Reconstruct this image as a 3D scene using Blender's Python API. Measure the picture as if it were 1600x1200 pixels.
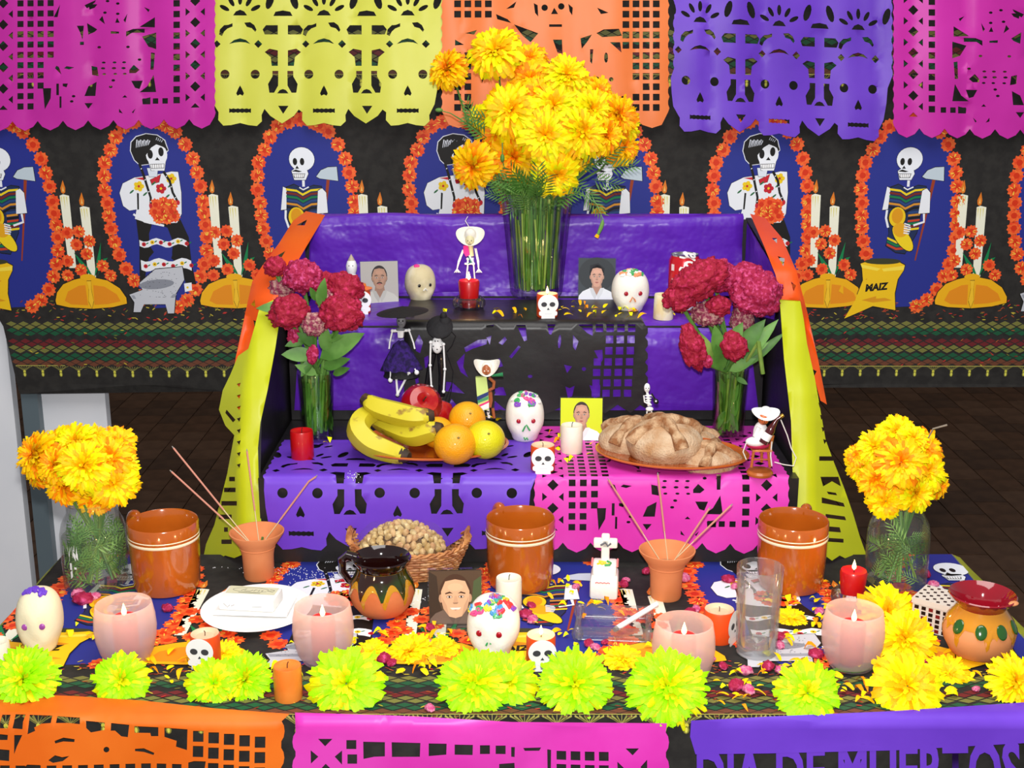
import bpy, bmesh, math, random
import numpy as np
from mathutils import Vector, Matrix, noise, Euler
from mathutils.geometry import delaunay_2d_cdt
for _o in list(bpy.data.objects): bpy.data.objects.remove(_o)
R = math.radians; PI = math.pi
rnd = random.Random(7)
COL = bpy.context.scene.collection
SC = bpy.context.scene

# ---------------------------------------------------------------- camera, world, lights, exposure
T = 0.75                      # height of the table top
CAMZ = T + 0.884; PITCH = R(15.0); FPX = 2000.0
cam_d = bpy.data.cameras.new('camera'); cam_d.sensor_width = 36; cam_d.lens = 36 * FPX / 1600; cam_d.clip_start = 0.02
cam = bpy.data.objects.new('camera', cam_d); COL.objects.link(cam)
cam.location = (0, 0, CAMZ); cam.rotation_euler = (R(90) - PITCH, 0, 0); SC.camera = cam
SC.view_settings.view_transform = 'Standard'; SC.view_settings.look = 'None'
SC.view_settings.exposure = 0.0; SC.view_settings.gamma = 1.0; SC.view_settings.use_curve_mapping = False
SC.cycles.transparent_max_bounces = 40
wd = bpy.data.worlds.new('world'); SC.world = wd; wd.use_nodes = True
wd.node_tree.nodes['Background'].inputs[0].default_value = (0.9, 0.93, 1.0, 1)
wd.node_tree.nodes['Background'].inputs[1].default_value = 0.30
def light(name, kind, loc, energy, col=(1, 1, 1), size=0.1, rot=(0, 0, 0), size_y=None):
    d = bpy.data.lights.new(name, kind); d.energy = energy; d.color = col
    if kind == 'AREA':
        d.size = size
        if size_y: d.shape = 'RECTANGLE'; d.size_y = size_y
    elif kind in ('POINT', 'SPOT'): d.shadow_soft_size = size
    if kind == 'SPOT': d.spot_size = R(80); d.spot_blend = 0.3
    o = bpy.data.objects.new(name, d); o.location = loc; o.rotation_euler = rot; COL.objects.link(o); return o
light('camera_flash', 'SPOT', (0.0, 0.02, CAMZ + 0.075), 142, (1, 0.985, 0.96), 0.018, (R(90) - PITCH + R(1.5), 0, 0))
light('overhead_fill', 'AREA', (0.2, 1.3, 2.9), 40, (1, 0.97, 0.93), 1.6, (R(14), 0, 0))  # unseen fill panel, added to even out the falloff of the flash

# ---------------------------------------------------------------- helpers
def ray(px, py):
    a = (px - 800) / FPX; b = (600 - py) / FPX
    return Vector((a, math.cos(PITCH) + b * math.sin(PITCH), -math.sin(PITCH) + b * math.cos(PITCH)))
def atz(px, py, z):
    d = ray(px, py); t = (z - CAMZ) / d.z; return Vector((d.x * t, d.y * t, z))
def aty(px, py, y):
    d = ray(px, py); t = y / d.y; return Vector((d.x * t, y, CAMZ + d.z * t))
def depth(p): return p[1] * math.cos(PITCH) - (p[2] - CAMZ) * math.sin(PITCH)
def wm(npx, p): return npx * depth(p) / FPX          # photograph pixels to metres at a place

def smooth_path(P_, n=18):
    P_ = [Vector(p) for p in P_]; fine = []
    for i in range(n + 1):
        t = i / n * (len(P_) - 1); k = min(int(t), len(P_) - 2); f = t - k
        a, b_, c_, d = P_[max(k - 1, 0)], P_[k], P_[k + 1], P_[min(k + 2, len(P_) - 1)]
        fine.append(.5 * ((2 * b_) + (c_ - a) * f + (2 * a - 5 * b_ + 4 * c_ - d) * f * f + (3 * b_ - a - 3 * c_ + d) * f ** 3))
    return fine
def s2l(c):
    if isinstance(c, str):
        c = c.lstrip('#'); c = [int(c[i:i + 2], 16) / 255 for i in (0, 2, 4)]
    return tuple(x / 12.92 if x <= 0.04045 else ((x + 0.055) / 1.055) ** 2.4 for x in c)
MATS = {}
def mat(name, col, rough=0.6, metal=0.0, spec=0.4, col2=None, nscale=30, bump=0.0, bscale=60, emit=0, coat=0, trans=0, sss=0, detail=3, ramp=(0.4, 0.6), ior=None, stretch=None, bdist=.004):
    if name in MATS: return MATS[name]
    m = bpy.data.materials.new(name); m.use_nodes = True; nt = m.node_tree; b = nt.nodes['Principled BSDF']
    c = s2l(col); b.inputs['Base Color'].default_value = (*c, 1); b.inputs['Roughness'].default_value = rough
    b.inputs['Metallic'].default_value = metal; b.inputs['Specular IOR Level'].default_value = spec
    b.inputs['Coat Weight'].default_value = coat; b.inputs['Coat Roughness'].default_value = 0.08
    b.inputs['Transmission Weight'].default_value = trans
    if ior: b.inputs['IOR'].default_value = ior
    if sss: b.inputs['Subsurface Weight'].default_value = sss; b.inputs['Subsurface Radius'].default_value = (0.012, 0.008, 0.005); b.inputs['Subsurface Scale'].default_value = 0.4
    if emit: b.inputs['Emission Color'].default_value = (*c, 1); b.inputs['Emission Strength'].default_value = emit
    tc = None
    def coords():
        nonlocal tc
        if tc is None:
            tc = nt.nodes.new('ShaderNodeTexCoord').outputs['Object']
            if stretch:
                mp = nt.nodes.new('ShaderNodeMapping'); mp.inputs['Scale'].default_value = stretch
                nt.links.new(tc, mp.inputs[0]); tc = mp.outputs[0]
        return tc
    if col2 is not None:
        n = nt.nodes.new('ShaderNodeTexNoise'); n.inputs['Scale'].default_value = nscale; n.inputs['Detail'].default_value = detail
        nt.links.new(coords(), n.inputs['Vector'])
        r = nt.nodes.new('ShaderNodeValToRGB'); r.color_ramp.elements[0].position = ramp[0]; r.color_ramp.elements[1].position = ramp[1]
        r.color_ramp.elements[0].color = (*c, 1); r.color_ramp.elements[1].color = (*s2l(col2), 1)
        nt.links.new(n.outputs[0], r.inputs[0]); nt.links.new(r.outputs[0], b.inputs['Base Color'])
    if bump:
        n = nt.nodes.new('ShaderNodeTexNoise'); n.inputs['Scale'].default_value = bscale; n.inputs['Detail'].default_value = 4
        nt.links.new(coords(), n.inputs['Vector'])
        bp = nt.nodes.new('ShaderNodeBump'); bp.inputs['Strength'].default_value = min(1, bump); bp.inputs['Distance'].default_value = bdist
        nt.links.new(n.outputs[0], bp.inputs['Height']); nt.links.new(bp.outputs[0], b.inputs['Normal'])
    MATS[name] = m; return m
def glassmat(name, tint=(1, 1, 1), refl=1.0, base=0.05, rough=0.02, frost=0.0, frostcol=(1, 1, 1)):
    """clear or frosted thin glass: see-through, reflecting more at grazing angles"""
    if name in MATS: return MATS[name]
    m = bpy.data.materials.new(name); m.use_nodes = True; nt = m.node_tree; nt.nodes.clear()
    out = nt.nodes.new('ShaderNodeOutputMaterial'); tr = nt.nodes.new('ShaderNodeBsdfTransparent'); tr.inputs[0].default_value = (*tint, 1)
    gl = nt.nodes.new('ShaderNodeBsdfGlossy'); gl.inputs['Roughness'].default_value = rough
    lw = nt.nodes.new('ShaderNodeLayerWeight'); lw.inputs[0].default_value = 0.28
    mr = nt.nodes.new('ShaderNodeMapRange'); mr.inputs['To Min'].default_value = base; mr.inputs['To Max'].default_value = refl
    nt.links.new(lw.outputs['Fresnel'], mr.inputs['Value'])
    mx = nt.nodes.new('ShaderNodeMixShader'); nt.links.new(mr.outputs[0], mx.inputs[0])
    src = tr.outputs[0]
    if frost:
        d = nt.nodes.new('ShaderNodeBsdfDiffuse'); d.inputs[0].default_value = (*frostcol, 1)
        t2 = nt.nodes.new('ShaderNodeBsdfTranslucent'); t2.inputs[0].default_value = (*frostcol, 1)
        m1 = nt.nodes.new('ShaderNodeMixShader'); m1.inputs[0].default_value = 0.55
        nt.links.new(d.outputs[0], m1.inputs[1]); nt.links.new(t2.outputs[0], m1.inputs[2])
        m2 = nt.nodes.new('ShaderNodeMixShader'); m2.inputs[0].default_value = frost
        nt.links.new(tr.outputs[0], m2.inputs[1]); nt.links.new(m1.outputs[0], m2.inputs[2]); src = m2.outputs[0]
    nt.links.new(src, mx.inputs[1]); nt.links.new(gl.outputs[0], mx.inputs[2]); nt.links.new(mx.outputs[0], out.inputs[0])
    MATS[name] = m; return m
def flat(col, rough=0.55, spec=0.3):
    return mat('print_' + col.strip('#'), col, rough, spec=spec)

class MB:
    def __init__(s): s.v = []; s.f = []; s.mi = []; s.mats = []
    def slot(s, m):
        if m not in s.mats: s.mats.append(m)
        return s.mats.index(m)
    def add(s, vs, fs, m=None, M=None):
        k = len(s.v)
        if M is not None: vs = [M @ Vector(v) for v in vs]
        s.v.extend([tuple(v) for v in vs]); s.f.extend([tuple(i + k for i in f) for f in fs])
        i = s.slot(m) if m is not None else 0
        s.mi.extend([i] * len(fs)); return s
    def box(s, c, d, m=None, M=None, rot=None):
        x, y, z = [q / 2 for q in d]
        vs = [Vector((sx * x, sy * y, sz * z)) for sx in (-1, 1) for sy in (-1, 1) for sz in (-1, 1)]
        if rot is not None: vs = [rot @ v for v in vs]
        vs = [v + Vector(c) for v in vs]
        return s.add(vs, [(0, 1, 3, 2), (4, 6, 7, 5), (0, 4, 5, 1), (2, 3, 7, 6), (0, 2, 6, 4), (1, 5, 7, 3)], m, M)
    def lathe(s, prof, n=32, m=None, M=None, cap0=False, cap1=False, sx=1, sy=1, wob=0):
        vs = []; fs = []
        for r, z in prof:
            for i in range(n):
                a = 2 * PI * i / n; q = r * (1 + wob * math.sin(3 * a + z * 40))
                vs.append((q * math.cos(a) * sx, q * math.sin(a) * sy, z))
        for j in range(len(prof) - 1):
            for i in range(n):
                k = (i + 1) % n; fs.append((j * n + i, j * n + k, (j + 1) * n + k, (j + 1) * n + i))
        if cap0: fs.append(tuple(range(n - 1, -1, -1)))
        if cap1: fs.append(tuple((len(prof) - 1) * n + i for i in range(n)))
        return s.add(vs, fs, m, M)
    def tube(s, pts, r, n=8, m=None, M=None, caps=True):
        pts = [Vector(p) for p in pts]; L = len(pts)
        rs = r if isinstance(r, (list, tuple)) else [r] * L
        vs = []; fs = []; up = None
        for i, p in enumerate(pts):
            d = (pts[min(i + 1, L - 1)] - pts[max(i - 1, 0)])
            d = d.normalized() if d.length > 1e-9 else Vector((0, 0, 1))
            if up is None: up = Vector((0, 0, 1)) if abs(d.z) < 0.9 else Vector((1, 0, 0))
            a = d.cross(up)
            if a.length < 1e-5: a = d.orthogonal()
            a.normalize(); b = d.cross(a).normalized(); up = -b if False else a.cross(d)
            for k in range(n):
                t = 2 * PI * k / n; vs.append(p + (a * math.cos(t) + b * math.sin(t)) * rs[i])
        for i in range(L - 1):
            for k in range(n):
                j = (k + 1) % n; fs.append((i * n + k, i * n + j, (i + 1) * n + j, (i + 1) * n + k))
        if caps: fs.append(tuple(range(n - 1, -1, -1))); fs.append(tuple((L - 1) * n + k for k in range(n)))
        return s.add(vs, fs, m, M)
    def ball(s, c, r, m=None, n=12, k=8, M=None, rot=None, fn=None):
        r = r if isinstance(r, (list, tuple)) else (r, r, r); vs = []; fs = []
        for j in range(k + 1):
            ph = PI * j / k
            for i in range(n):
                t = 2 * PI * i / n
                u = Vector((math.sin(ph) * math.cos(t), math.sin(ph) * math.sin(t), math.cos(ph)))
                q = fn(u) if fn else 1.0
                w = Vector((u.x * r[0] * q, u.y * r[1] * q, u.z * r[2] * q))
                if rot is not None: w = rot @ w
                vs.append(w + Vector(c))
        for j in range(k):
            for i in range(n):
                a = (i + 1) % n; fs.append((j * n + i, (j + 1) * n + i, (j + 1) * n + a, j * n + a))
        return s.add(vs, fs, m, M)
    def build(s, name, parent=None, m=None, smooth=True, sharp=35):
        me = bpy.data.meshes.new(name); me.from_pydata(s.v, [], s.f)
        for q in (s.mats or ([m] if m else [])): me.materials.append(q)
        if len(s.mats) > 1: me.polygons.foreach_set('material_index', s.mi)
        if smooth:
            me.polygons.foreach_set('use_smooth', [True] * len(s.f))
            if sharp: me.set_sharp_from_angle(angle=R(sharp))
        me.validate(); me.update()
        return link(name, me, parent)
def link(name, me, parent=None):
    o = bpy.data.objects.new(name, me); COL.objects.link(o)
    if parent is not None: o.parent = parent
    return o
def tag(o, label=None, cat=None, group=None, kind=None):
    for k, v in (('label', label), ('category', cat), ('group', group), ('kind', kind)):
        if v: o[k] = v
    return o
def thing(name, loc, label, cat, group=None, rz=0, rot=None, scale=1):
    o = bpy.data.objects.new(name, None); COL.objects.link(o); o.empty_display_size = 0.01
    o.location = loc; o.rotation_euler = rot or (0, 0, rz); o.scale = (scale,) * 3
    return tag(o, label, cat, group)
def copy_tree(o, parent=None):
    c = o.copy(); COL.objects.link(c)
    if parent is not None: c.parent = parent
    for ch in list(o.children): copy_tree(ch, c)
    return c
def kids(o): return list(o.children)

# ---- flat cut shapes
def ell(cx, cy, rx, ry=None, n=18, rot=0, a0=0, a1=360):
    ry = rx if ry is None else ry; o = []; full = abs(a1 - a0) >= 360
    for i in range(n if full else n + 1):
        a = R(a0 + (a1 - a0) * i / n); x = rx * math.cos(a); y = ry * math.sin(a); c = math.cos(R(rot)); s_ = math.sin(R(rot))
        o.append((cx + x * c - y * s_, cy + x * s_ + y * c))
    return o
def rect(x0, y0, x1, y1): return [(x0, y0), (x1, y0), (x1, y1), (x0, y1)]
def sq(cx, cy, w, h=None): h = h or w; return rect(cx - w / 2, cy - h / 2, cx + w / 2, cy + h / 2)
def dia(cx, cy, w, h=None): h = h or w; return [(cx, cy - h), (cx + w, cy), (cx, cy + h), (cx - w, cy)]
def line(pts, w):
    """thick stroke as a polygon; w may be one width or (start, end)"""
    w0, w1 = w if isinstance(w, tuple) else (w, w); L = []; Rr = []; n = len(pts)
    for i, p in enumerate(pts):
        a = pts[max(i - 1, 0)]; b = pts[min(i + 1, n - 1)]; dx, dy = b[0] - a[0], b[1] - a[1]; l = math.hypot(dx, dy) or 1
        q = (w0 + (w1 - w0) * i / (n - 1)) / 2; L.append((p[0] - dy / l * q, p[1] + dx / l * q)); Rr.append((p[0] + dy / l * q, p[1] - dx / l * q))
    return L + Rr[::-1]
def inpoly(P, poly):
    x, y = P[:, 0], P[:, 1]; q = np.array(poly); n = len(q); ins = np.zeros(len(P), bool); j = n - 1
    for i in range(n):
        c = ((q[i, 1] > y) != (q[j, 1] > y))
        with np.errstate(divide='ignore', invalid='ignore'):
            t = (q[j, 0] - q[i, 0]) * (y - q[i, 1]) / (q[j, 1] - q[i, 1]) + q[i, 0]
        ins ^= c & (x < t); j = i
    return ins
def cut(outline, holes, step):
    """triangulate an outline with holes, with a grid of inner points so that it can bend; returns verts2d, tris"""
    pts = []; edges = []
    def ring(p):
        k = len(pts); pts.extend(p); edges.extend([(k + i, k + (i + 1) % len(p)) for i in range(len(p))])
    ring(outline)
    for h in holes: ring(h)
    if step:
        xs = [p[0] for p in outline]; ys = [p[1] for p in outline]
        g = np.array([(x, y) for x in np.arange(min(xs) + step / 2, max(xs), step) for y in np.arange(min(ys) + step / 2, max(ys), step)])
        if len(g):
            ok = inpoly(g, outline); pts.extend([tuple(p) for p in g[ok]])
    vo, eo, fo, *_ = delaunay_2d_cdt([Vector(p) for p in pts], edges, [], 0, 1e-5)
    V = np.array([(v.x, v.y) for v in vo]); Fc = np.array(fo)
    C = V[Fc].mean(axis=1); ok = inpoly(C, outline)
    for h in holes:
        hh = np.array(h); bb = (C[:, 0] >= hh[:, 0].min()) & (C[:, 0] <= hh[:, 0].max()) & (C[:, 1] >= hh[:, 1].min()) & (C[:, 1] <= hh[:, 1].max()) & ok
        idx = np.nonzero(bb)[0]
        if len(idx): ok[idx[inpoly(C[idx], h)]] = False
    return V, Fc[ok]
def sheet(name, outline, holes, step, fn, m, parent=None, thick=0.0):
    V, Fc = cut(outline, holes, step)
    vs = [tuple(fn(x, y)) for x, y in V]
    me = bpy.data.meshes.new(name); me.from_pydata(vs, [], [tuple(int(i) for i in f) for f in Fc]); me.materials.append(m)
    me.polygons.foreach_set('use_smooth', [True] * len(Fc)); me.validate(); me.update()
    o = link(name, me, parent)
    if thick:
        md = o.modifiers.new('thickness', 'SOLIDIFY'); md.thickness = thick; md.offset = 0
    return o
class Print:
    """flat printed shapes on a cloth or card: polygons in (x, y), laid in layers over a surface function"""
    def __init__(s, fn, gap=0.00012): s.fn = fn; s.gap = gap; s.mb = MB(); s.n = 0
    def poly(s, p, col, lay=0, step=None, m=None):
        m = m or flat(col)
        V, Fc = cut(p, [], step)
        s.mb.add([s.fn(x, y, 0.0004 + lay * s.gap) for x, y in V], [tuple(int(i) for i in f) for f in Fc], m)
    def fan(s, c, ring, col, lay=0, m=None):
        m = m or flat(col); n = len(ring)
        s.mb.add([s.fn(x, y, 0.0004 + lay * s.gap) for x, y in [c] + ring], [(0, i + 1, (i + 1) % n + 1) for i in range(n)], m)
    def el(s, cx, cy, rx, ry=None, col='#ffffff', lay=0, rot=0, n=16): s.fan((cx, cy), ell(cx, cy, rx, ry, n, rot), col, lay)
def glyphs(text, size, sx=1.0, bold=0.0, slant=0.0):
    """filled lettering as (verts, faces) lying in the xy plane, left aligned on the origin"""
    cu = bpy.data.curves.new('lettering', 'FONT'); cu.body = text; cu.size = size; cu.offset = bold; cu.shear = slant; cu.resolution_u = 3
    o = bpy.data.objects.new('lettering', cu); COL.objects.link(o); dg = bpy.context.evaluated_depsgraph_get()
    me = o.evaluated_get(dg).to_mesh(); vs = [(v.co.x * sx, v.co.y, 0) for v in me.vertices]; fs = [tuple(p.vertices) for p in me.polygons]
    bpy.data.objects.remove(o); bpy.data.curves.remove(cu); return vs, fs

# ---------------------------------------------------------------- the room
YW = 3.0; FRONT = 1.562; BACK = 2.125; TX0, TX1 = -0.80, 0.785
def structure(o, label=None): return tag(o, label, None, None, 'structure')
grout = mat('floor_joint', '#1a110c', 0.85)
fl = MB(); fl.box((0, 4, -0.012), (9, 9, 0.02), grout); floor = structure(fl.build('floor', smooth=False), 'dark floor joints')
tile_m = [mat('floor_tile_%d' % i, c, 0.42, col2=c2, nscale=14, spec=0.35) for i, (c, c2) in enumerate([('#563c29', '#644631'), ('#4d3728', '#5a412f'), ('#5e4330', '#6a4d38')])]
tmesh = []
for i in range(3):
    b = MB(); b.box((0, 0, 0), (0.121, 0.245, 0.01), tile_m[i]); tmesh.append(b.build('floor_tile', smooth=False))
for o in tmesh: bpy.data.objects.remove(o)
tmesh = [me for me in bpy.data.meshes if me.name.startswith('floor_tile')]
seen = []; rest = MB()
for ix in range(-26, 27):
    for iy in range(0, 30):
        x = ix * 0.125; y = 0.3 + iy * 0.249 + (0.12 if ix % 2 else 0)
        q = Vector((x, y, 0)); d = depth(q); px = 800 + x * FPX / d
        zc = (q.y * math.sin(PITCH) + (q.z - CAMZ) * math.cos(PITCH)); py = 600 - FPX * zc / d
        vis = (600 < py < 900) and ((150 < px < 400) or (1290 < px < 1620)) and y > 2.2
        if vis and len(seen) < 300: seen.append((x, y))
        else: rest.box((x, y, 0.001), (0.121, 0.245, 0.01), tile_m[(ix * 7 + iy * 3) % 3])
for i, (x, y) in enumerate(seen):
    o = link('floor_tile', tmesh[(i * 7) % 3], floor); o.location = (x, y, 0.001 + 0.0006 * rnd.random())
tag(rest.build('floor_tiles', floor, smooth=False), None, None, None, 'stuff')
wb = MB(); wb.box((0, 7.85, 1.5), (9, 0.1, 3.0), mat('back_wall_paint', '#3a3230', 0.9)); structure(wb.build('wall_back', smooth=False))
# display partition of white panels on a grey steel frame, behind the printed cloth
panel_m = mat('white_laminate', '#f4f5fa', 0.55, col2='#eef0f6', nscale=5); steel_m = mat('grey_steel', '#5f6d74', 0.4, spec=0.5)
pt = thing('display_partition', (0, 0, 0), 'white display partition panel with a grey steel post behind the printed cloth', 'partition')
b = MB(); b.box((-1.72, 3.05, 1.0), (0.98, 0.03, 1.98), panel_m); b.build('panel', pt, smooth=False)
b = MB(); b.box((-1.10, 3.06, 0.43), (0.19, 0.03, 0.85), panel_m); b.build('panel', pt, smooth=False)
b = MB(); b.box((-1.182, 3.04, 1.0), (0.040, 0.045, 2.0), steel_m); b.build('post', pt, smooth=False)
b = MB(); b.box((0.25, 3.06, 1.96), (4.2, 0.04, 0.04), steel_m); b.build('top_rail', pt, smooth=False)
b = MB(); b.box((2.1, 3.06, 1.0), (0.045, 0.045, 2.0), steel_m); b.build('post', pt, smooth=False)
b = MB(); b.box((0.47, 3.045, 0.88), (3.2, 0.02, 0.04), mat('dark_rail', '#14100f', 0.8)); b.build('lower_rail', pt, smooth=False)

# ---------------------------------------------------------------- the cloth print
SW = FPX / depth(aty(800, 400, YW))
ZT = aty(800, 572, YW).z
_zc = {}
def vz(py):
    k = round(py, 2)
    if k not in _zc: _zc[k] = aty(800, py, YW).z - ZT
    return _zc[k]
ORG, YEL, GRN, RED, BLK, WHT = '#f04a1c', '#f2cc1a', '#0f7a45', '#c81f2e', '#171412', '#eef0f6'
orange_m = mat('print_garland_orange', '#ee4416', 0.6, col2='#f9702c', nscale=120)
def draw_cloth(P, men, women, candles, u0, u1, bands=(0,), clipv=None):
    r = random.Random(3)
    def cv(cx, sc, oy):           # a converter from traced units to cloth metres around a centre
        return lambda x, y, uc: (uc + (x - cx) / sc / SW, vz(oy + y / sc))
    W = cv(655, 2.728, 180); M = cv(628, 2.727, 180); C = cv(375, 2.728, 180)
    def pp(k, uc, pts, col, lay, out=0, step=None):
        q = [k(x, y, uc) for x, y in pts]
        if out:
            cx = sum(a for a, _ in q) / len(q); cy = sum(b for _, b in q) / len(q)
            e = []
            for a, b_ in q:
                l = math.hypot(a - cx, b_ - cy) or 1; e.append((a + (a - cx) / l * out * 0.0011, b_ + (b_ - cy) / l * out * 0.0011))
            P.poly(e, BLK, lay - 1)
        P.poly(q, col, lay, step)
    def flower(u, v, s=0.0165, lay=3, sparks=True):
        ring = []; n = 22; a0 = r.random() * 6
        for i in range(n):
            q = s * (0.86 + 0.22 * (i % 2) + 0.06 * r.random()); a = a0 + 2 * PI * i / n; ring.append((u + q * math.cos(a), v + q * math.sin(a)))
        P.fan((u, v), ring, '', lay, orange_m); P.el(u, v, s * .45, None, '#d8330e', lay + 1, n=8)
        if sparks and r.random() < .55:
            for k in range(4):
                a = r.random() * 6; l = s * .5; x = u + l * math.cos(a); y = v + l * math.sin(a)
                P.poly(line([(x - l * .5 * math.cos(a), y - l * .5 * math.sin(a)), (x + l * .5 * math.cos(a), y + l * .5 * math.sin(a))], .0016), '#ffd24a', lay + 2)
    left = [(525, 93), (500, 148), (472, 202), (465, 258), (462, 318), (470, 374), (472, 428), (477, 482), (487, 538), (503, 592), (527, 652), (558, 702)]
    right = [(770, 70), (808, 125), (836, 186), (850, 245), (861, 303), (868, 367), (869, 417), (873, 467), (876, 520), (871, 577), (858, 634), (841, 686), (815, 742), (777, 787), (735, 815)]
    top = [(560, 48), (605, 28), (655, 18), (705, 30), (735, 45)]
    for uc in men + women:
        k = W; pts = [k(655 + (a - 655) * .97, b_, uc) for a, b_ in left] + [k(a, b_, uc) for a, b_ in [(590, 760), (640, 820)]] + [k(a, b_, uc) for a, b_ in right[::-1]] + [k(a, b_, uc) for a, b_ in top[::-1]]
        P.poly(pts, '#26308c', 1, 0.03)
        man = uc in men
        for a, b_ in left + right + top + ([(600, 800), (580, 760)] if man else [(600, 760)]): flower(*k(a, b_, uc))
    for uc in women:
        k = W
        skin, o = '#f3f5fb', 1
        pp(k, uc, [(585, 445), (770, 445), (800, 520), (806, 640), (820, 720), (580, 715), (590, 560)], BLK, 4)
        for y0, h in ((530, 26), (615, 42)):
            xs = np.linspace(592, 790 if y0 < 600 else 804, 12)
            pp(k, uc, [(x, y0 + 8 * math.sin(i * 1.2)) for i, x in enumerate(xs)] + [(x, y0 + h + 8 * math.sin(i * 1.2)) for i, x in reversed(list(enumerate(xs)))], WHT, 5)
            for i, x in enumerate(xs[1::2]):
                u, v = k(x, y0 + h * .5 + 6 * math.sin((2 * i + 1) * 1.2), uc); P.el(u, v, .0052, None, [RED, YEL, RED][i % 3], 6, n=7); P.el(u, v, .0018, None, '#7a1010', 7, n=6)
                P.el(u + .008, v + .002, .004, .0015, GRN, 6, 30, 6)
        pp(k, uc, [(540, 290), (590, 265), (640, 258), (700, 250), (745, 240), (772, 242), (780, 330), (776, 420), (755, 458), (640, 462), (580, 440), (590, 400), (560, 405), (535, 385), (524, 330)], WHT, 5, 1)
        pp(k, uc, [(596, 330), (604, 332), (600, 400), (593, 402)], BLK, 6)
        for a, b_, c1 in ((606, 302, YEL), (697, 312, RED), (742, 270, YEL)):
            for t in range(5):
                u, v = k(a + 13 * math.cos(t * 1.257), b_ + 13 * math.sin(t * 1.257), uc); P.el(u, v, .0055, None, c1, 6, n=7)
            u, v = k(a, b_, uc); P.el(u, v, .003, None, RED if c1 == YEL else YEL, 7, n=7)
        for a, b_ in ((575, 325), (630, 335), (722, 345), (668, 290), (735, 300)):
            u, v = k(a, b_, uc); P.el(u, v, .007, .0022, '#2b6b3f', 6, 40, 7)
        pp(k, uc, [(655, 275), (700, 252), (690, 285), (660, 292)], RED, 6, 1); pp(k, uc, [(590, 268), (640, 262), (628, 276)], RED, 6)
        pp(k, uc, [(645, 225), (690, 225), (684, 262), (652, 262)], '#dfe6f2', 6, 1)
        hr = [(618, 212), (596, 190), (583, 152), (588, 115), (610, 92), (650, 80), (695, 86), (724, 108), (735, 150), (700, 190), (650, 208)]
        pp(k, uc, [(655 + (x - 655) * 1.05, 155 + (y - 155) * 1.05) for x, y in hr], '#e9ecf5', 5); pp(k, uc, hr, BLK, 6)
        P.el(*k(688, 168, uc), .0245, .0265, skin, 7, n=20); pp(k, uc, [(652, 195), (724, 195), (716, 236), (662, 236)], skin, 7, 1)
        pp(k, uc, [(622, 200), (632, 130), (665, 95), (715, 98), (738, 150), (715, 134), (690, 124), (668, 138), (648, 165)], BLK, 8)
        for a in range(8): P.poly(line([k(606 + a * 7, 138 - a * 1.5, uc), k(612 + a * 7.5, 104 + 4 * (a % 2), uc)], (.0012, .0028)), '#dfe3ee', 8)
        for a in range(4): P.poly(line([k(690 + a * 7, 106 + a * 3, uc), k(695 + a * 7, 94 + a * 4, uc)], .0016), '#c9cedb', 9)
        P.el(*k(662, 166, uc), .0062, .0105, BLK, 8, n=12); P.el(*k(707, 156, uc), .0062, .0105, BLK, 8, n=12)
        pp(k, uc, [(690, 178), (700, 192), (680, 192)], BLK, 8)
        pp(k, uc, [(658, 208), (718, 206), (716, 226), (662, 228)], BLK, 8); pp(k, uc, [(660, 210), (716, 208), (714, 224), (664, 226)], '#fbfbfd', 9)
        for a in range(668, 712, 9): P.poly(line([k(a, 209, uc), k(a, 226, uc)], .0009), BLK, 10)
        for q in ([(615, 205), (628, 250), (640, 300), (652, 350), (650, 385)], [(712, 240), (735, 280), (745, 330), (765, 372)]):
            P.poly(line([k(a, b_, uc) for a, b_ in q], (.006, .005)), BLK, 8)
            for j in range(len(q) - 1): P.el(*k((q[j][0] + q[j + 1][0]) / 2, (q[j][1] + q[j + 1][1]) / 2, uc), .002, .0012, WHT, 9, 40, 6)
            P.el(*k(*q[-1], uc), .004, .006, RED, 9, n=7)
        P.poly(line([k(575, 420, uc), k(620, 452, uc), k(700, 470, uc)], .005), WHT, 7)
        for a, b_ in ((670, 380), (705, 372), (738, 380), (665, 410), (700, 405), (735, 410), (680, 438), (715, 440), (745, 430), (700, 420)): flower(*k(a, b_, uc), .0135, 8)
        g = '#c6c8d0'
        pp(k, uc, [(650, 655), (765, 645), (770, 700), (730, 760), (718, 842), (692, 842), (684, 803), (592, 803), (575, 836), (545, 836), (552, 795), (533, 762), (590, 742), (580, 712)], g, 9, 2)
        pp(k, uc, [(540, 765), (735, 760), (725, 775), (548, 780)], '#9a9da8', 10)
        P.poly([k(x, y, uc) for x, y in ell(652, 718, 75, 20, 18, -5)], '#8a8d98', 10)
        for j in range(60): P.el(*k(560 + 180 * r.random(), 665 + 110 * r.random(), uc), .0012, .0007, '#4a4c55', 11, n=5)
        pp(k, uc, [(768, 716), (800, 712), (800, 745), (770, 752)], WHT, 5); P.el(*k(782, 733, uc), .003, .003, YEL, 6, n=6)
    for uc in men:
        k = M; skin = '#f1f4fb'
        P.poly(line([k(735, 270, uc), k(715, 420, uc), k(685, 620, uc)], (.0075, .003)), '#9a3b1c', 4)
        pp(k, uc, [(685, 262), (705, 235), (735, 222), (772, 220), (776, 280), (700, 270)], '#c4d2dc', 6, 1.5)
        pp(k, uc, [(582, 238), (600, 225), (645, 228), (652, 250), (640, 276), (592, 276)], skin, 7, 1); P.el(*k(627, 188, uc), .0305, .0285, BLK, 6, n=24); P.el(*k(627, 188, uc), .0295, .0275, skin, 7, n=24)
        P.el(*k(598, 198, uc), .0052, .0085, BLK, 9, n=12); P.el(*k(628, 198, uc), .0052, .0085, BLK, 9, n=12)
        pp(k, uc, [(606, 215), (614, 228), (598, 228)], BLK, 9)
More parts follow.
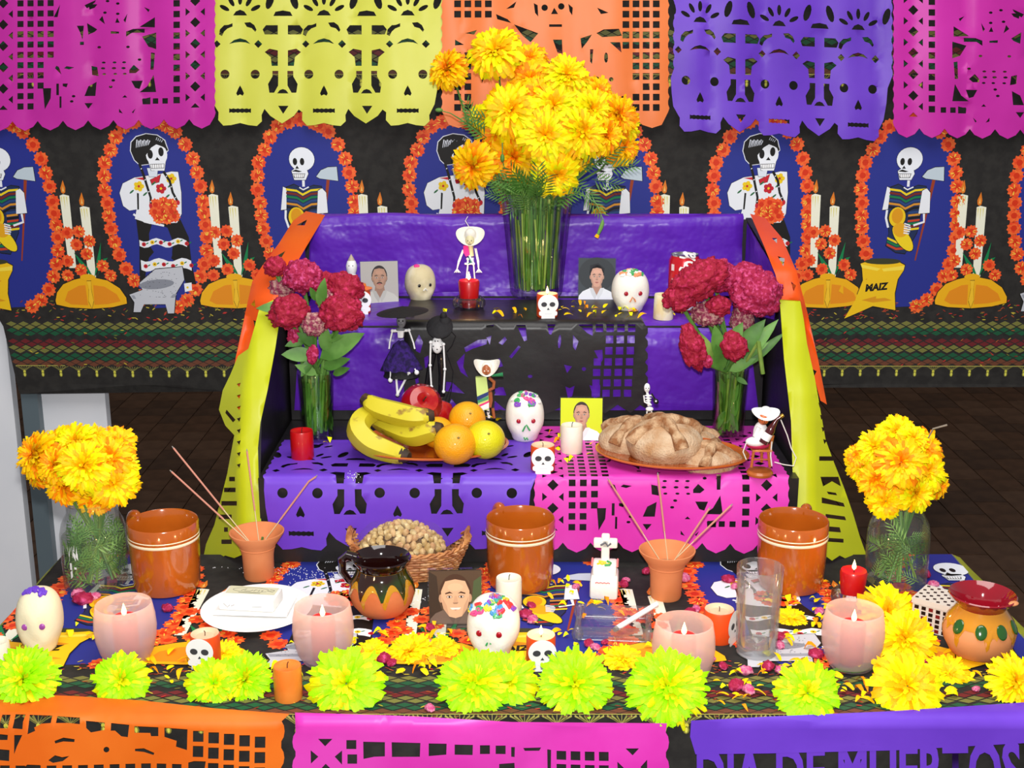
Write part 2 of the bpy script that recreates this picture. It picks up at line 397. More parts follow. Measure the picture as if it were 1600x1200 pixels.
        pp(k, uc, [(582, 240), (600, 232), (626, 240), (612, 243), (598, 241)], BLK, 9)
        pp(k, uc, [(585, 249), (640, 249), (632, 268), (592, 268)], BLK, 9); pp(k, uc, [(587, 251), (638, 251), (630, 266), (594, 266)], '#fbfbfd', 10)
        for a in range(594, 636, 8): P.poly(line([k(a, 250, uc), k(a, 267, uc)], .0009), BLK, 11)
        P.poly(line([k(630, 278, uc), k(630, 305, uc)], .006), WHT, 6); P.poly(line([k(612, 308, uc), k(628, 318, uc), k(652, 306, uc)], .003), WHT, 9)
        body = [(555, 310), (590, 296), (630, 318), (670, 300), (705, 305), (692, 400), (682, 500), (640, 590), (600, 585), (556, 555), (566, 500), (552, 400)]
        pp(k, uc, body, '#1b2c55', 6, 2)
        cols = ['#f0d21c', '#7a2418', '#0f7a45', '#24457e', '#d8922a', '#101010', '#c8431f', '#0f7a45', '#7a2418', '#f0d21c']
        for j, c in enumerate(cols[:6]):
            y = 312 + j * 15; pp(k, uc, [(555, y), (600, y + 6), (625, y + 22), (660, y + 4), (703, y), (702, y + 9), (660, y + 13), (625, y + 32), (600, y + 15), (555, y + 9)], c, 8)
        for j, c in enumerate(cols[3:]):
            y = 412 + j * 12; pp(k, uc, [(640, y), (690, y - 6), (688, y + 3), (640, y + 9)], c, 8)
        for j, c in enumerate(('#f0d21c', '#0f7a45', '#c8431f')):
            y = 520 + j * 14; pp(k, uc, [(560, y), (600, y + 18), (650, y + 14), (645, y + 24), (600, y + 28), (560, y + 9)], c, 8)
        pp(k, uc, [(543, 305), (558, 313), (553, 402), (530, 405)], WHT, 7, 1.5); pp(k, uc, [(690, 322), (708, 312), (724, 330), (728, 416), (682, 420)], WHT, 9, 1.5)
        for q in ([(550, 405), (548, 440), (560, 480)], [(705, 420), (708, 455), (665, 470)]): P.poly(line([k(a, b_, uc) for a, b_ in q], .005), WHT, 9)
        for c, rx, ry, ro, cl, ly in ((( 595, 435), .0205, .025, 0, '#171412', 9), ((595, 435), .019, .0235, 0, '#f0c818', 10), ((595, 430), .013, .018, 0, '#e09a12', 11), ((625, 525), .0385, .0165, 52, '#171412', 10), ((625, 525), .037, .015, 52, '#f5d41c', 11), ((612, 490), .018, .016, 40, '#e8a818', 12)):
            P.poly([(k(*c, uc)[0] + a, k(*c, uc)[1] + b_) for a, b_ in ell(0, 0, rx, ry, 20, -ro)], cl, ly)
        for j in range(5): P.poly(line([k(626, 462 + j * 10, uc), k(652 + 3 * math.sin(j), 470 + j * 9, uc)], .003), WHT, 14)
        sk = [(455, 634), (500, 618), (600, 618), (643, 640), (640, 662), (618, 700), (610, 760), (618, 832), (520, 815), (470, 838), (400, 868), (440, 795), (470, 705), (462, 650)]
        pp(k, uc, sk, '#f3c416', 10, 2)
        pp(k, uc, [(480, 700), (530, 690), (590, 705), (560, 720), (500, 716)], '#d98d14', 11); pp(k, uc, [(470, 790), (540, 770), (600, 790), (520, 800)], '#dd9716', 11)
        pp(k, uc, [(455, 636), (545, 656), (643, 642), (640, 660), (545, 668), (462, 652)], '#fbe04a', 11)
        P.poly([k(x, y, uc) for x, y in ell(548, 624, 78, 13, 20)], '#3b3d22', 12)
        gv, gf = glyphs('MAIZ', .023, .95, .0012, .08); u, v = k(482, 752, uc); m = flat('#14110f')
        P.mb.add([P.fn(u + x, v + y + x * .1, .0004 + 13 * P.gap) for x, y, _ in gv], gf, m)
    for uc in candles:
        k = C
        for x0, x1, y0, y1, fx, fy in ((282, 322, 342, 650, 299, 310), (363, 404, 392, 692, 374, 362)):
            pp(k, uc, [(x0, y0), (x0 + 15, y0 - 6), (x1, y0), (x1 + 3, y1), (x0 + 12, y1)], '#f4f2dc', 3)
            for j in range(3): pp(k, uc, [(x0 + 4 + j * 11, y0 + 4), (x0 + 9 + j * 11, y0 + 4), (x0 + 8 + j * 11, y0 + 45 + 14 * (j % 2))], '#e3d77c', 4)
            pp(k, uc, [(fx - 9, fy + 18), (fx - 11, fy), (fx + 2, fy - 35), (fx + 10, fy), (fx + 8, fy + 18), (fx, fy + 24)], '#e07a1e', 5); pp(k, uc, [(fx - 4, fy + 14), (fx, fy - 10), (fx + 4, fy + 14)], '#f6c26a', 6)
        for q in ([(400, 690), (415, 620), (440, 540), (432, 625)], [(395, 690), (370, 640), (322, 585), (345, 640)], [(410, 690), (445, 610), (465, 605), (430, 650)]): pp(k, uc, q, '#0f7f48', 5, 1)
        for a, b_ in ((300, 500), (350, 495), (335, 550), (392, 535), (375, 590), (290, 620), (440, 640), (345, 658), (285, 682), (470, 682)): flower(*k(a, b_, uc), .0145, 6)
        dome = [(222, 790), (232, 755), (262, 720), (310, 700), (345, 692), (405, 692), (455, 702), (505, 735), (530, 775), (531, 800), (470, 815), (380, 823), (280, 818), (225, 806)]
        pp(k, uc, dome, '#f2b312', 9, 2)
        pp(k, uc, [(262, 790), (280, 750), (330, 725), (358, 722), (362, 808), (290, 805)], '#e98f16', 10); pp(k, uc, [(392, 722), (440, 728), (490, 760), (505, 790), (450, 802), (390, 806)], '#e98f16', 10)
        pp(k, uc, [(366, 705), (384, 705), (382, 740), (388, 790), (378, 822), (366, 790), (372, 740)], '#f6c22a', 12, 1.5)
        P.poly([k(x, y, uc) for x, y in ell(372, 689, 34, 14, 14)], '#f2b312', 12)
    # woven bands with a lattice of diamonds, confetti and printed tassels
    rows = [(66, 0), (61, 0), (56, 1), (51, 1), (39, 2), (34, 2), (29, 0), (24, 0), (17, 1), (12, 1), (7, 3), (3, 3)]
    cols = ['#77763a', '#1c5638', '#6d2226', '#6d3f2c']
    for b0 in bands:
        for i, (v, c) in enumerate(rows):
            m = flat(cols[c]); n = 0; vc = vz(572 - b0 - v); hh = 5.0 / SW; hw = .0147; u = u0 + (hw if i % 2 else 0)
            while u < u1:
                j = r.uniform(-.0006, .0006)
                P.mb.add([P.fn(a, b_, .0005) for a, b_ in ((u - hw * .86, vc + j), (u, vc + hh * .82), (u + hw * .86, vc + j), (u, vc - hh * .82))], [(0, 1, 2, 3)], m); u += 2 * hw
        vline = vz(572 - b0)
        P.poly([(u0, vline), (u1, vline), (u1, vline + .0022), (u0, vline + .0022)], '#a39a4c', 3, .08)
        u = u0 + .02
        while u < u1:
            for a in (-.014, -.007, 0, .007, .014): P.poly(line([(u + a, vline), (u, vline - .011)], .0009), '#97914a', 3)
            P.poly(line([(u - .02, vline), (u - .012, vline - .004), (u, vline - .013)], .0009), '#97914a', 3)
            P.poly(line([(u + .02, vline), (u + .012, vline - .004), (u, vline - .013)], .0009), '#97914a', 3)
            P.el(u, vline - .014, .0032, .0038, '#d8d24c', 4, n=8); P.el(u, vline - .021, .0042, .0062, '#8e8a3c', 4, n=8); P.el(u, vline - .021, .002, .0045, '#e8e45c', 5, n=8)
            u += .044
        for j in range(int((u1 - u0) * (300 if b0 == 0 else 0))):
            v = vz(572 - b0 - (72 + 30 * r.random() ** 1.1) if r.random() < .75 else 572 - b0 - 60 * r.random()); u = r.uniform(u0, u1)
            P.el(u, v, .0048, .0013, r.choice(['#c3302c', '#8a2f22', '#c9b33a', '#a8532c', '#70702c']), 5, r.choice([-35, -15, 0, 15, 40]), 6)

def wall_fn(u, v, off=0):
    z = ZT + v; u = max(u, float(np.interp(v, [-.06, aty(800, 510, YW).z - ZT, aty(800, 400, YW).z - ZT, aty(800, -110, YW).z - ZT], [aty(30, 617, YW).x, aty(5, 510, YW).x, -1.30, -1.34])) if off else u)
    y = YW + 0.005 * math.sin(u * 5 + z * 3) + 0.0025 * math.sin(u * 13 + 1.5 + z * 2) - off
    return (u, y, z)
cloth_black = mat('black_printed_cotton', '#292726', 0.75, spec=0.2, col2='#312f2d', nscale=40, bump=0.15, bscale=90)
ze = lambda py: aty(800, py, YW).z - ZT
xl = lambda px, py: aty(px, py, YW).x
P = Print(wall_fn)
base = [(xl(30, 617), ze(616)), (xl(5, 510), ze(510)), (-1.30, ze(400)), (-1.34, ze(-110)), (1.62, ze(-110)), (1.62, ze(603)), (.4, ze(606)), (-.7, ze(611))]
V, Fc = cut(base, [], 0.05)
P.mb.add([wall_fn(x, y, 0) for x, y in V], [tuple(int(i) for i in f) for f in Fc], cloth_black)
uc = lambda px: (px - 800) / SW
draw_cloth(P, [uc(13), uc(478), uc(946), uc(1410)], [uc(244), uc(712), uc(1180), uc(1645)], [uc(137), uc(365), uc(596), uc(829), uc(1063), uc(1297), uc(1523)], -1.2, 1.6, bands=(0, 455))
bc = P.mb.build('printed_cloth', smooth=False); tag(bc, 'black cotton backdrop cloth printed with skeleton couples inside marigold garlands', 'cloth')

# ---------------------------------------------------------------- the table
tb = thing('offering_table', (0, 0, 0), 'long low table covered by the printed black cloth, front edge', 'table')
b = MB(); b.box(((TX0 + TX1) / 2, (FRONT + BACK) / 2 + .004, T - .02), (TX1 - TX0 - .006, BACK - FRONT - .006, .034), mat('table_wood', '#5a3b24', .6)); b.build('tabletop', tb, smooth=False)
for x in (TX0 + .06, TX1 - .06):
    for y in (FRONT + .06, BACK - .06):
        b = MB(); b.box((x, y, (T - .037) / 2), (.05, .05, T - .037), MATS['table_wood']); b.build('leg', tb, smooth=False)
def clamp(a, lo, hi): return max(lo, min(hi, a))
def table_fn(u, v, off=0):
    u = clamp(u, TX0, TX1)
    v = min(v, BACK - FRONT)
    if v >= 0: return (u, FRONT + v, T + off)
    return (u, FRONT - .003 - off + .004 * math.sin(u * 9) * min(1, -v * 20), T + v)
P = Print(table_fn, .00016)
V, Fc = cut([(TX0, -.70), (TX0, 0), (TX0, BACK - FRONT), (TX1, BACK - FRONT), (TX1, 0), (TX1, -.70)], [], .06)
V2 = [(x, (0 if abs(y) < .03 else y)) for x, y in V]
P.mb.add([table_fn(x, y, 0) for x, y in V2], [tuple(int(i) for i in f) for f in Fc], cloth_black)
draw_cloth(P, [.055, .76, -.65], [.405, -.30], [.23, -.12, .585, -.475, -.78], TX0 + .005, TX1 - .005)
tc = P.mb.build('printed_tablecloth', smooth=False); tag(tc, 'printed black cotton tablecloth with marigold garlands and diamond bands under the offerings', 'tablecloth')
lime_cloth = mat('lime_border_paper', '#8f9418', .7, col2='#a3a526', nscale=20)
for nm, xe, sgn, lab in (('l', TX0, -1, 'olive yellow paper strip along the left edge of the table'), ('r', TX1, 1, 'olive yellow paper strip along the right edge of the table')):
    wf = lambda y: .0 + .012 * abs(math.sin(y * 17))
    b = MB(); ys = np.linspace(FRONT + .1, BACK, 14); vs = []; fs = []
    for i, y in enumerate(ys):
        w = .028 if sgn > 0 else .010
        vs += [(xe - sgn * .002, y, T + .001), (xe + sgn * w * .5, y, T - .002 - wf(y) * .3), (xe + sgn * w, y, T - .012 - wf(y)), (xe + sgn * w * 1.05, y, T - .10)]
        if i: k = i * 4; fs += [(k - 4 + j, k - 3 + j, k + 1 + j, k + j) for j in range(3)]
    b.add(vs, fs, lime_cloth); tag(b.build('paper_strip'), lab, 'paper strip')

# ---------------------------------------------------------------- the stepped stand behind the table
R1, R2, BP = 2.088, 2.44, 2.72          # front of lower riser, front of upper riser, back panel
Z1, Z2, Z3 = T + .156, T + .347, T + .517
SX0, SX1 = -.443, .50
blackpaper = mat('black_tissue', '#1d1b1c', .38, spec=.4, col2='#262425', nscale=9, bump=.35, bscale=18)
st = thing('stepped_stand', (0, 0, 0), 'three-step altar stand wrapped in black plastic and paper behind the table', 'stand')
b = MB(); b.box(((SX0 + SX1) / 2, (R1 + BP) / 2 + .0, T + .078), (SX1 - SX0 - .01, BP - R1 - .004, .155), blackpaper); b.build('lower_step', st, smooth=False)
b = MB(); b.box(((SX0 + SX1) / 2, (R2 + BP) / 2, T + .156 + .0955), (SX1 - SX0 - .01, BP - R2 - .004, .190), blackpaper); b.build('upper_step', st, smooth=False)
b = MB(); b.box(((SX0 + SX1) / 2, BP + .009, T + .258), (SX1 - SX0 + .03, .014, .516), blackpaper); b.build('back_panel', st, smooth=False)
for x, s_ in ((SX0, -1), (SX1, 1)):
    b = MB(); pr = [(R1 - .01, T + .001), (R1 + .10, T + .28), (2.32, T + .455), (BP + .016, Z3 + .002), (BP + .016, T + .001)]
    n = len(pr); vs = [(x, y, z) for y, z in pr] + [(x + s_ * .012, y, z) for y, z in pr]
    b.add(vs, [tuple(range(n)), tuple(range(2 * n - 1, n - 1, -1))] + [(i, (i + 1) % n, n + (i + 1) % n, n + i) for i in range(n)], blackpaper); b.build('side_panel', st, smooth=False)
sb = MB(); sb.box(((SX0 + SX1) / 2, (BACK + BP) / 2 + .02, T / 2), (SX1 - SX0 + .05, BP - BACK, T - .002), mat('black_box_cloth', '#161414', .85)); tag(sb.build('support_box', smooth=False), 'black cloth covered box carrying the stepped stand behind the table', 'box')

# ---------------------------------------------------------------- tissue papers
def tissue(name, c1, c2, bump=.25, rough=.42, sc=7, bdist=.004):
    return mat(name, c1, rough, spec=.35, col2=c2, nscale=sc, bump=bump, bscale=14 if bdist < .01 else 7, bdist=bdist, detail=5, ramp=(.35, .65))
m_purple = tissue('purple_tissue', '#5820aa', '#6228b6', .9, .34, 7, .022); m_violet = tissue('violet_tissue', '#6436bc', '#6e3ec8', .12)
m_pink = tissue('magenta_tissue', '#c427a0', '#cc2ea8', .12); m_yel = tissue('yellow_tissue', '#d2d44c', '#d9db58', .12)
m_org = tissue('orange_tissue', '#ee7c3c', '#f08244', .12); m_dorg = tissue('deep_orange_tissue', '#e2500e', '#e85a14', .2)
m_lime = tissue('lime_tissue', '#b6bc12', '#bec418', .2); m_fpink = tissue('hot_pink_tissue', '#d431aa', '#dc44b6', .15)
def folds(x, y, amp, seed=0):
    return amp * (math.sin(x * 7 + seed) * .5 + math.sin(x * 17 + y * 2 + seed * 2) * .35 + noise.noise(Vector((x * 4, y * 4, seed))) * 1.2)
# purple wrapping: back panel, upper riser with its tread edge, lower shelf
def wrap(name, x0, x1, prof, m, label, seed, amp=.004, step=.035, outline=None):
    L = [0]
    for a, b_ in zip(prof, prof[1:]): L.append(L[-1] + math.hypot(b_[0] - a[0], b_[1] - a[1]))
    def fn(x, s):
        i = 0
        while i < len(L) - 2 and s > L[i + 1]: i += 1
        t = (s - L[i]) / (L[i + 1] - L[i]); a, b_ = prof[i], prof[i + 1]; y = a[0] + (b_[0] - a[0]) * t; z = a[1] + (b_[1] - a[1]) * t
        nx, nz = -(b_[1] - a[1]), (b_[0] - a[0]); l = math.hypot(nx, nz)
        k = abs(folds(x, s, amp, seed)) * min(1, 6 * min(t, 1 - t) + .15)
        dy, dz = nx / l * k, nz / l * k
        if dz < 0 or dy > 0: dy, dz = -dy, -dz
        return (x, y + dy, z + dz)
    o = sheet(name, [(x0, 0), (x1, 0), (x1, L[-1]), (x0, L[-1])], [], step, fn, m); tag(o, label, 'paper'); return o
wrap('wrapping_paper', SX0 + .004, SX1 - .004, [(BP - .006, Z2 + .006), (BP - .010, Z3 - .03), (BP - .012, Z3 + .004), (BP + .03, Z3 + .008)], m_purple, 'plain purple tissue paper wrapped over the tall back panel of the stand', 1, .007, .02)
wrap('wrapping_paper', SX0 + .012, SX1 - .012, [(R2 - .006, Z1 + .022), (R2 - .010, Z2 - .004), (R2 - .006, Z2 + .003), (BP - .02, Z2 + .0035)], m_purple, 'plain purple tissue paper on the upper riser behind fruit and bread', 2, .004)
for x, s_, lab in ((SX0, 1, 'left'), (SX1, -1, 'right')):
    pr = [(2.34, Z2 + .105), (2.45, Z3 - .042), (BP - .02, Z3 - .004), (BP - .02, Z2 + .01), (2.47, Z2 + .012), (2.36, Z2 + .03)]
    fn = lambda a, b_, x=x, s_=s_: (x + s_ * (.003 + abs(folds(a, b_, .004, 3))), a, b_)
    tag(sheet('side_paper', pr, [], .03, fn, m_purple), 'purple paper lining the inside of the %s side wall of the stand' % lab, 'paper')

# ---- papel picado banners
def skulls(n=3, c0=210, dc=499, left=45, right=1420, top=-420):
    H = []; out = [(right, top), (left, top)]
    y = top + 40
    def scal(x, s_, ya, yb):
        k = int(abs(yb - ya) / 74); o = []
        for i in range(k):
            yy = ya + (yb - ya) * (i + .5) / k
            for a in (-60, -30, 0, 30, 60): o.append((x + s_ * 16 * math.cos(R(a)) - s_ * 10, yy + (1 if yb > ya else -1) * 34 * math.sin(R(a))))
        return o
    out += scal(left, -1, top + 20, 380)
    for i in range(n):
        c = c0 + i * dc
        if i == 0: out += [(c - 185, 430), (c - 180, 520), (c - 170, 600)]
        out += [(c - 128, 668), (c - 130, 715), (c - 100, 748), (c - 55, 745), (c, 732), (c + 50, 745), (c + 100, 750), (c + 130, 722), (c + 128, 685)]
        if i < n - 1: out += [(c + 145, 648), (c + 180, 690), (c + 250, 735), (c + 320, 690), (c + dc - 150, 652)]
        else: out += [(c + 160, 620), (c + 178, 520), (c + 186, 430)]
    out += scal(right, 1, 380, top + 20)
    for i in range(n):
        c = c0 + i * dc
        H += [ell(c - 90, 442, 27), ell(c + 90, 442, 27)]
        H.append([(c, 508), (c + 12, 530), (c + 23, 556), (c + 16, 570), (c, 562), (c - 16, 570), (c - 23, 556), (c - 12, 530)])
        H.append([(c - 65 + j * 13, 645 + 4 * (j % 2)) for j in range(11)] + [(c + 65 - j * 13, 672 - 4 * (j % 2)) for j in range(11)])
        H.append([(c - 66, 262), (c - 35, 238), (c, 228), (c + 35, 238), (c + 62, 262), (c + 30, 252), (c, 250), (c - 35, 254)])
        H.append([(c - 125, 205), (c - 120, 175), (c - 95, 150), (c - 70, 148), (c - 45, 138), (c - 45, 158), (c - 75, 170), (c - 95, 188), (c - 108, 215)])
        H.append([(c + 25, 135), (c + 60, 132), (c + 85, 150), (c + 98, 178), (c + 90, 190), (c + 70, 168), (c + 40, 160)])
        H += [dia(c + 108, 262, 24), dia(c - 108 + (-30 if i == 0 else 0), 262, 22)]
        for a in (-62, -30, 0, 30, 62): H.append(ell(c + 105 * math.sin(R(a)), 92 - 95 * math.cos(R(a)), 32, 13, 12, 90 + a))
        H.append([(c - 42, 92), (c - 25, 68), (c, 58), (c + 25, 68), (c + 42, 92)])
        for k in (-1, 1): H.append(ell(c + k * 178, 5, 22, 52, 12, k * 18))
        for a in (-60, -20, 20, 60): H.append(ell(c + 90 * math.sin(R(a)), -110 - 70 * math.cos(R(a)), 26, 12, 12, 90 + a))
        H.append(ell(c, -150, 34)); H.append(sq(c, -300, 120, 30))
    for i in range(n - 1):
        c = c0 + (i + .5) * dc + 5
        for k in (-1, 1):
            H.append([(c + k * 30, 150), (c + k * 100, 150), (c + k * 120, 175), (c + k * 108, 205), (c + k * 30, 205)])
            H.append([(c + k * 30, 300), (c + k * 80, 290), (c + k * 108, 310), (c + k * 72, 340), (c + k * 66, 392), (c + k * 30, 392)])
            H.append([(c + k * 27, 422), (c + k * 62, 422), (c + k * 62, 455), (c + k * 88, 500), (c + k * 80, 552), (c + k * 52, 552), (c + k * 28, 510)])
        H.append([(c - 34, 556), (c - 18, 536), (c, 530), (c + 18, 536), (c + 34, 556)]); H.append([(c - 28, 630), (c + 34, 630), (c + 2, 678)])
        H.append([(c - 56, 95), (c - 44, 70), (c, 62), (c + 44, 70), (c + 58, 95)])
    return out, H
def pink(top=-140, W=355, bot=205, n=9):
    out = [(W, top), (0, top)]
    def side(x, s_, ya, yb):
        k = max(1, int(abs(yb - ya) / 17)); o = []
        for i in range(k):
            yy = ya + (yb - ya) * (i + .5) / k
            for a in (-50, 0, 50): o.append((x + s_ * (5 * math.cos(R(a)) - 3), yy + (1 if yb > ya else -1) * 8 * math.sin(R(a))))
        return o
    out += side(0, -1, top + 4, bot - 16)
    for i in range(n):
        x0 = W * i / n; w = W / n
        if i: out.append((x0, bot - 15))
        out += [(x0 + w * .18, bot - 6), (x0 + w * .5, bot), (x0 + w * .82, bot - 6)]
    out += side(W, 1, bot - 16, top + 4)
    H = []
    for cx, s_ in ((25, 1), (W - 30, -1)):
        k = 0; y = 172
        H.append([(cx - 7, y), (cx + 7, y), (cx, y - 7)])
        y = 139
        while y > top + 20:
            H.append(dia(cx, y, 8)); H.append([(cx - 15, y + 11), (cx - 15, y + 23), (cx - 8, y + 17)]); H.append([(cx + 15, y + 11), (cx + 15, y + 23), (cx + 8, y + 17)]); y -= 33.4
    for i in range(3 if False else 4):
        for j in range(-6, 11):
            x = 52 + 15.7 * i; y = 6 + 16.1 * j
            if y < top + 14: continue
            if i == 2 and j in (9, 10): continue
            if i == 3 and j > 5: continue
            H.append(sq(x, y, 9.5))
    H += [[(87, 139), (100, 139), (99, 155), (90, 172)]]
    j = 160
    while j > top + 14: H.append(sq(W - 59, j, 10)); j -= 16.8
    for x in (W - 104, W - 88, W - 73): H.append(sq(x - 4, 161, 8.5))
    z = W - 355
    H += [[(a + z, b_) for a, b_ in q] for q in (
        [(242, 60), (264, 54), (264, 80), (252, 76)], [(262, 30), (262, 46), (238, 45)], [(256, 85), (262, 86), (260, 112), (255, 112)],
        [(260, 120), (264, 147), (238, 147), (250, 138)], [(242, 158), (255, 155), (255, 166), (243, 166)],
        [(217, 52), (228, 48), (246, 48), (246, 54), (226, 54), (217, 60)], [(193, 51), (206, 52), (206, 55), (193, 55)],
        [(158, 8), (172, 9), (168, 14), (160, 17)], [(156, 38), (172, 48), (168, 52), (158, 56)], [(140, 42), (151, 42), (149, 64), (145, 52)], [(145, 67), (151, 67), (151, 72), (145, 72)],
        [(163, 105), (172, 107), (174, 121), (164, 119)], [(158, 137), (171, 130), (169, 152), (152, 152)], [(152, 163), (165, 163), (158, 172)],
        [(222, 112), (229, 104), (238, 112), (232, 117), (222, 117)], [(225, 129), (243, 129), (238, 142), (231, 140)],
        [(180, 27), (184, 40), (175, 33)], [(219, 24), (216, 38), (213, 34)], [(203, 30), (207, 38), (200, 38)], [(114, 8), (110, 28), (104, 28)],
        [(116, 118), (112, 106), (108, 104), (106, 108)], [(108, 132), (112, 132), (112, 150), (108, 150)], [(96 + 17, 152), (99 + 17, 152), (99 + 17, 170), (96 + 17, 170)], [(118, 132), (126, 132), (124, 138), (118, 136)],
        [(124, 105), (136, 107), (128, 110), (120, 108)], [(206, 172), (212, 180), (206, 178)], [(232, 172), (228, 180), (226, 178)], [(211, 155), (219, 155), (215, 151)],
        [(152, 10), (170, 2), (168, 6), (156, 15)], [(245, 14), (254, 18), (252, 22)])]
    for a in (178, 195, 210): H += [ell(a + z + 4, 100, 3.2, 1.6, 7), ell(a + z + 3, 109, 3.6, 1.8, 7), ell(a + z + 5, 118, 3, 1.6, 7)]
    for a, b_ in ((184, 22), (204, 24), (175, 76), (220, 76), (188, 4), (204, 8), (197, 128), (193, 138), (238, 96), (135, 152), (132, 160)): H.append(ell(a + z, b_, 3, 2, 7))
    return out, H
def orange(top=-130, W=353, bot=198):
    out = [(W, top), (0, top)]
    def side(x, s_, ya, yb):
        k = int(abs(yb - ya) / 17.4); o = []
        for i in range(k):
            yy = ya + (yb - ya) * (i + .5) / k
            for a in (-50, 0, 50): o.append((x + s_ * (6 * math.cos(R(a)) - 4), yy + (1 if yb > ya else -1) * 8 * math.sin(R(a))))
        return o
    out += side(0, -1, top + 4, bot - 20); n = 7
    for i in range(n):
        x0 = W * i / n; w = W / n
        if i: out.append((x0, bot - 12))
        out += [(x0 + w * .2, bot - 3), (x0 + w * .5, bot + 2), (x0 + w * .8, bot - 3)]
    out += side(W, 1, bot - 20, top + 4)
    H = []
    for i in range(4):
        for j in range(-6, 11):
            y = 6 + 16.2 * j
            if y < top + 14: continue
            if not (i == 0 and j in (5, 6, 7, 8, 9)) and not (i == 1 and j == 8): H.append(sq(W - 66 + 15.8 * i, y, 10.5))
            if j < 2 or (i < 2 and j > 4): H.append(sq(24 + 16 * i, y, 10.5))
    H += [ell(160, 12, 5), ell(186, 10, 5), [(175, 12), (181, 22), (170, 22)], sq(177, 40, 20, 4),
          [(143, 5), (149, 8), (150, 26), (145, 20)], [(197, 6), (204, 12), (203, 24), (199, 18)], [(100, 14), (116, 2), (112, 12)], [(242, 12), (260, 20), (248, 22)],
          [(84, 22), (102, 30), (108, 36), (86, 30)], [(112, 38), (150, 52), (138, 66), (126, 56)], [(173, 62), (187, 62), (188, 84), (180, 82)], [(216, 60), (234, 54), (226, 66), (218, 76)],
          [(241, 52), (252, 46), (276, 45), (281, 56), (250, 58)], [(262, 66), (278, 66), (280, 82)], [(231, 77), (236, 77), (234, 100), (231, 96)], ell(256, 90, 3, 8), ell(264, 124, 3.4),
          [(240, 119), (248, 122), (241, 128)], [(276, 152), (288, 148), (288, 162), (280, 158)], [(20, 62), (34, 70), (20, 71)], [(36, 52), (54, 47), (50, 54)], [(166, 100), (176, 91), (170, 102)],
          [(40, 76), (40, 94), (37, 90)], [(104, 70), (112, 84), (104, 96)], [(60, 104), (70, 110), (62, 130)]]
    return out, H
def wallpx(amp, seed, tilt=0, y0=2.968):
    def fn(x, y):
        t = (x + seed * 37) / 88.0; k = abs((t % 1) - .5) * 2; f = folds(x / 675, y / 675, amp, seed) + .011 * (k ** 2 - .4) * (.6 + .5 * math.sin(seed * 3 + int(t) * 2.1)) + .004 * noise.noise(Vector((x / 40, y / 160, seed))); return aty(x, y, y0 + f)
    return fn
def aff(pts, sx, ox, sy, oy, sh=0): return [(x * sx + ox, y * sy + oy + sh * x) for x, y in pts]
def banner(name, design, T_, fn, m, label, step=11, cat='paper banner', group='cut paper banners', dimples=None):
    o_, h_ = design; o = sheet(name, aff(o_, *T_), [aff(h, *T_) for h in h_], step, fn, m); tag(o, label, cat, group); return o
u1 = 1 / 3.81
banner('paper_banner', pink(), (1, -20, 1, 0, -.012), wallpx(.010, 1), m_pink, 'magenta cut paper banner with lattice and dancer, left end of the top row')
banner('paper_banner', skulls(), (u1, 320, u1, 0), wallpx(.009, 4), m_yel, 'yellow cut paper banner with three skulls hanging in the top row')
banner('paper_banner', orange(), (1, 691, 1, 0), wallpx(.008, 9, y0=2.968), m_org, 'orange cut paper banner with squares behind the tall marigold bouquet')
banner('paper_banner', skulls(), (.2475, 1042, u1, 8, .012), wallpx(.011, 13, y0=2.965), m_violet, 'violet cut paper banner with three skulls hanging in the top row')
o_, h_ = pink(); mir = lambda q: [(355 - x, y) for x, y in q][::-1]
banner('paper_banner', (mir(o_), [mir(h) for h in h_]), (1, 1397, 1, 10, .012), wallpx(.010, 21), m_pink, 'magenta cut paper banner with lattice, right end of the top row')

def foldfn(yf, z, amp, seed, drape=0.0):
    def fn(x, s):
        if s < 0: return (x, yf - .004 - s, z + .004 + abs(folds(x, s, amp * .25, seed)))
        k = min(1, s * 25); return (x, yf - .006 * k - .003 - abs(folds(x, s * .4, amp, seed)) * min(1, s * 14) - drape * s, z + .004 - s + .001 * k)
    return fn
k = .000335
o_, h_ = skulls(left=25, top=-260)
h_ = [h for h in h_ if min(p[1] for p in h) > -250]
s_eye = (Z1) - aty(620, 770, R1 - .01).z
T_ = (k, -.199 - 705 * k, k, s_eye + .0065 - 442 * k)
o = sheet('paper_banner', aff(o_, *T_), [aff(h, *T_) for h in h_], .012, foldfn(R1, Z1 + .001, .007, 5, .02), m_violet); tag(o, 'violet skull cut paper draped over the lower step below the fruit plate', 'paper banner')
o_, h_ = pink(top=-150); kk = .001225
T_ = (kk, aty(836, 800, R1 - .01).x, kk, (Z1 - aty(900, 866, R1 - .01).z) - 205 * kk)
o = sheet('paper_banner', aff(o_, *T_), [aff(h, *T_) for h in h_], .012, foldfn(R1, Z1 + .0, .007, 8, .02), m_fpink); tag(o, 'hot pink cut paper draped over the lower step below the bread plate', 'paper banner')
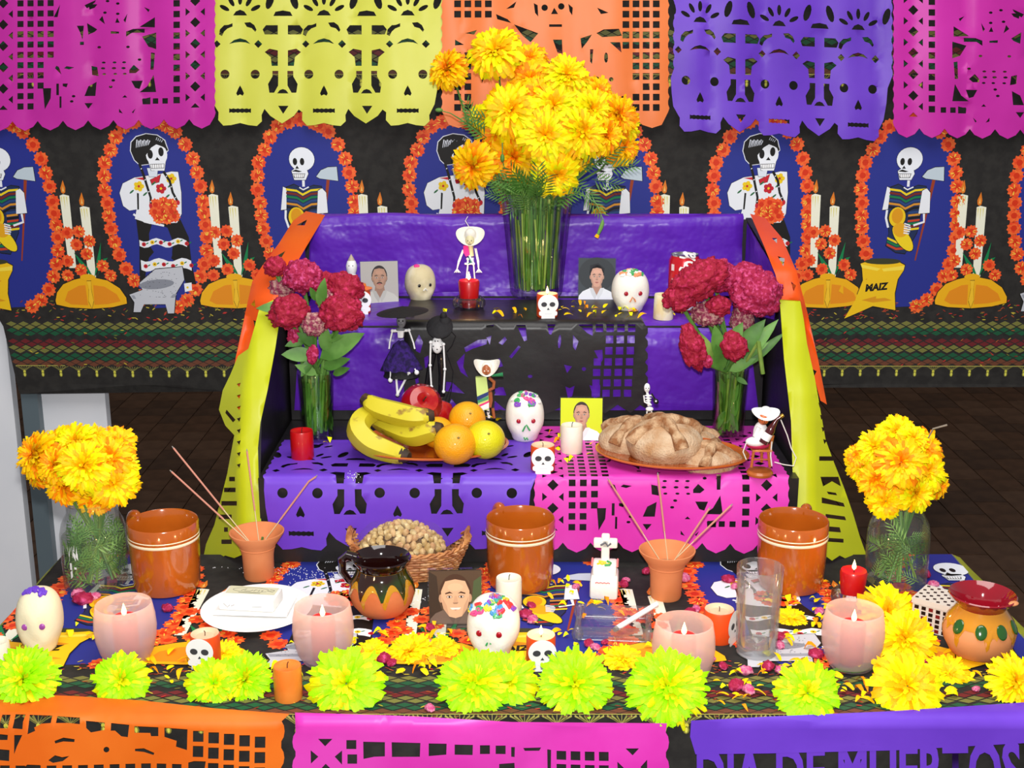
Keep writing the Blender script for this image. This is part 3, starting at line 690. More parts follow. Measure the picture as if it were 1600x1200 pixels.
# black bat paper on the upper step
def b1(q): return [(760 + x / 3.81, 320 + y / 3.81) for x, y in q]
def b2(q): return [(560 + x / 6.316, 470 + y / 6.316) for x, y in q]
H = [b1(q) for q in ([(0, 735), (45, 730), (40, 745), (0, 748)], [(180, 732), (232, 732), (242, 815), (225, 822)], [(362, 728), (412, 728), (385, 785), (372, 780)], [(545, 728), (632, 728), (632, 790), (600, 775)],
     ell(435, 822, 9, 38, 10, 5), [(515, 785), (548, 820), (530, 870), (515, 850)], [(72, 830), (110, 795), (122, 812), (95, 842)], [(135, 905), (190, 845), (205, 852), (150, 915)],
     [(0, 800), (30, 790), (20, 840)], ell(260, 1020, 14, 10, 10), ell(580, 975, 13, 12, 10), [(462, 950), (510, 960), (480, 1000)], [(612, 1070), (640, 1080), (678, 1070), (675, 1140), (640, 1150)], [(470, 1080), (495, 1090), (525, 1075), (510, 1140), (485, 1150)],
     [(640, 870), (690, 865), (692, 920), (680, 940)], [(40, 1095), (90, 1085), (110, 1120), (60, 1125)], [(30, 930), (80, 915), (100, 960), (60, 970)])]
for i in range(4):
    for j in range(7):
        if i == 0 and j < 3 and j: continue
        H.append(b1(sq(672 + 64 * i - 4 * j, 748 + 62 * j, 44, 42)))
H += [b2(q) for q in ([(1045, 470), (1180, 400), (1270, 392), (1265, 440), (1130, 480), (1060, 512)], [(970, 600), (1050, 522), (1036, 650), (1085, 755), (1010, 700)], [(868, 792), (930, 800), (1050, 912), (860, 885)],
      [(1380, 850), (1430, 850), (1462, 932), (1340, 930)], [(1345, 985), (1470, 1085), (1340, 1060)], [(560, 760), (590, 745), (600, 800), (570, 815)], [(880, 1050), (920, 960), (1000, 1060), (930, 1090)], [(650, 560), (690, 540), (700, 640), (660, 660)], [(560, 420), (600, 350), (640, 420), (610, 520), (570, 500)])]
sc = []
for y in np.arange(512, 625, 18): sc += [(1008, y), (1012, y + 5), (1012, y + 12), (1008, y + 17)]
out = [(628, 505), (628, 505 - 40), (1006, 505 - 40), (1006, 505)] + sc + [(1000, 632), (985, 645), (965, 632), (945, 646), (925, 634), (900, 646), (880, 634), (850, 648), (825, 636), (800, 650), (775, 638), (750, 650), (728, 638), (700, 650), (672, 636), (650, 640), (632, 620)]
zf = aty(800, 507, R2).z
def batfn(x, y):
    p = aty(x, max(y, 507), R2 - .012)
    if y < 507: return (p.x, R2 - .012 + (507 - y) * .0055, Z2 + .0095)
    return (p.x, R2 - .013 - abs(folds(p.x, p.z, .006, 31)) * min(1, (y - 507) / 30), min(Z2 + .0095, p.z + (Z2 + .0095 - zf) * max(0, 1 - (y - 507) / 60)))
b_ = sheet('paper_banner', out, H, 10, batfn, blackpaper); tag(b_, 'black cut paper with bats and squares hanging over the upper step', 'paper banner')

# ---- front banners hanging from the table edge
YF = FRONT - .014
def frontfn(amp, seed):
    def fn(x, y):
        p = aty(x, y, YF)
        if p.z > T: return (p.x, YF + (p.z - T) * 1.9, T + .004)
        return (p.x, YF - abs(folds(p.x, p.z, amp, seed)) * min(1, (T - p.z) * 14), p.z)
    return fn
def grid(xs, ys, w, h=None, sl=0): return [sq(x, y + sl * x, w, h) for x in xs for y in ys]
def edge(x, s_, ya, yb, r=22):
    k = max(1, int(abs(yb - ya) / (2 * r * .8))); o = []
    for i in range(k):
        yy = ya + (yb - ya) * (i + .5) / k
        for a in (-60, -30, 0, 30, 60): o.append((x + s_ * (10 * math.cos(R(a)) - 6), yy + (1 if yb > ya else -1) * r * .78 * math.sin(R(a))))
    return o
# orange: traced over the lower left corner (units of a photograph pixel)
def q4(q): return [(x / 4, 900 + y / 4) for x, y in q]
H = [q4(q) for q in ([(80, 882), (145, 884), (142, 955), (80, 950)], [(172, 885), (318, 890), (318, 918), (260, 922), (215, 945), (222, 965), (175, 985)], [(352, 893), (500, 902), (500, 925), (430, 918), (350, 918)],
     [(537, 905), (655, 915), (655, 960), (570, 975), (540, 948)], [(695, 918), (808, 930), (800, 1005), (760, 1000), (720, 965), (693, 965)], [(840, 938), (990, 945), (990, 1000), (945, 1000), (940, 980), (842, 978)],
     [(1028, 948), (1172, 958), (1170, 1085), (1100, 1065), (1105, 1030), (1028, 1005)], [(345, 1025), (400, 1005), (470, 1015), (468, 1032), (400, 1028), (350, 1040)], [(310, 1140), (350, 1110), (395, 1122), (440, 1115), (400, 1145), (340, 1155)],
     [(845, 1078), (900, 1075), (965, 1105), (960, 1118), (900, 1098), (845, 1092)], [(150, 1190), (180, 1165), (262, 1168), (240, 1230), (160, 1240)], ell(668, 1080, 18, 17), [(92, 990), (142, 990), (110, 1060), (95, 1105)],
     [(0, 885), (52, 885), (50, 950), (0, 950)], [(0, 985), (52, 990), (50, 1020), (0, 1020)], [(0, 1075), (65, 1080), (65, 1145), (0, 1140)], [(1215, 1150), (1290, 1150), (1280, 1215), (1180, 1200), (1180, 1160)])]
for i in range(5):
    for j in range(6):
        if (i, j) == (0, 2) and False: continue
        if j == 2 and i == 0: continue
        H.append(q4(sq(1240 + 97 * i, 1000 + 8 * i + 92 * j, 66, 66)))
for j in range(3, 6):
    for i in range(12): H.append(q4(sq(40 + 97 * i, 925 + 92 * j, 60, 60)))
out = [(-90, 1086), (0, 1090), (90, 1093), (205, 1100), (330, 1112), (450, 1120)] + edge(441, 1, 1122, 1400) + [(440, 1410), (-90, 1400)]
o = sheet('paper_banner', out, H, 12, frontfn(.010, 41), mat('bright_orange_tissue', '#e06614', .45, spec=.35, col2='#e8721e', nscale=7, bump=.15, bscale=14)); tag(o, 'orange cut paper banner on the table front, left', 'paper banner')
def q5(q): return [(400 + x / 4, 960 + y / 4) for x, y in q]
def q6(q): return [(780 + x / 4, 960 + y / 4) for x, y in q]
H = [q5(q) for q in ([(388, 778), (478, 778), (432, 824)], [(342, 848), (390, 888), (344, 930)], [(538, 850), (538, 938), (492, 888)], [(395, 975), (480, 975), (436, 932)], sq(596, 813, 62, 55), sq(602, 903, 60, 58),
     [(670, 795), (806, 797), (806, 885), (740, 888), (672, 902)], [(848, 797), (1028, 800), (1025, 885), (850, 888)], [(1080, 802), (1192, 803), (1190, 870), (1080, 880)], [(1242, 808), (1356, 810), (1354, 872), (1242, 870)],
     [(1400, 812), (1462, 812), (1462, 866), (1400, 866)], [(1498, 815), (1560, 815), (1560, 868), (1498, 866)])]
H += [q6(q) for q in ([(0, 818), (38, 818), (38, 862), (0, 866)], [(75, 825), (98, 825), (96, 888), (75, 885)], [(150, 832), (262, 832), (250, 852), (160, 850)], [(0, 930), (95, 925), (98, 975), (0, 985)], [(300, 842), (324, 845), (322, 985), (302, 985)],
     [(788, 828), (872, 828), (832, 868)], [(736, 905), (780, 945), (738, 985)], [(922, 895), (922, 982), (880, 938)])]
for i in range(4):
    for j in range(4): H.append(q6(sq(388 + 88 * i, 875 + 78 * j, 60, 52)))
for j in range(3):
    for i in range(9): H.append((sq(575 + 24 * i, 1235 + 22 * j, 15, 14)))
out = [(458, 1118), (600, 1122), (800, 1128), (1042, 1130)] + edge(1041, 1, 1140, 1400) + edge(461, -1, 1400, 1140)
o = sheet('paper_banner', out, H, 12, frontfn(.010, 43), m_fpink); tag(o, 'hot pink cut paper banner in the middle of the table front', 'paper banner')
# violet banner cut with large letters
gv, gf = glyphs('DIA DE MUERTOS', 120, .52, 3.4, 0)
LB = MB(); ff = frontfn(.006, 47)
strip = [(1080, 1126), (1200, 1124), (1400, 1116), (1600, 1104), (1700, 1098), (1700, 1158), (1600, 1160), (1400, 1172), (1200, 1176), (1086, 1176), (1078, 1150)]
V, Fc = cut(strip, [], 12); LB.add([ff(x, y) for x, y in V], [tuple(int(i) for i in f) for f in Fc], m_violet)
xs = [v[0] for v in gv]; wd_ = max(xs) - min(xs); gs = 505 / wd_
LB.add([ff(1088 + (x - min(xs)) * gs, 1252 - y - (x * gs) * .02) for x, y, _ in gv], gf, m_violet)
strip2 = [(1084, 1246), (1600, 1234), (1700, 1230), (1700, 1400), (1084, 1400)]
V, Fc = cut(strip2, [], 16); LB.add([ff(x, y) for x, y in V], [tuple(int(i) for i in f) for f in Fc], m_violet)
V, Fc = cut([(1600, 1150), (1700, 1150), (1700, 1240), (1600, 1240)], [], 16); LB.add([ff(x, y) for x, y in V], [tuple(int(i) for i in f) for f in Fc], m_violet)
tag(LB.build('paper_banner', sharp=None), 'violet paper banner cut with the words DIA DE MUERTOS on the table front', 'paper banner')

# ---- side papers over the front edges of the stand
def slant(z): return R1 - .014 + clamp(z - T, 0, .28) / .28 * .11 + clamp(z - T - .28, 0, .175) / .175 * .145 + max(0, z - T - .455) * 5
def sidefn(inner, out_s, flare, seed, back=0):
    def fn(x, y):
        yy = 2.1
        for _ in range(6): yy = slant(aty(x, y, yy).z)
        xi = np.interp(y, [p[1] for p in inner], [p[0] for p in inner]); d = max(0, out_s * (x - xi) - 28)
        return aty(x, y, yy - .015 + back * clamp((y - 468) / 50, 0, 1) + d * flare + folds(x / 300, y / 300, .004, seed))
    return fn
li = [(500, 335), (470, 395), (440, 450), (428, 500), (412, 600), (403, 700), (405, 780), (410, 870)]
lx = [(478, 330), (508, 336), (500, 350), (470, 400), (447, 440), (432, 472), (430, 490), (412, 600), (390, 640), (358, 640), (368, 560), (383, 490), (394, 440), (410, 415), (436, 380), (458, 345)]
o = sheet('side_paper', lx, [[(463, 352), (480, 343), (476, 352)], [(432, 400), (446, 392), (440, 402)], [(404, 480), (420, 484), (414, 490)], [(396, 500), (404, 504), (398, 512)], [(392, 476), (398, 468), (399, 480)]], 10, sidefn(li, -1, .0008, 51, .05), m_dorg); tag(o, 'orange paper folded over the upper left edge of the stand', 'paper')
yo = [(406, 479), (428, 468), (440, 480), (430, 545), (418, 610), (407, 660), (403, 700), (405, 780), (413, 868), (395, 872), (380, 866), (366, 872), (352, 868), (338, 874), (318, 870), (322, 850), (335, 820), (345, 780), (355, 740), (366, 680), (352, 665), (342, 640), (348, 610), (360, 585), (372, 556), (388, 545), (398, 510)]
yh = [[(354, 640), (368, 656), (364, 660), (352, 645)]] + [[(a, b_), (a + w, b_), (a + w, b_ + 7), (a, b_ + 7)] for a, b_, w in ((358, 745, 9), (350, 762, 18), (346, 783, 24), (342, 804, 20), (350, 824, 6), (346, 843, 16))] + [[(370, y), (376, y - 2), (374, y + 5)] for y in range(600, 740, 18)]
o = sheet('side_paper', yo, yh, 9, sidefn(li, -1, .0016, 55), m_lime); tag(o, 'lime yellow cut paper folded over the left edge of the stand', 'paper')
ri = [(1176, 334), (1195, 385), (1214, 430), (1220, 465), (1225, 561), (1237, 658), (1242, 784), (1250, 870)]
rx = [(1172, 334), (1195, 340), (1222, 372), (1245, 425), (1262, 490), (1278, 560), (1292, 632), (1282, 626), (1264, 560), (1250, 470), (1220, 468), (1212, 430), (1194, 385)]
o = sheet('side_paper', rx, [[(1215, 400), (1226, 404), (1224, 416)], [(1236, 440), (1244, 446), (1240, 456)], [(1266, 575), (1276, 580), (1270, 592)], [(1206, 372), (1214, 372), (1214, 380)]], 10, sidefn(ri, 1, .0010, 57, .05), m_dorg); tag(o, 'orange paper folded over the upper right edge of the stand', 'paper')
yo = [(1218, 465), (1230, 460), (1249, 463), (1256, 500), (1261, 537), (1273, 590), (1290, 687), (1304, 725), (1318, 760), (1333, 803), (1344, 840), (1354, 868), (1344, 874), (1334, 866), (1324, 874), (1312, 868), (1300, 876), (1286, 866), (1268, 874), (1240, 866), (1240, 784), (1236, 658), (1225, 561)]
yh = [[(1280, 713), (1300, 713), (1302, 720), (1280, 720)], [(1282, 745), (1310, 745), (1314, 760), (1300, 752), (1286, 760)], [(1292, 768), (1306, 770), (1308, 774), (1294, 772)], [(1284, 777), (1318, 786), (1320, 792), (1284, 786)], [(1290, 803), (1320, 807), (1322, 813), (1290, 809)], [(1290, 822), (1312, 824), (1314, 832), (1290, 830)], [(1288, 840), (1318, 842), (1318, 848), (1288, 846)]] + [[(1262 + (y - 500) * .13, y), (1268 + (y - 500) * .13, y + 2), (1264 + (y - 500) * .13, y + 8)] for y in range(515, 700, 19)]
o = sheet('side_paper', yo, yh, 9, sidefn(ri, 1, .0010, 61), m_lime); tag(o, 'lime yellow cut paper folded over the right edge of the stand', 'paper')

# ================================================================ the offerings
# ---- shared materials
clay = mat('terracotta', '#c4693a', .8, spec=.25, col2='#cf7747', nscale=12, bump=.15, bscale=80)
claylit = mat('pale_terracotta', '#dc8c5c', .8, spec=.25, col2='#d07c4a', nscale=10)
glaze = mat('amber_glazed_clay', '#c0621a', .14, spec=.6, col2='#a44c0e', nscale=9, coat=.8, bump=.12, bscale=45, ramp=(.3, .7))
cream_m = mat('cream_slip', '#f0e2c0', .25, coat=.5)
wax_w = mat('ivory_wax', '#f6efdc', .5, sss=.2, col2='#f2e6c8', nscale=20); wax_r = mat('red_wax', '#c00c12', .35, coat=.3, sss=.1, spec=.5)
wax_o = mat('orange_wax', '#ee7d26', .45, sss=.15, coat=.2, col2='#f28b35', nscale=25); wax_of = mat('orange_red_wax', '#e2501a', .45, sss=.1); wax_top = mat('pale_melted_wax', '#f0c8a2', .4, sss=.2)
wax_c = mat('cream_marbled_wax', '#ecd9a0', .5, sss=.2, col2='#f6ecc8', nscale=40)
sugar_m = mat('white_sugar_paste', '#f5f1e6', .6, sss=.15, bump=.15, bscale=200); sugar_b = mat('beige_sugar_paste', '#cfc29a', .6, sss=.15, col2='#e9e0c2', nscale=22, bump=.15, bscale=120); sugar_c = mat('cream_sugar_paste', '#efe2bd', .6, sss=.1, bump=.12, bscale=200)
clear = glassmat('clear_glass', (.985, .99, .985), .45, .015, .02, .05, (.9, .92, .95)); clearw = glassmat('water_body', (.98, .99, .985), .5, .03, .02, .10, (.95, .97, 1)); thickg = glassmat('hazed_glass_base', (.97, .98, 1), .7, .10, .02, .35, (.95, .96, 1))  # white diffuse mixed into these glasses stands in for bright haze and reflections
greenw = glassmat('green_tinted_water', (.66, .82, .52), .6, .03)
frost = glassmat('frosted_glass', (1, .95, .95), .2, .03, .35, .36, s2l('#e2d4de'))
leaf_m = mat('leaf_green', '#4f7f30', .5, col2='#39661f', nscale=30); stem_m = mat('stem_green', '#86a24a', .5, col2='#5f8430', nscale=25); leaf2_m = mat('fresh_leaf_green', '#6c9c48', .5, col2='#4c7c2e', nscale=20)
wick_m = mat('wick', '#221c18', .9); flame_m = mat('flame_glow', '#ffdf9a', emit=6); flame_c = mat('flame_core', '#ffdc8c', emit=5)
white_pl = mat('white_plastic', '#f4f4f2', .35, coat=.2); black_m = mat('matte_black', '#0d0d0e', .6); dark_r = mat('sequin_red', '#a80d24', .25, coat=.8)
wood_o = mat('orange_varnished_wood', '#c0682a', .35, coat=.4, col2='#a5551e', nscale=30)

def flame(o, z, h=.016, x=0, y=0, power=.05, wick=True):
    b = MB()
    if wick: b.tube([(x, y, z - .004), (x + .0006, y, z + .004)], .0007, 6); b.build('wick', o, wick_m)
    b = MB(); b.lathe([(.0001, 0), (h * .17, h * .18), (h * .20, h * .34), (h * .13, h * .62), (h * .05, h * .85), (.0001, h)], 12, flame_c, Matrix.Translation((x, y, z + .003))); f = b.build('flame', o)
    if power:
        d = bpy.data.lights.new('candle_light', 'POINT'); d.energy = power; d.color = (1, .62, .28); d.shadow_soft_size = .006
        l = bpy.data.objects.new('candle_light', d); COL.objects.link(l); l.parent = o; l.location = (x, y, z + h + .009)
def pillar(nm, px, py, z, r, h, m, label, lit=False, lean=0, topm=None, power=.05, rim=True, wickon=True):
    p = atz(px, py, z); o = thing(nm, p, label, 'candle', rot=(0, lean, 0)); b = MB()
    b.lathe([(r * .96, 0), (r, .002), (r * 1.01, h * .5), (r, h - .003), (r * .96, h - .0004), (r * .86, h - .001)], 28, m, cap0=True); b.build('wax_body', o)
    b = MB(); b.lathe([(r * .87, h - .0012), (r * .6, h - .004), (.0001, h - .0045)], 28, topm or m); b.build('wax_pool', o)
    if lit: flame(o, h - .002, power=power)
    elif wickon: b = MB(); b.tube([(0, 0, h - .006), (.0005, 0, h + .002), (.002, 0, h + .005)], .0007, 6); b.build('wick', o, wick_m)
    return o

# ---- mugs
mug = thing('clay_mug', atz(262, 917, T), 'glazed clay mug at the left beside the jar of marigolds', 'mug', 'glazed clay mugs')
b = MB(); b.lathe([(.046, 0), (.052, .003), (.0545, .012), (.056, .04), (.0572, .085), (.0578, .1165), (.0565, .119), (.0548, .1165), (.0535, .09), (.052, .02), (.04, .010), (.0001, .009)], 48, glaze, cap0=True); b.build('cup_body', mug)
b = MB(); b.lathe([(.0573, .088), (.0583, .0895), (.0583, .0915), (.0575, .093)], 48, cream_m); b.lathe([(.0575, .0965), (.0582, .0973), (.0576, .0985)], 48, cream_m); b.build('white_bands', mug)
b = MB(); pts = smooth_path([(0.0580, 0, .106), (.064, 0, .115), (.073, 0, .112), (.078, 0, .092), (.075, 0, .062), (.066, 0, .046), (.0565, 0, .042)], 20); b.tube(pts, [.0045 + .0042 * min(1, i / 3, (20 - i) / 3) for i in range(21)], 12, glaze); b.build('handle', mug)
mug.rotation_euler.z = R(148)
for px, py, rz, lab in ((813, 911, 122, 'glazed clay mug in the middle, behind the white pillar candle'), (1234, 914, 60, 'glazed clay mug at the right behind the water glass')):
    c = copy_tree(mug); c.location = atz(px, py, T); c.rotation_euler.z = R(rz); c['label'] = lab

# ---- frosted candle cups
cup = thing('frosted_candle_cup', atz(200, 1030, T), 'frosted glass cup with lit red candle, beside the skull with purple crown', 'candle holder', 'frosted candle cups')
b = MB(); b.lathe([(.026, 0), (.031, .002), (.0385, .016), (.0435, .036), (.0450, .052), (.0438, .070), (.0405, .089), (.0392, .090), (.0397, .087), (.0425, .068), (.0436, .052), (.042, .037), (.037, .018), (.029, .005), (.0001, .004)], 56, frost, cap0=True); b.build('frosted_glass', cup)
b = MB(); b.lathe([(.017, .006), (.018, .012), (.018, .066), (.0168, .069), (.011, .0665), (.0001, .066)], 28, wax_r, cap0=True); b.build('red_candle', cup)
flame(cup, .067, .020, power=.20)
for px, py, lab in ((507, 1032, 'frosted glass cup with lit red candle, beside the brown glazed jug'), (1066, 1062, 'frosted glass cup with lit red candle behind the largest overexposed lime marigold'), (1329, 1040, 'frosted glass cup with lit red candle right of the water glass')):
    c = copy_tree(cup); c.location = atz(px, py, T); c['label'] = lab

# ---- skull card votives
def votive(px, py, z, label, lit, rz=0, k=1.0, hat=False, power=.04):
    o = thing('skull_votive_candle', atz(px, py, z), label, 'candle', 'orange votives with skull cards', rz=R(rz), scale=k); b = MB(); r = .0215; h = .047
    b.lathe([(r * .95, 0), (r, .002), (r, h - .003), (r * .95, h)], 28, wax_of, cap0=True); b.lathe([(r * .95, h), (r * .8, h - .001), (r * .6, h - .004), (.0001, h - .004)], 28, wax_top); b.build('wax_body', o)
    ol = ell(0, .0295, .0205, .0195, 28, 0, -48, 228); ol = ol + [(-.0165, .0150), (-.0185, .012), (-.018, .0075), (-.0155, .006), (-.0135, .006), (-.0135, 0), (.0135, 0), (.0135, .006), (.0155, .006), (.018, .0075), (.0185, .012), (.0165, .0150)]
    V, Fc = cut(ol, [], .006); fn = lambda x, y, off=0: (x, -r - .0012 - off - .0010 + .10 * (abs(x) ** 1.6), y)
    F_ = [tuple(int(i) for i in f) for f in Fc]; b = MB(); n = len(V)
    b.add([fn(x, y, .0006) for x, y in V], F_, white_pl); b.add([fn(x, y, -.0006) for x, y in V], [f[::-1] for f in F_], white_pl); b.build('skull_card', o, smooth=False)
    P = Print(lambda x, y, off: fn(x, y, .0006 + off)); G = '#3c3c40'
    for s_ in (-1, 1): P.poly(ell(s_ * .0083, .0290, .0058, .0048, 16), G, 1, .003)
    P.poly([(0, .0225), (.0028, .0180), (-.0028, .0180)], G, 1); P.poly([(-.007, .0098), (.007, .0098), (.007, .0102), (-.007, .0102)], '#c8c8cc', 1)
    P.mb.build('eyes_and_nose', o, smooth=False)
    if lit: flame(o, h - .004, .016, power=power)
    else: b = MB(); b.tube([(0, 0, h - .005), (.0005, 0, h + .002), (-.001, 0, h + .004)], .0006, 6); b.build('wick', o, wick_m)
    if hat: b = MB(); b.lathe([(.024, h), (.026, h + .003), (.014, h + .006), (.013, h + .012), (.0001, h + .013)], 20, wax_o); b.build('orange_hat', o)
    return o
votive(323, 1035, T, 'orange votive with skull card beside the white foam plate', False, -8)
votive(845, 1037, T, 'lit orange votive with skull card beside the colourful sugar skull', True, 4)
votive(848, 734, Z1 + .004, 'orange votive with skull card on the lower step between the plates', False, 0, .98)
votive(855, 494, Z2 + .010, 'lit orange votive with skull card below the large marigold vase', True, 3, .98)
votive(563, 488, Z2 + .004, 'orange votive with skull card half hidden by the crimson flowers', False, 12, 1.0, True)
votive(1122, 999, T, 'orange votive turned sideways behind the water glass', False, 58, 1.08)

# ---- plain candles
pillar('pillar_candle', 795, 958, T, .0205, .062, wax_w, 'white pillar candle in front of the middle mug')
pillar('pillar_candle', 893, 706, Z1 + .003, .0200, .052, wax_w, 'white pillar candle in front of the yellow portrait')
pillar('pillar_candle', 1036, 498, Z2 + .004, .0200, .050, wax_c, 'cream marbled candle on the top step beside the crimson flowers', lean=R(2), wickon=False)
pillar('pillar_candle', 473, 716, Z1 + .003, .0205, .053, wax_r, 'plain red candle on the lower step beside the left crimson bouquet')
pillar('pillar_candle', 451, 1090, T, .0195, .050, wax_o, 'short orange pillar candle at the front edge among marigolds')
pillar('pillar_candle', -2, 1040, T, .018, .040, wax_w, 'cream candle cut off by the picture at the far left', wickon=False)
def dishcandle(px, py, z, label, h=.042, r=.0195):
    o = thing('red_candle_in_glass', atz(px, py, z), label, 'candle', 'red candles in round glass holders'); b = MB()
    b.lathe([(.020, 0), (.028, .003), (.034, .014), (.033, .024), (.027, .030), (.022, .026), (.020, .008), (.0001, .006)], 32, glassmat('crystal_glass', (.88, .84, .88), .8, .12), cap0=True); b.build('glass_holder', o)
    b = MB(); b.lathe([(r * .8, .009), (r * .9, .02), (r * 1.0, .03), (r * 1.12, .022 + h - .004), (r * 1.02, .022 + h), (r * .7, .022 + h - .003), (.0001, .022 + h - .004)], 28, wax_r, cap0=True); b.build('red_candle', o)
    flame(o, .022 + h - .003, .018, power=.08); return o
dishcandle(733, 486, Z2 + .004, 'lit red candle in glass dish before the sombrero skeleton'); dishcandle(1330, 948, T, 'lit red candle in glass dish behind the right frosted cup')

# ---- incense burners and sticks
ib = thing('incense_holder', atz(405, 901, T), 'small unglazed clay incense cup on the left half of the table', 'incense holder', 'unglazed incense cups')
b = MB(); b.lathe([(.024, 0), (.0255, .004), (.0265, .04), (.0285, .052), (.029, .056), (.036, .066), (.0455, .080), (.0462, .083), (.044, .0832), (.030, .066), (.022, .050), (.021, .03), (.0001, .028)], 40, claylit, cap0=True); b.lathe([(.0286, .053), (.0300, .0545), (.0288, .057)], 40, claylit); b.build('cup_body', ib)
b = MB(); b.ball((0, 0, .056), (.0225, .0225, .005), mat('incense_ash', '#b98a63', .95), 16, 6); b.build('ash', ib)
ib2 = copy_tree(ib); ib2.location = atz(1040, 932, T); ib2['label'] = 'small unglazed clay incense cup in front of the pink paper'
stick_m = mat('incense_paste', '#c98a78', .8); bamboo = mat('bamboo', '#d9c49a', .6); tipm = mat('ash_tip', '#8f8a86', .9)
def stick(holder, dx, dy, tipx, tipy, yoff, label, group, curl=0):
    c = holder.location; p0 = Vector((c.x + dx, c.y + dy, c.z + .062)); p1 = aty(tipx, tipy, c.y + yoff); o = thing('incense_stick', p0, label, 'incense', group)
    d = p1 - p0; b = MB(); b.tube([(0, 0, 0), d * .35], .0009, 6, bamboo); b.build('bamboo_core', o)
    pts = [d * .35, d * .7, d * .93, d + Vector((curl, 0, 0))] if curl else [d * .35, d]
    b = MB(); b.tube(pts, .0016, 7, stick_m); b.build('incense_paste', o); b = MB(); e = d + Vector((curl, 0, 0)); b.tube([e, e + d.normalized() * .004], [.0013, .0006], 6, tipm); b.build('ash_tip', o)
for a in ((-.012, 0, 271, 700, .02, 'long incense stick leaning far left, upper one'), (-.010, -.006, 268, 737, -.01, 'long incense stick leaning far left, lower one'), (.002, .004, 386, 705, .03, 'incense stick standing upright in the left cup'), (.010, .002, 488, 745, .0, 'incense stick leaning right towards the violet paper')):
    stick(ib, *a, 'incense sticks in the left cup', -.0 if 'violet' not in a[-1] else .006)
for a in ((-.010, 0, 951, 750, .0, 'incense stick leaning left in the right cup'), (.002, .003, 1028, 742, .01, 'incense stick standing upright in the right cup'), (.010, -.003, 1108, 795, -.005, 'shorter incense stick leaning right in the right cup'), (.012, .004, 1142, 790, .012, 'rightmost incense stick of the right cup')):
    stick(ib2, *a, 'incense sticks in the right cup')
b = MB(); c = ib.location; b.box((0, 0, .010), (.004, .002, .022), mat('match_green', '#5f7a3a', .8)); t = thing('wood_chip', (c.x + .006, c.y - .004, c.z + .055), 'green wood chip standing in the left incense cup', 'wood chip', rot=(R(8), R(14), 0)); b.build('chip', t, smooth=False)

# ---- sugar skulls
def skull_mesh(n=40, k=30):
    vs = []; fs = []
    for j in range(k + 1):
        ph = PI * j / k
        for i in range(n):
            t = 2 * PI * i / n; u = Vector((math.sin(ph) * math.cos(t), math.sin(ph) * math.sin(t), math.cos(ph)))
            x, y, z = u
            e_ = 2.5; q_ = (abs(x) ** e_ + abs(y) ** 2.3 + abs(z) ** e_) ** (-1 / e_) if True else 1; x *= q_; y *= q_; z *= q_
            lo = clamp((-z + .05) / .95, 0, 1); x *= 1 - .13 * lo ** 1.4 - .05 * math.exp(-((z + .42) / .16) ** 2); y = y * (1 - .10 * lo) + (.05 if y > 0 else 0) * 0
            front = clamp(-u.y * 1.6, 0, 1)
            g = lambda cx, cz, s: math.exp(-((x - cx) ** 2 + (z - cz) ** 2) / (2 * s * s))
            y += front * (.09 * (g(-.38, .04, .17) + g(.38, .04, .17)) + .06 * g(0, -.36, .09) - .07 * g(0, .12, .30) - .06 * (g(-.5, -.42, .14) + g(.5, -.42, .14)) - .10 * g(0, -.72, .22))
            if z < -.3: x *= 1 - .10 * math.exp(-((z + .62) / .12) ** 2) * (1 if abs(x) > .3 else 0)
            z = max(z, -.86) if z < 0 else z * 1.02
            vs.append((x, y, z + .86))
    for j in range(k):
        for i in range(n):
            a = (i + 1) % n; fs.append((j * n + i, (j + 1) * n + i, (j + 1) * n + a, j * n + a))
    return vs, fs
SKV, SKF = skull_mesh()
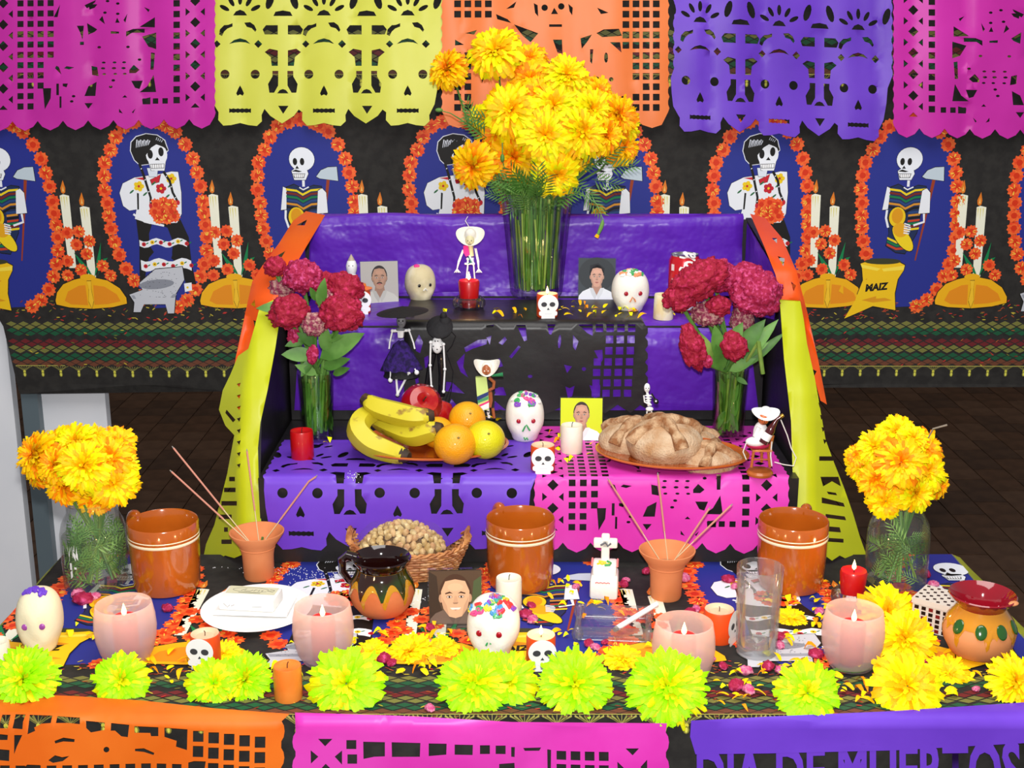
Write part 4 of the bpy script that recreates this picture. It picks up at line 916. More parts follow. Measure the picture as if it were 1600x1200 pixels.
def sugar_skull(px, py, z, w, h, d, m, eyes, label, rz=0, tilt=0, icing=(), nose=None, seed=0, eye_d=.125, extra=None):
    o = thing('sugar_skull', atz(px, py, z), label, 'sugar skull', 'sugar skulls', rot=(R(tilt), 0, R(rz))); W_, D_, H_ = w / 2, d / 2, h / 1.88
    b = MB(); b.add([(x * W_, y * D_, z_ * H_) for x, y, z_ in SKV], SKF, m); b.build('skull_body', o, sharp=60)
    for s_ in (-1, 1):
        ex, ez = s_ * .37, .92; ys = [y for x, y, z_ in SKV if abs(x - ex) < .14 and abs(z_ - ez) < .14 and y < 0]; ey = (min(ys) + sum(ys) / len(ys)) / 2
        b = MB(); rr = w * eye_d * .5; b.ball((ex * W_, ey * D_, ez * H_), (rr, rr * .45, rr), eyes, 16, 10)
        b.build('sequin_eye', o)
    r = random.Random(seed)
    def surf(ax, el_):   # a point on the skull by azimuth and height angle
        x = math.cos(el_) * math.sin(ax); y = -math.cos(el_) * math.cos(ax); z_ = math.sin(el_); return Vector((x * W_ * 1.03, y * D_ * 1.03, (z_ * 1.02 + .86) * H_))
    for name, cols, a0, a1, e0, e1, n in icing:
        for c in cols:
            b = MB()
            for _ in range(n):
                a = r.uniform(a0, a1); e = r.uniform(e0, e1); pts = []
                for q in range(7): aa, ee = a + .16 * math.sin(q * 1.3 + a * 9), e + .07 * math.cos(q * 1.7 + a * 5); dx_, dz_ = math.sin(aa) * math.cos(ee), math.sin(ee); dy_ = -math.cos(aa) * math.cos(ee); q_ = (abs(dx_) ** 2.5 + abs(dy_) ** 2.3 + abs(dz_) ** 2.5) ** (-1 / 2.5); pts.append(Vector((dx_ * q_ * W_ * 1.01, dy_ * q_ * D_ * 1.01, (dz_ * q_ * 1.02 + .86) * H_ + .0006)))
                b.tube(smooth_path(pts, 12), .0024, 6, c)
            b.build(name, o)
    if nose:
        for q in nose[1]: b = MB(); b.tube([(x * W_, -D_ * (yy + .0) - .0005, (z_ + .98) * H_) for x, yy, z_ in q], .0016, 6, nose[0]); b.build('icing_line', o)
    return o
ic = lambda n, c: mat('icing_' + n, c, .4, coat=.3)
I = dict(g=ic('green', '#3fa85c'), p=ic('purple', '#8a4ac0'), k=ic('pink', '#ee4e8e'), b=ic('blue', '#4a90c8'), y=ic('yellow', '#e8d43a'), w=ic('white', '#f0efe8'), r=ic('red', '#d83a3a'), o=ic('orange', '#e89868'), v=ic('violet', '#6a3cc4'))
sugar_skull(66, 1014, T, .066, .098, .072, sugar_c, mat('sequin_purple', '#a04aa0', .25, coat=.8), 'cream sugar skull with purple icing crown at the far left', 4, -4, [('purple_icing', [I['v']], -1.1, 1.1, 1.0, 1.5, 16)], None, 1, .15)
sugar_skull(771, 1020, T, .078, .092, .080, sugar_m, dark_r, 'white sugar skull with many coloured icing, in front of the portrait', -10, -3, [('icing_swirls', [I['b'], I['y'], I['k'], I['p'], I['r'], I['g']], -1.4, 1.4,   .55, 1.5, 7)], (I['g'], [[(.02, .93, -.20), (-.05, .95, -.33), (-.10, .95, -.42)], [(.02, .93, -.20), (.08, .95, -.36)]]), 2)
sugar_skull(820, 686, Z1 + .004, .072, .092, .072, sugar_m, dark_r, 'white sugar skull with green nose left of the yellow portrait', 3, 0, [('icing_swirls', [I['g'], I['p'], I['w'], I['k']], -1.3, 1.3, .62, 1.5, 7)], (I['g'], [[(-.18, .98, -.45), (-.05, 1.0, -.25), (.02, 1.0, -.18), (.10, 1.0, -.30), (.2, .98, -.42)], [(-.1, .92, -.70), (-.05, .92, -.80), (.05, .92, -.72), (.1, .92, -.80)]]), 3)
sugar_skull(657, 470, Z2 + .004, .064, .078, .062, sugar_b, mat('sequin_black', '#120d0c', .2, coat=.9), 'beige sugar skull with black eyes beside the moustache portrait', 24, 0, [('pink_icing', [mat('icing_rose', '#f03a92', .35, coat=.4)], -1.2, .1, 1.1, 1.4, 3)], (I['w'], [[(-.12, .98, -.32), (.0, 1.02, -.2), (.12, .98, -.32)]]), 4, .11)
sugar_skull(984, 486, Z2 + .004, .076, .086, .068, sugar_m, dark_r, 'white sugar skull with green icing left of the soda can', 6, 0, [('icing_swirls', [I['g'], I['o'], I['w']], -1.1, 1.1, .8, 1.5, 8)], (I['o'], [[(-.18, .98, -.42), (-.05, 1.0, -.2), (.06, 1.0, -.3), (.12, .99, -.42)], [(-.25, .92, -.84), (-.1, .92, -.80), (.1, .92, -.84), (.25, .92, -.80)]]), 5)
# candy tombstone with a cross
o = thing('candy_tomb', atz(944, 925, T), 'white sugar tomb with a cross and coloured icing', 'sugar tomb', rz=R(-6)); b = MB()
def bevbox(c, d, m, r=.003, seg=2):
    bm = bmesh.new(); bmesh.ops.create_cube(bm, size=1)
    for v in bm.verts: v.co = Vector((v.co.x * d[0] + c[0], v.co.y * d[1] + c[1], v.co.z * d[2] + c[2]))
    bmesh.ops.bevel(bm, geom=bm.edges[:], offset=r, segments=seg, affect='EDGES', profile=.5)
    me = [tuple(v.co) for v in bm.verts], [tuple(v.index for v in f.verts) for f in bm.faces]; bm.verts.index_update(); fs = [tuple(v.index for v in f.verts) for f in bm.faces]; vs = [tuple(v.co) for v in bm.verts]; bm.free(); return vs, fs, m
b.add(*bevbox((0, 0, .016), (.046, .066, .032), sugar_m, .005)); b.add(*bevbox((0, .012, .040), (.040, .038, .018), sugar_m, .004)); b.build('tomb_block', o)
b = MB(); b.add(*bevbox((0, .026, .070), (.014, .012, .046), sugar_m, .003)); b.add(*bevbox((0, .026, .077), (.040, .012, .016), sugar_m, .003)); b.build('cross', o)
r = random.Random(4)
for nm, c, pts in (('pink_icing', ic('rose_edge', '#ee8a80'), [[(-.021, -.008, .050), (-.021, .02, .051)], [(.021, -.008, .050), (.021, .02, .051)]]), ('yellow_icing', I['y'], [[(-.012 + .004 * i, -.002 + .004 * (i % 2), .0502) for i in range(6)], [(-.010, .010, .0505), (.002, .006, .0505)]]), ('green_icing', I['g'], [[(.0, -.006, .0503), (.008, -.004, .0503), (.010, .004, .0503), (.004, .012, .0503)]]), ('dark_icing', mat('icing_grey', '#6a6a70', .5), [[(-.008, .0195, .075), (0, .0195, .080), (.004, .0195, .074), (.009, .0195, .079)]]), ('red_icing', I['r'], [[(-.014 + .003 * i, -.033, .030 + .0012 * (i % 2)) for i in range(9)]])):
    b = MB()
    for q in pts: b.tube(q, .0018 if nm != 'red_icing' else .0007, 6, c)
    b.build(nm, o)

# ---- portraits in acrylic stands
acry = glassmat('acrylic', (.95, .97, .98), .7, .05)
def portrait(px, py, z, w, h, bg, skin, hair, shirt, label, rz=0, style=0, lean=-8):
    o = thing('portrait_stand', atz(px, py, z), label, 'portrait', 'portraits in clear stands', rot=(R(lean), 0, R(rz))); b = MB()
    b.box((0, .0045, h / 2), (w + .004, .0085, h + .004), acry); b.build('acrylic_block', o, smooth=False)
    b = MB(); b.box((0, .006, h / 2), (w - .002, .001, h - .002), mat('photo_backing', '#2a1c1a', .6)); b.box((0, .022, .002), (w, .040, .003), acry); b.build('backing', o, smooth=False)
    fn = lambda x, y, off=0: ((x - .5) * w, -.0004 - off * .5, y * h); P = Print(fn, .0001)
    P.poly(rect(0, 0, 1, 1), bg, 0)
    S = lambda c, k: '#%02x%02x%02x' % tuple(int(clamp(int(c[i:i + 2], 16) * k, 0, 255)) for i in (1, 3, 5))
    cx = .5; fw, fh, cy = [(.185, .25, .60), (.17, .23, .56), (.17, .26, .60), (.27, .36, .50)][style]
    if style == 1: P.poly(ell(.5, .62, .50, .40, 20), S(bg, .8), 1)
    if style == 3: P.poly([(.0, .0), (.35, 0), (.2, .4), (.15, .9), (0, 1)], S(bg, .7), 1); P.poly([(.8, .3), (1, .3), (1, .9), (.85, .8)], '#4d5a38', 1)
    P.poly([(.0, 0), (.02, .12), (.12, .22), (.32, .30), (.68, .30), (.88, .22), (.98, .12), (1, 0)], shirt, 2)
    P.poly([(.36, .28), (.38, .40), (.62, .40), (.64, .28), (.5, .12)], S(skin, .86), 3); P.poly([(.30, .31), (.40, .30), (.50, .13), (.46, .02), (.36, .16)], S(shirt, .9), 4); P.poly([(.70, .31), (.60, .30), (.50, .13), (.54, .02), (.64, .16)], S(shirt, .94), 4)
    P.poly(ell(cx, cy + fh * .20, fw * 1.14, fh * 1.02, 26), hair, 4)
    if style == 1: P.poly([(cx - fw * 1.2, cy + fh * .3), (cx - fw * 1.1, cy + fh * 1.2), (cx + fw * .2, cy + fh * 1.42), (cx + fw * 1.2, cy + fh * .9), (cx + fw * 1.15, cy + fh * .3)], hair, 4)
    for s_ in (-1, 1): P.poly(ell(cx + s_ * fw * 1.03, cy - fh * .02, fw * .14, fh * .22, 10), S(skin, .85), 5)
    face = [(cx - fw, cy + fh * .35), (cx - fw * .98, cy - fh * .1), (cx - fw * .85, cy - fh * .55), (cx - fw * .45, cy - fh * .95), (cx, cy - fh * 1.04), (cx + fw * .45, cy - fh * .95), (cx + fw * .85, cy - fh * .55), (cx + fw * .98, cy - fh * .1), (cx + fw, cy + fh * .35), (cx + fw * .7, cy + fh * .85), (cx, cy + fh * .95), (cx - fw * .7, cy + fh * .85)]
    P.poly(face, skin, 6); P.poly([(cx - fw * .95, cy + fh * .1), (cx - fw * .85, cy - fh * .55), (cx - fw * .45, cy - fh * .95), (cx - fw * .6, cy - fh * .4)], S(skin, .9), 7); P.poly([(cx + fw * .95, cy + fh * .1), (cx + fw * .85, cy - fh * .55), (cx + fw * .45, cy - fh * .95), (cx + fw * .6, cy - fh * .4)], S(skin, .9), 7)
    P.poly(ell(cx, cy + fh * .55, fw * .55, fh * .2, 14), S(skin, 1.06), 7)
    for s_ in (-1, 1):
        P.poly([(cx + s_ * fw * .16, cy + fh * .22), (cx + s_ * fw * .40, cy + fh * .33), (cx + s_ * fw * .72, cy + fh * .25), (cx + s_ * fw * .70, cy + fh * .19), (cx + s_ * fw * .40, cy + fh * .24)], hair, 8)
        P.poly(ell(cx + s_ * fw * .42, cy + fh * .06, fw * .22, fh * .085, 12), S(skin, .78), 8); P.poly(ell(cx + s_ * fw * .42, cy + fh * .055, fw * .15, fh * .045, 12), '#efe8e2', 9); P.poly(ell(cx + s_ * fw * .42, cy + fh * .055, fw * .075, fh * .05, 10), '#1c1310', 10)
    P.poly([(cx - fw * .05, cy + fh * .1), (cx + fw * .10, cy + fh * .1), (cx + fw * .2, cy - fh * .24), (cx - fw * .16, cy - fh * .24)], S(skin, .93), 8); P.poly([(cx - fw * .2, cy - fh * .24), (cx + fw * .22, cy - fh * .24), (cx + fw * .12, cy - fh * .31), (cx - fw * .12, cy - fh * .31)], S(skin, .70), 9)
    P.poly([(cx - fw * .34, cy - fh * .54), (cx - fw * .1, cy - fh * .49), (cx + fw * .1, cy - fh * .49), (cx + fw * .34, cy - fh * .54), (cx, cy - fh * .64)], '#a8605a', 9)
    if style == 0: P.poly([(cx - fw * .46, cy - fh * .56), (cx - fw * .3, cy - fh * .40), (cx, cy - fh * .36), (cx + fw * .3, cy - fh * .40), (cx + fw * .46, cy - fh * .56), (cx, cy - fh * .47)], '#241a18', 10)
    if style == 3: P.poly([(cx - fw * .4, cy - fh * .5), (cx + fw * .4, cy - fh * .5), (cx + fw * .25, cy - fh * .6), (cx - fw * .25, cy - fh * .6)], '#f0e6da', 10)
    P.mb.build('photograph', o, smooth=False); return o
portrait(594, 474, Z2 + .004, .078, .088, '#a9a6a0', '#a8826a', '#221c1c', '#b9bab0', 'portrait of a man with moustache beside the beige skull', 8, 0)
portrait(932, 470, Z2 + .004, .078, .090, '#3a4248', '#cf9f8a', '#1c1e26', '#e2e6ec', 'dark portrait of a young man right of the large vase', -4, 1)
portrait(908, 688, Z1 + .004, .078, .080, '#d6e21e', '#c99880', '#3a2c2a', '#f4f4f4', 'portrait of a man in white on a yellow ground', -2, 2)
portrait(712, 976, T, .082, .088, '#55402e', '#e0b08a', '#4a3020', '#6e5c50', 'close portrait of a smiling brown haired man on the table', 3, 3, -6)
b = MB(); q = atz(700, 978, T); b.box((q.x + .002, q.y - .014, T + .002), (.07, .03, .003), acry); tag(b.build('acrylic_foot', smooth=False), 'clear acrylic foot lying in front of the smiling portrait', 'stand')

# ---- oval plates
def plate(px, py, z, a, b_, h, rz, label, food):
    o = thing('clay_plate', atz(px, py, z), label, 'plate', rz=R(rz)); b = MB()
    b.lathe([(.55, 0), (.70, .004), (.90, h * .6), (1.0, h * .95), (1.0, h), (.975, h + .001), (.93, h * .85), (.70, .012), (.0001, .009)], 56, mat('plate_glaze', '#a8480e', .2, coat=.8, col2='#b4561a', nscale=10), Matrix.Diagonal((a, b_, 1, 1)), cap0=True); b.build('dish', o)
    b = MB(); b.lathe([(.985, h * .80), (1.006, h * .90), (1.008, h * .99), (.99, h * 1.03), (.97, h * .99)], 56, mat('plate_rim', '#c86a2c', .25, coat=.6, col2='#b85a20', nscale=15), Matrix.Diagonal((a, b_, 1, 1))); b.build('rim', o); return o
plate(672, 705, Z1 + .005, .143, .102, .018, -3, 'oval glazed clay plate heaped with fruit', 0)
plate(1049, 719, Z1 + .005, .136, .096, .018, -13, 'oval glazed clay plate with sugared bread', 0)
# bananas
ban_m = mat('banana_peel', '#cfc02a', .45, col2='#94702a', nscale=26, detail=5, ramp=(.60, .66), stretch=(1, 1, 1.5)); tip_m = mat('banana_tip', '#4a3220', .7, col2='#33271c', nscale=60)
def banana(pts, r, label, s0=True, rot=0):
    p = [aty(*q) for q in pts]; c = sum(p, Vector()) / len(p); o = thing('banana', c, label, 'banana', 'bananas on the fruit plate')
    P_ = [q - c for q in p]; n = 22; fine = []
    for i in range(n + 1):        # Catmull-Rom through the traced points
        t = i / n * (len(P_) - 1); k = min(int(t), len(P_) - 2); f = t - k
        a, b_, c_, d = P_[max(k - 1, 0)], P_[k], P_[k + 1], P_[min(k + 2, len(P_) - 1)]
        fine.append(.5 * ((2 * b_) + (c_ - a) * f + (2 * a - 5 * b_ + 4 * c_ - d) * f * f + (3 * b_ - a - 3 * c_ + d) * f ** 3))
    rr = [r * (.36 + .64 * math.sin(PI * clamp(.06 + .86 * i / n, 0, 1)) ** .55) for i in range(n + 1)]
    mb = MB(); mb.tube(fine, rr, 10, ban_m)
    vs = []
    for j, v in enumerate(mb.v):
        if j < (n + 1) * 10:
            i = j // 10; kk = j % 10; cc = fine[i]; d = Vector(v) - cc; vs.append(tuple(cc + d * (1 + .075 * math.cos(5 * 2 * PI * kk / 10))))
        else: vs.append(v)
    mb.v = vs; mb.build('peel', o, sharp=60)
    mb = MB(); e = fine[-1]; d = (fine[-1] - fine[-3]).normalized(); mb.tube([e - d * .004, e + d * .004, e + d * .010], [rr[-1] * 1.1, rr[-1] * .85, rr[-1] * .6], 10, tip_m); mb.build('blossom_tip', o)
    e = fine[0]; d = (fine[0] - fine[2]).normalized(); mb = MB(); mb.tube([e - d * .003, e + d * .010], [rr[0] * 1.1, rr[0] * .8], 8, tip_m if s0 else ban_m); mb.build('stalk', o)
YB = 2.178
banana([(590, 642, YB + .05), (566, 655, YB + .02), (560, 672, YB), (578, 692, YB - .01), (606, 704, YB - .02), (632, 712, YB - .035)], .0215, 'long banana curving along the left rim of the fruit plate')
banana([(585, 656, YB + .06), (615, 668, YB + .03), (645, 678, YB + .005), (668, 674, YB - .005), (684, 670, YB - .01)], .0205, 'middle banana with brown bruises beside the oranges')
banana([(574, 626, YB + .03), (590, 636, YB + .02), (620, 645, YB + .01), (648, 651, YB), (670, 650, YB)], .0210, 'topmost banana lying across the two others')
# oranges, apples
def fruit(nm, px, py, y, rpx, m, label, group, apple=False, rot=(0, 0, 0)):
    c = aty(px, py, y); r = wm(rpx, c); o = thing(nm, c, label, nm, group, rot=rot); b = MB()
    if apple:
        b.lathe([(.0001, -r * .72), (r * .25, -r * .84), (r * .55, -r * .80), (r * .86, -r * .40), (r, .05 * r), (r * .95, .45 * r), (r * .68, .82 * r), (r * .35, .90 * r), (r * .12, .78 * r), (.0001, .62 * r)], 28, m); b.build('skin', o)
        b = MB(); b.tube([(0, 0, r * .62), (0, r * .03, r * .9), (.001, r * .06, r * 1.1)], .0012, 6, mat('apple_stalk', '#4b3a22', .8)); b.build('stalk', o)
    else:
        b.ball((0, 0, 0), (r, r, r * .96), m, 28, 18); b.build('peel', o)
        b = MB(); b.ball((r * .2, -r * .80, r * .56), (r * .07, r * .07, r * .05), mat('orange_calyx', '#8a7a38', .8), 8, 5); b.build('stem_scar', o)
    return o
or_m = mat('orange_peel', '#f2b010', .38, col2='#f0a00c', nscale=12, bump=.35, bscale=350, coat=.15); ol_m = mat('yellow_green_orange_peel', '#e4c80c', .38, col2='#d8d210', nscale=9, bump=.35, bscale=350, coat=.15)
ap_m = mat('red_apple_skin', '#a80e16', .25, coat=.5, col2='#c8452a', nscale=14, stretch=(3, 3, .6), ramp=(.5, .75))
fruit('orange', 711, 694, 2.148, 33.5, or_m, 'orange at the front of the fruit plate', 'oranges'); fruit('orange', 758, 687, 2.172, 31.5, ol_m, 'yellow green orange at the right of the fruit plate', 'oranges')
fruit('orange', 730, 655, 2.255, 29, or_m, 'orange at the back of the heap', 'oranges'); fruit('orange', 684, 676, 2.22, 26, or_m, 'orange squeezed between bananas and front orange', 'oranges')
fruit('apple', 657, 634, 2.30, 33, ap_m, 'big red apple behind the topmost banana', 'apples', True, (R(50), R(25), 0)); fruit('apple', 683, 648, 2.32, 26, ap_m, 'smaller red apple behind the large apple', 'apples', True, (R(-20), R(15), 0))
# bread of the dead
br_m = mat('sugared_crust', '#b4855a', .85, col2='#dcc6a8', nscale=34, bump=.8, bscale=260, detail=12, ramp=(.30, .80)); br_d = mat('sugared_strip', '#925f38', .85, col2='#cba882', nscale=50, bump=.8, bscale=260, detail=8)
def bread(px, py, y, wpx, hk, rz, label, tilt=0):
    c = aty(px, py, y); w = wm(wpx, c) / 2; o = thing('sweet_bread', c, label, 'bread', 'sugared breads', rot=(R(tilt), 0, R(rz))); b = MB(); h = w * hk
    def fn(u): return 1 + .06 * noise.noise(u * 2.2 + Vector((wpx, 0, 0))) + .02 * noise.noise(u * 7)
    b.ball((0, 0, 0), (w, w * .86, h), br_m, 36, 24, fn=fn); b.v = [(x, y_, max(z_, -h * .45)) for x, y_, z_ in b.v]; b.build('crust', o, sharp=60)
    for a in (35, 125):
        b = MB(); pts = []; rr = []
        for i in range(13):
            t = -1.25 + 2.5 * i / 12; x = math.sin(t) * math.cos(R(a)); y_ = math.sin(t) * math.sin(R(a)); z_ = math.cos(t)
            pts.append((x * w * 1.0, y_ * w * .86 * 1.0, z_ * h * 1.02)); rr.append(w * (.12 + .08 * abs(math.cos(t * 2.6))))
        b.tube(pts, rr, 10, br_d); b.build('bone_strip', o, sharp=70)
    b = MB(); b.ball((0, 0, h * 1.02), (w * .2, w * .2, w * .15), br_d, 14, 8); b.build('knob', o); return o
bread(986, 690, 2.22, 104, .62, 20, 'sugared bread at the left under the large one', 8); bread(1038, 692, 2.165, 120, .62, -15, 'largest sugared bread on top of the plate', 10); bread(1108, 720, 2.150, 100, .50, 40, 'sugared bread at the right rim of the plate', 12)
c = aty(1060, 722, 2.18); bread(1085, 690, 2.28, 80, .5, 60, 'small sugared bread at the back of the plate')

# ---- soda can
c = atz(1067, 487, Z2 + .004); o = thing('soda_can', c, 'red aluminium soda can with white script behind the crimson flowers', 'can', rz=R(0)); r = .0320; h = .118
red_can = mat('can_red', '#cf1220', .25, metal=.2, coat=.8); alu = mat('aluminium', '#c8cacc', .25, metal=.95)
b = MB(); b.lathe([(.024, 0), (.027, .003), (r, .010), (r, h - .012), (.0275, h - .002)], 40, red_can, cap0=True); b.build('can_body', o)
b = MB(); b.lathe([(.0275, h - .002), (.0285, h + .001), (.027, h + .001), (.0265, h - .003), (.0001, h - .003)], 40, alu); b.ball((0, -.004, h - .0015), (.009, .012, .001), alu, 12, 4); b.build('lid', o)
cyl = lambda a, z_, off: ((r + .0003 + off) * math.sin(a), -(r + .0003 + off) * math.cos(a), z_)
gv, gf = glyphs('Coca-Cola', .046, .85, .0012, .35); m_w = flat('#f4f2ee'); b = MB()
b.add([cyl((.016 - y) / r + .05, .006 + x * .70, 0) for x, y, _ in gv], gf, m_w)
P = Print(lambda x, y, off: cyl(x, y, off)); P.mb = b
P.poly([(.72 + .10 * math.sin(z * 60), z) for z in np.linspace(.008, h - .012, 14)] + [(.80 + .10 * math.sin(z * 60), z) for z in np.linspace(h - .012, .008, 14)], '#f4f2ee', 0)
for j in range(14): P.poly([(-1.0, .018 + j * .0040), (-.62, .018 + j * .0040), (-.62, .0195 + j * .0040), (-1.0, .0195 + j * .0040)], '#e7b7b4', 0)
P.poly([(-1.05, .088), (-.80, .088), (-.80, .101), (-1.05, .101)], '#f0d8d6', 0)
b.build('white_lettering', o, smooth=False)

# ---- white foam plate with napkin and a wrapped bar
o = thing('foam_plate', atz(402, 960, T), 'white oval foam plate under the paper napkin', 'plate', rz=R(8)); b = MB()
b.lathe([(.74, .0005), (.80, .004), (.98, .012), (1.0, .013), (.97, .0135), (.80, .0065), (.0001, .005)], 48, mat('white_foam', '#f6f6f4', .7), Matrix.Diagonal((.088, .090, 1, 1)), cap0=True); b.build('dish', o)
q = atz(400, 955, T); o = thing('paper_napkin', (q.x, q.y, T + .010), 'folded white paper napkin on the foam plate', 'napkin', rz=R(-4)); b = MB(); b.box((0, .006, .0), (.118, .085, .002), mat('napkin_white', '#f2f2f0', .9)); b.box((.002, .008, .002), (.114, .081, .0016), MATS['napkin_white']); b.build('napkin_sheet', o, smooth=False)
o = thing('wrapped_bar', (q.x - .006, q.y - .004, T + .0135), 'white wrapped bar with a cream label lying on the napkin', 'soap', rz=R(-7)); b = MB(); b.add(*bevbox((0, 0, .010), (.090, .052, .020), mat('wrapper_white', '#f4f4ee', .5), .003)); b.build('wrapper', o)
P = Print(lambda x, y, off: (x, y, .0202 + off)); P.poly(rect(-.040, -.004, .040, .023), '#d9d6b4', 0)
P.poly(line([(a, b_) for a, b_ in ell(-.002, .010, .030, .0085, 24, 0, 20, 330)], .0007), '#3a3a30', 1)
for q_ in ([(-.018, .006), (-.010, .014), (-.012, .006), (-.002, .005)], [(-.002, .006), (.001, .010)], [(.003, .006), (.005, .011), (.008, .010)], [(.010, .006), (.012, .010)], [(.015, .008), (.018, .010), (.016, .006)], [(-.020, -.001), (.016, -.001)], [(.024, .010), (.034, .006), (.036, .012), (.028, .014)]): P.poly(line(q_, .0012), '#4a4a40', 1)
P.mb.build('printed_label', o, smooth=False)
P = Print(lambda x, y, off: (x, -.0262 - off, y)); 
for q_ in ([(-.036, .012), (-.030, .006), (-.026, .010)], [(-.024, .008), (-.018, .011)], [(.010, .008), (.026, .009)]): P.poly(line(q_, .0007), '#6a6a72', 0)
P.mb.build('side_print', o, smooth=False)

# ---- brown glazed jug, right hand censer
def shell(prof, n, zlow, off, m, b):
    """a glaze coat over a turned profile, running down in drips to zlow(angle)"""
    pz = [z for _, z in prof]; pr = [r_ for r_, _ in prof]; vs = []; fs = []; K = 14
    for i in range(n):
        a = 2 * PI * i / n; lo = zlow(a)
        for j in range(K + 1):
            z_ = pz[-1] + (lo - pz[-1]) * j / K; rr = np.interp(z_, pz, pr) + off; vs.append((rr * math.cos(a), rr * math.sin(a), z_))
    for i in range(n):
        k2 = (i + 1) % n
        for j in range(K): fs.append((i * (K + 1) + j, k2 * (K + 1) + j, k2 * (K + 1) + j + 1, i * (K + 1) + j + 1))
    b.add(vs, fs, m)
o = thing('glazed_jug', atz(598, 958, T), 'round clay jug with dark brown glaze and one handle', 'jug'); prof = [(.022, 0), (.036, .006), (.048, .022), (.0525, .040), (.048, .058), (.040, .072), (.0375, .080)]
b = MB(); b.lathe(prof, 48, clay, cap0=True); b.build('clay_body', o)
drip = lambda a, n, d, ph=0: d * (abs(math.sin(a * n / 2 + ph)) ** .7)
b = MB(); shell(prof, 96, lambda a: .056 - .034 * (1 - abs(math.sin(a * 4.5))) ** 1.3, .0006, mat('amber_glaze', '#c08a1c', .12, coat=.9), b); b.build('amber_drips', o)
b = MB(); shell(prof, 96, lambda a: .066 - .030 * (1 - abs(math.sin(a * 4.5 + .35))) ** 1.2, .0011, mat('dark_glaze', '#2a1208', .08, coat=1, col2='#24420e', nscale=16), b); b.build('dark_glaze', o)
b = MB(); b.lathe([(.0375, .079), (.039, .085), (.0455, .093), (.0475, .096), (.046, .098), (.0425, .094), (.036, .084), (.034, .06), (.036, .03), (.0001, .01)], 48, mat('brown_black_glaze', '#1c0706', .06, coat=1)); b.build('flared_rim', o)
b = MB(); b.tube([(-.040, .010, .090), (-.054, .012, .094), (-.064, .014, .086), (-.064, .014, .066), (-.054, .012, .052), (-.044, .010, .048)], [.009, .0085, .007, .006, .006, .007], 10, MATS['brown_black_glaze']); b.build('handle', o)
o = thing('clay_censer', atz(1526, 1023, T), 'round clay pot with dark red rim and green leaves at the right', 'pot'); prof = [(.024, 0), (.040, .008), (.050, .026), (.0525, .042), (.047, .060), (.037, .074), (.0335, .080)]
b = MB(); b.lathe(prof, 48, mat('peach_clay', '#e09462', .7, col2='#d88a54', nscale=8), cap0=True); b.build('clay_body', o)
b = MB(); shell(prof, 96, lambda a: .056 - .028 * max(0, math.sin(a * 7 + .8)) ** 4 - .010 * max(0, math.sin(a * 12)) ** 2, .0006, mat('ochre_glaze', '#d28a1e', .15, coat=.9), b); b.build('ochre_drips', o)
b = MB(); b.lathe([(.0335, .078), (.036, .084), (.0465, .094), (.0485, .098), (.047, .0995), (.043, .095), (.033, .083), (.030, .06), (.0001, .05)], 48, mat('crimson_glaze', '#8c0d1e', .08, coat=1)); b.build('red_rim', o)
b = MB(); b.ball((.034, -.030, .0965), (.009, .006, .0035), MATS['peach_clay'], 10, 6, rot=Matrix.Rotation(R(30), 3, 'Z')); b.build('chipped_edge', o)
for az in (-148, -108, -72, -35):
    a = R(az); rr = .0485; b = MB(); M_ = Matrix.Translation((rr * math.cos(a), rr * math.sin(a), .058)) @ Matrix.Rotation(a, 4, 'Z') @ Matrix.Rotation(R(-28), 4, 'Y')
    b.ball((0, 0, 0), (.0022, .0085, .0115), mat('green_glaze', '#24561c', .12, coat=1), 14, 8, M_); b.build('painted_leaf', o)

# ---- tumbler of water
o = thing('water_glass', atz(1181, 1020, T), 'tall clear tumbler of water in front of the right mug', 'glass'); b = MB()
b.lathe([(.029, 0), (.030, .002), (.0285, .006), (.030, .012), (.0315, .05), (.0345, .138), (.0340, .1395), (.0325, .138), (.0298, .05), (.0285, .017), (.0001, .015)], 48, clear, cap0=True); b.build('tumbler', o)
b = MB(); b.lathe([(.0001, .001), (.0285, .001), (.0290, .003), (.0275, .006), (.0285, .011), (.0280, .0145), (.0001, .0145)], 40, thickg); b.build('thick_base', o)  # base disc whitened to imitate the bright glints in the foot
b = MB(); b.lathe([(.0001, .0152), (.0280, .0172), (.0293, .05), (.0318, .112), (.0001, .112)], 48, clearw); b.build('water', o)

# ---- ashtray and cigarette
o = thing('glass_ashtray', atz(958, 985, T), 'rectangular clear glass ashtray in front of the sugar tomb', 'ashtray', rz=R(-5)); ag = glassmat('ashtray_glass', (.96, .97, .98), .6, .05, .03, .07, (.85, .88, .92))  # white haze mixed into the ashtray glass imitates its bright reflections
vs, fs, _ = bevbox((0, 0, .004), (.110, .080, .008), ag, .003); b = MB(); b.add(vs, fs, ag); b.build('base', o)
b = MB()
for c_, d_ in (((0, -.041, .013), (.110, .007, .022)), ((0, .041, .013), (.110, .007, .022)), ((-.054, 0, .013), (.009, .080, .022)), ((.054, 0, .013), (.009, .080, .022))): vs, fs, _ = bevbox(c_, d_, ag, .003); b.add(vs, fs, ag)
for x in (-.054, .054):
    for y in (-.041, .041): b.ball((x, y, .012), (.009, .009, .013), ag, 14, 8)
b.build('rim', o)
q = atz(960, 978, T); p0 = atz(960, 984, T + .020); p1 = atz(1026, 944, T + .030); o = thing('cigarette', p0, 'white cigarette lying across the ashtray', 'cigarette'); d = p1 - p0; b = MB(); b.tube([d * .06, d], .0042, 14, mat('cigarette_paper', '#f6f6f6', .7)); b.build('paper_tube', o); b = MB(); b.tube([d * 0, d * .06], [.0038, .0042], 12, tipm); b.build('burnt_tip', o)

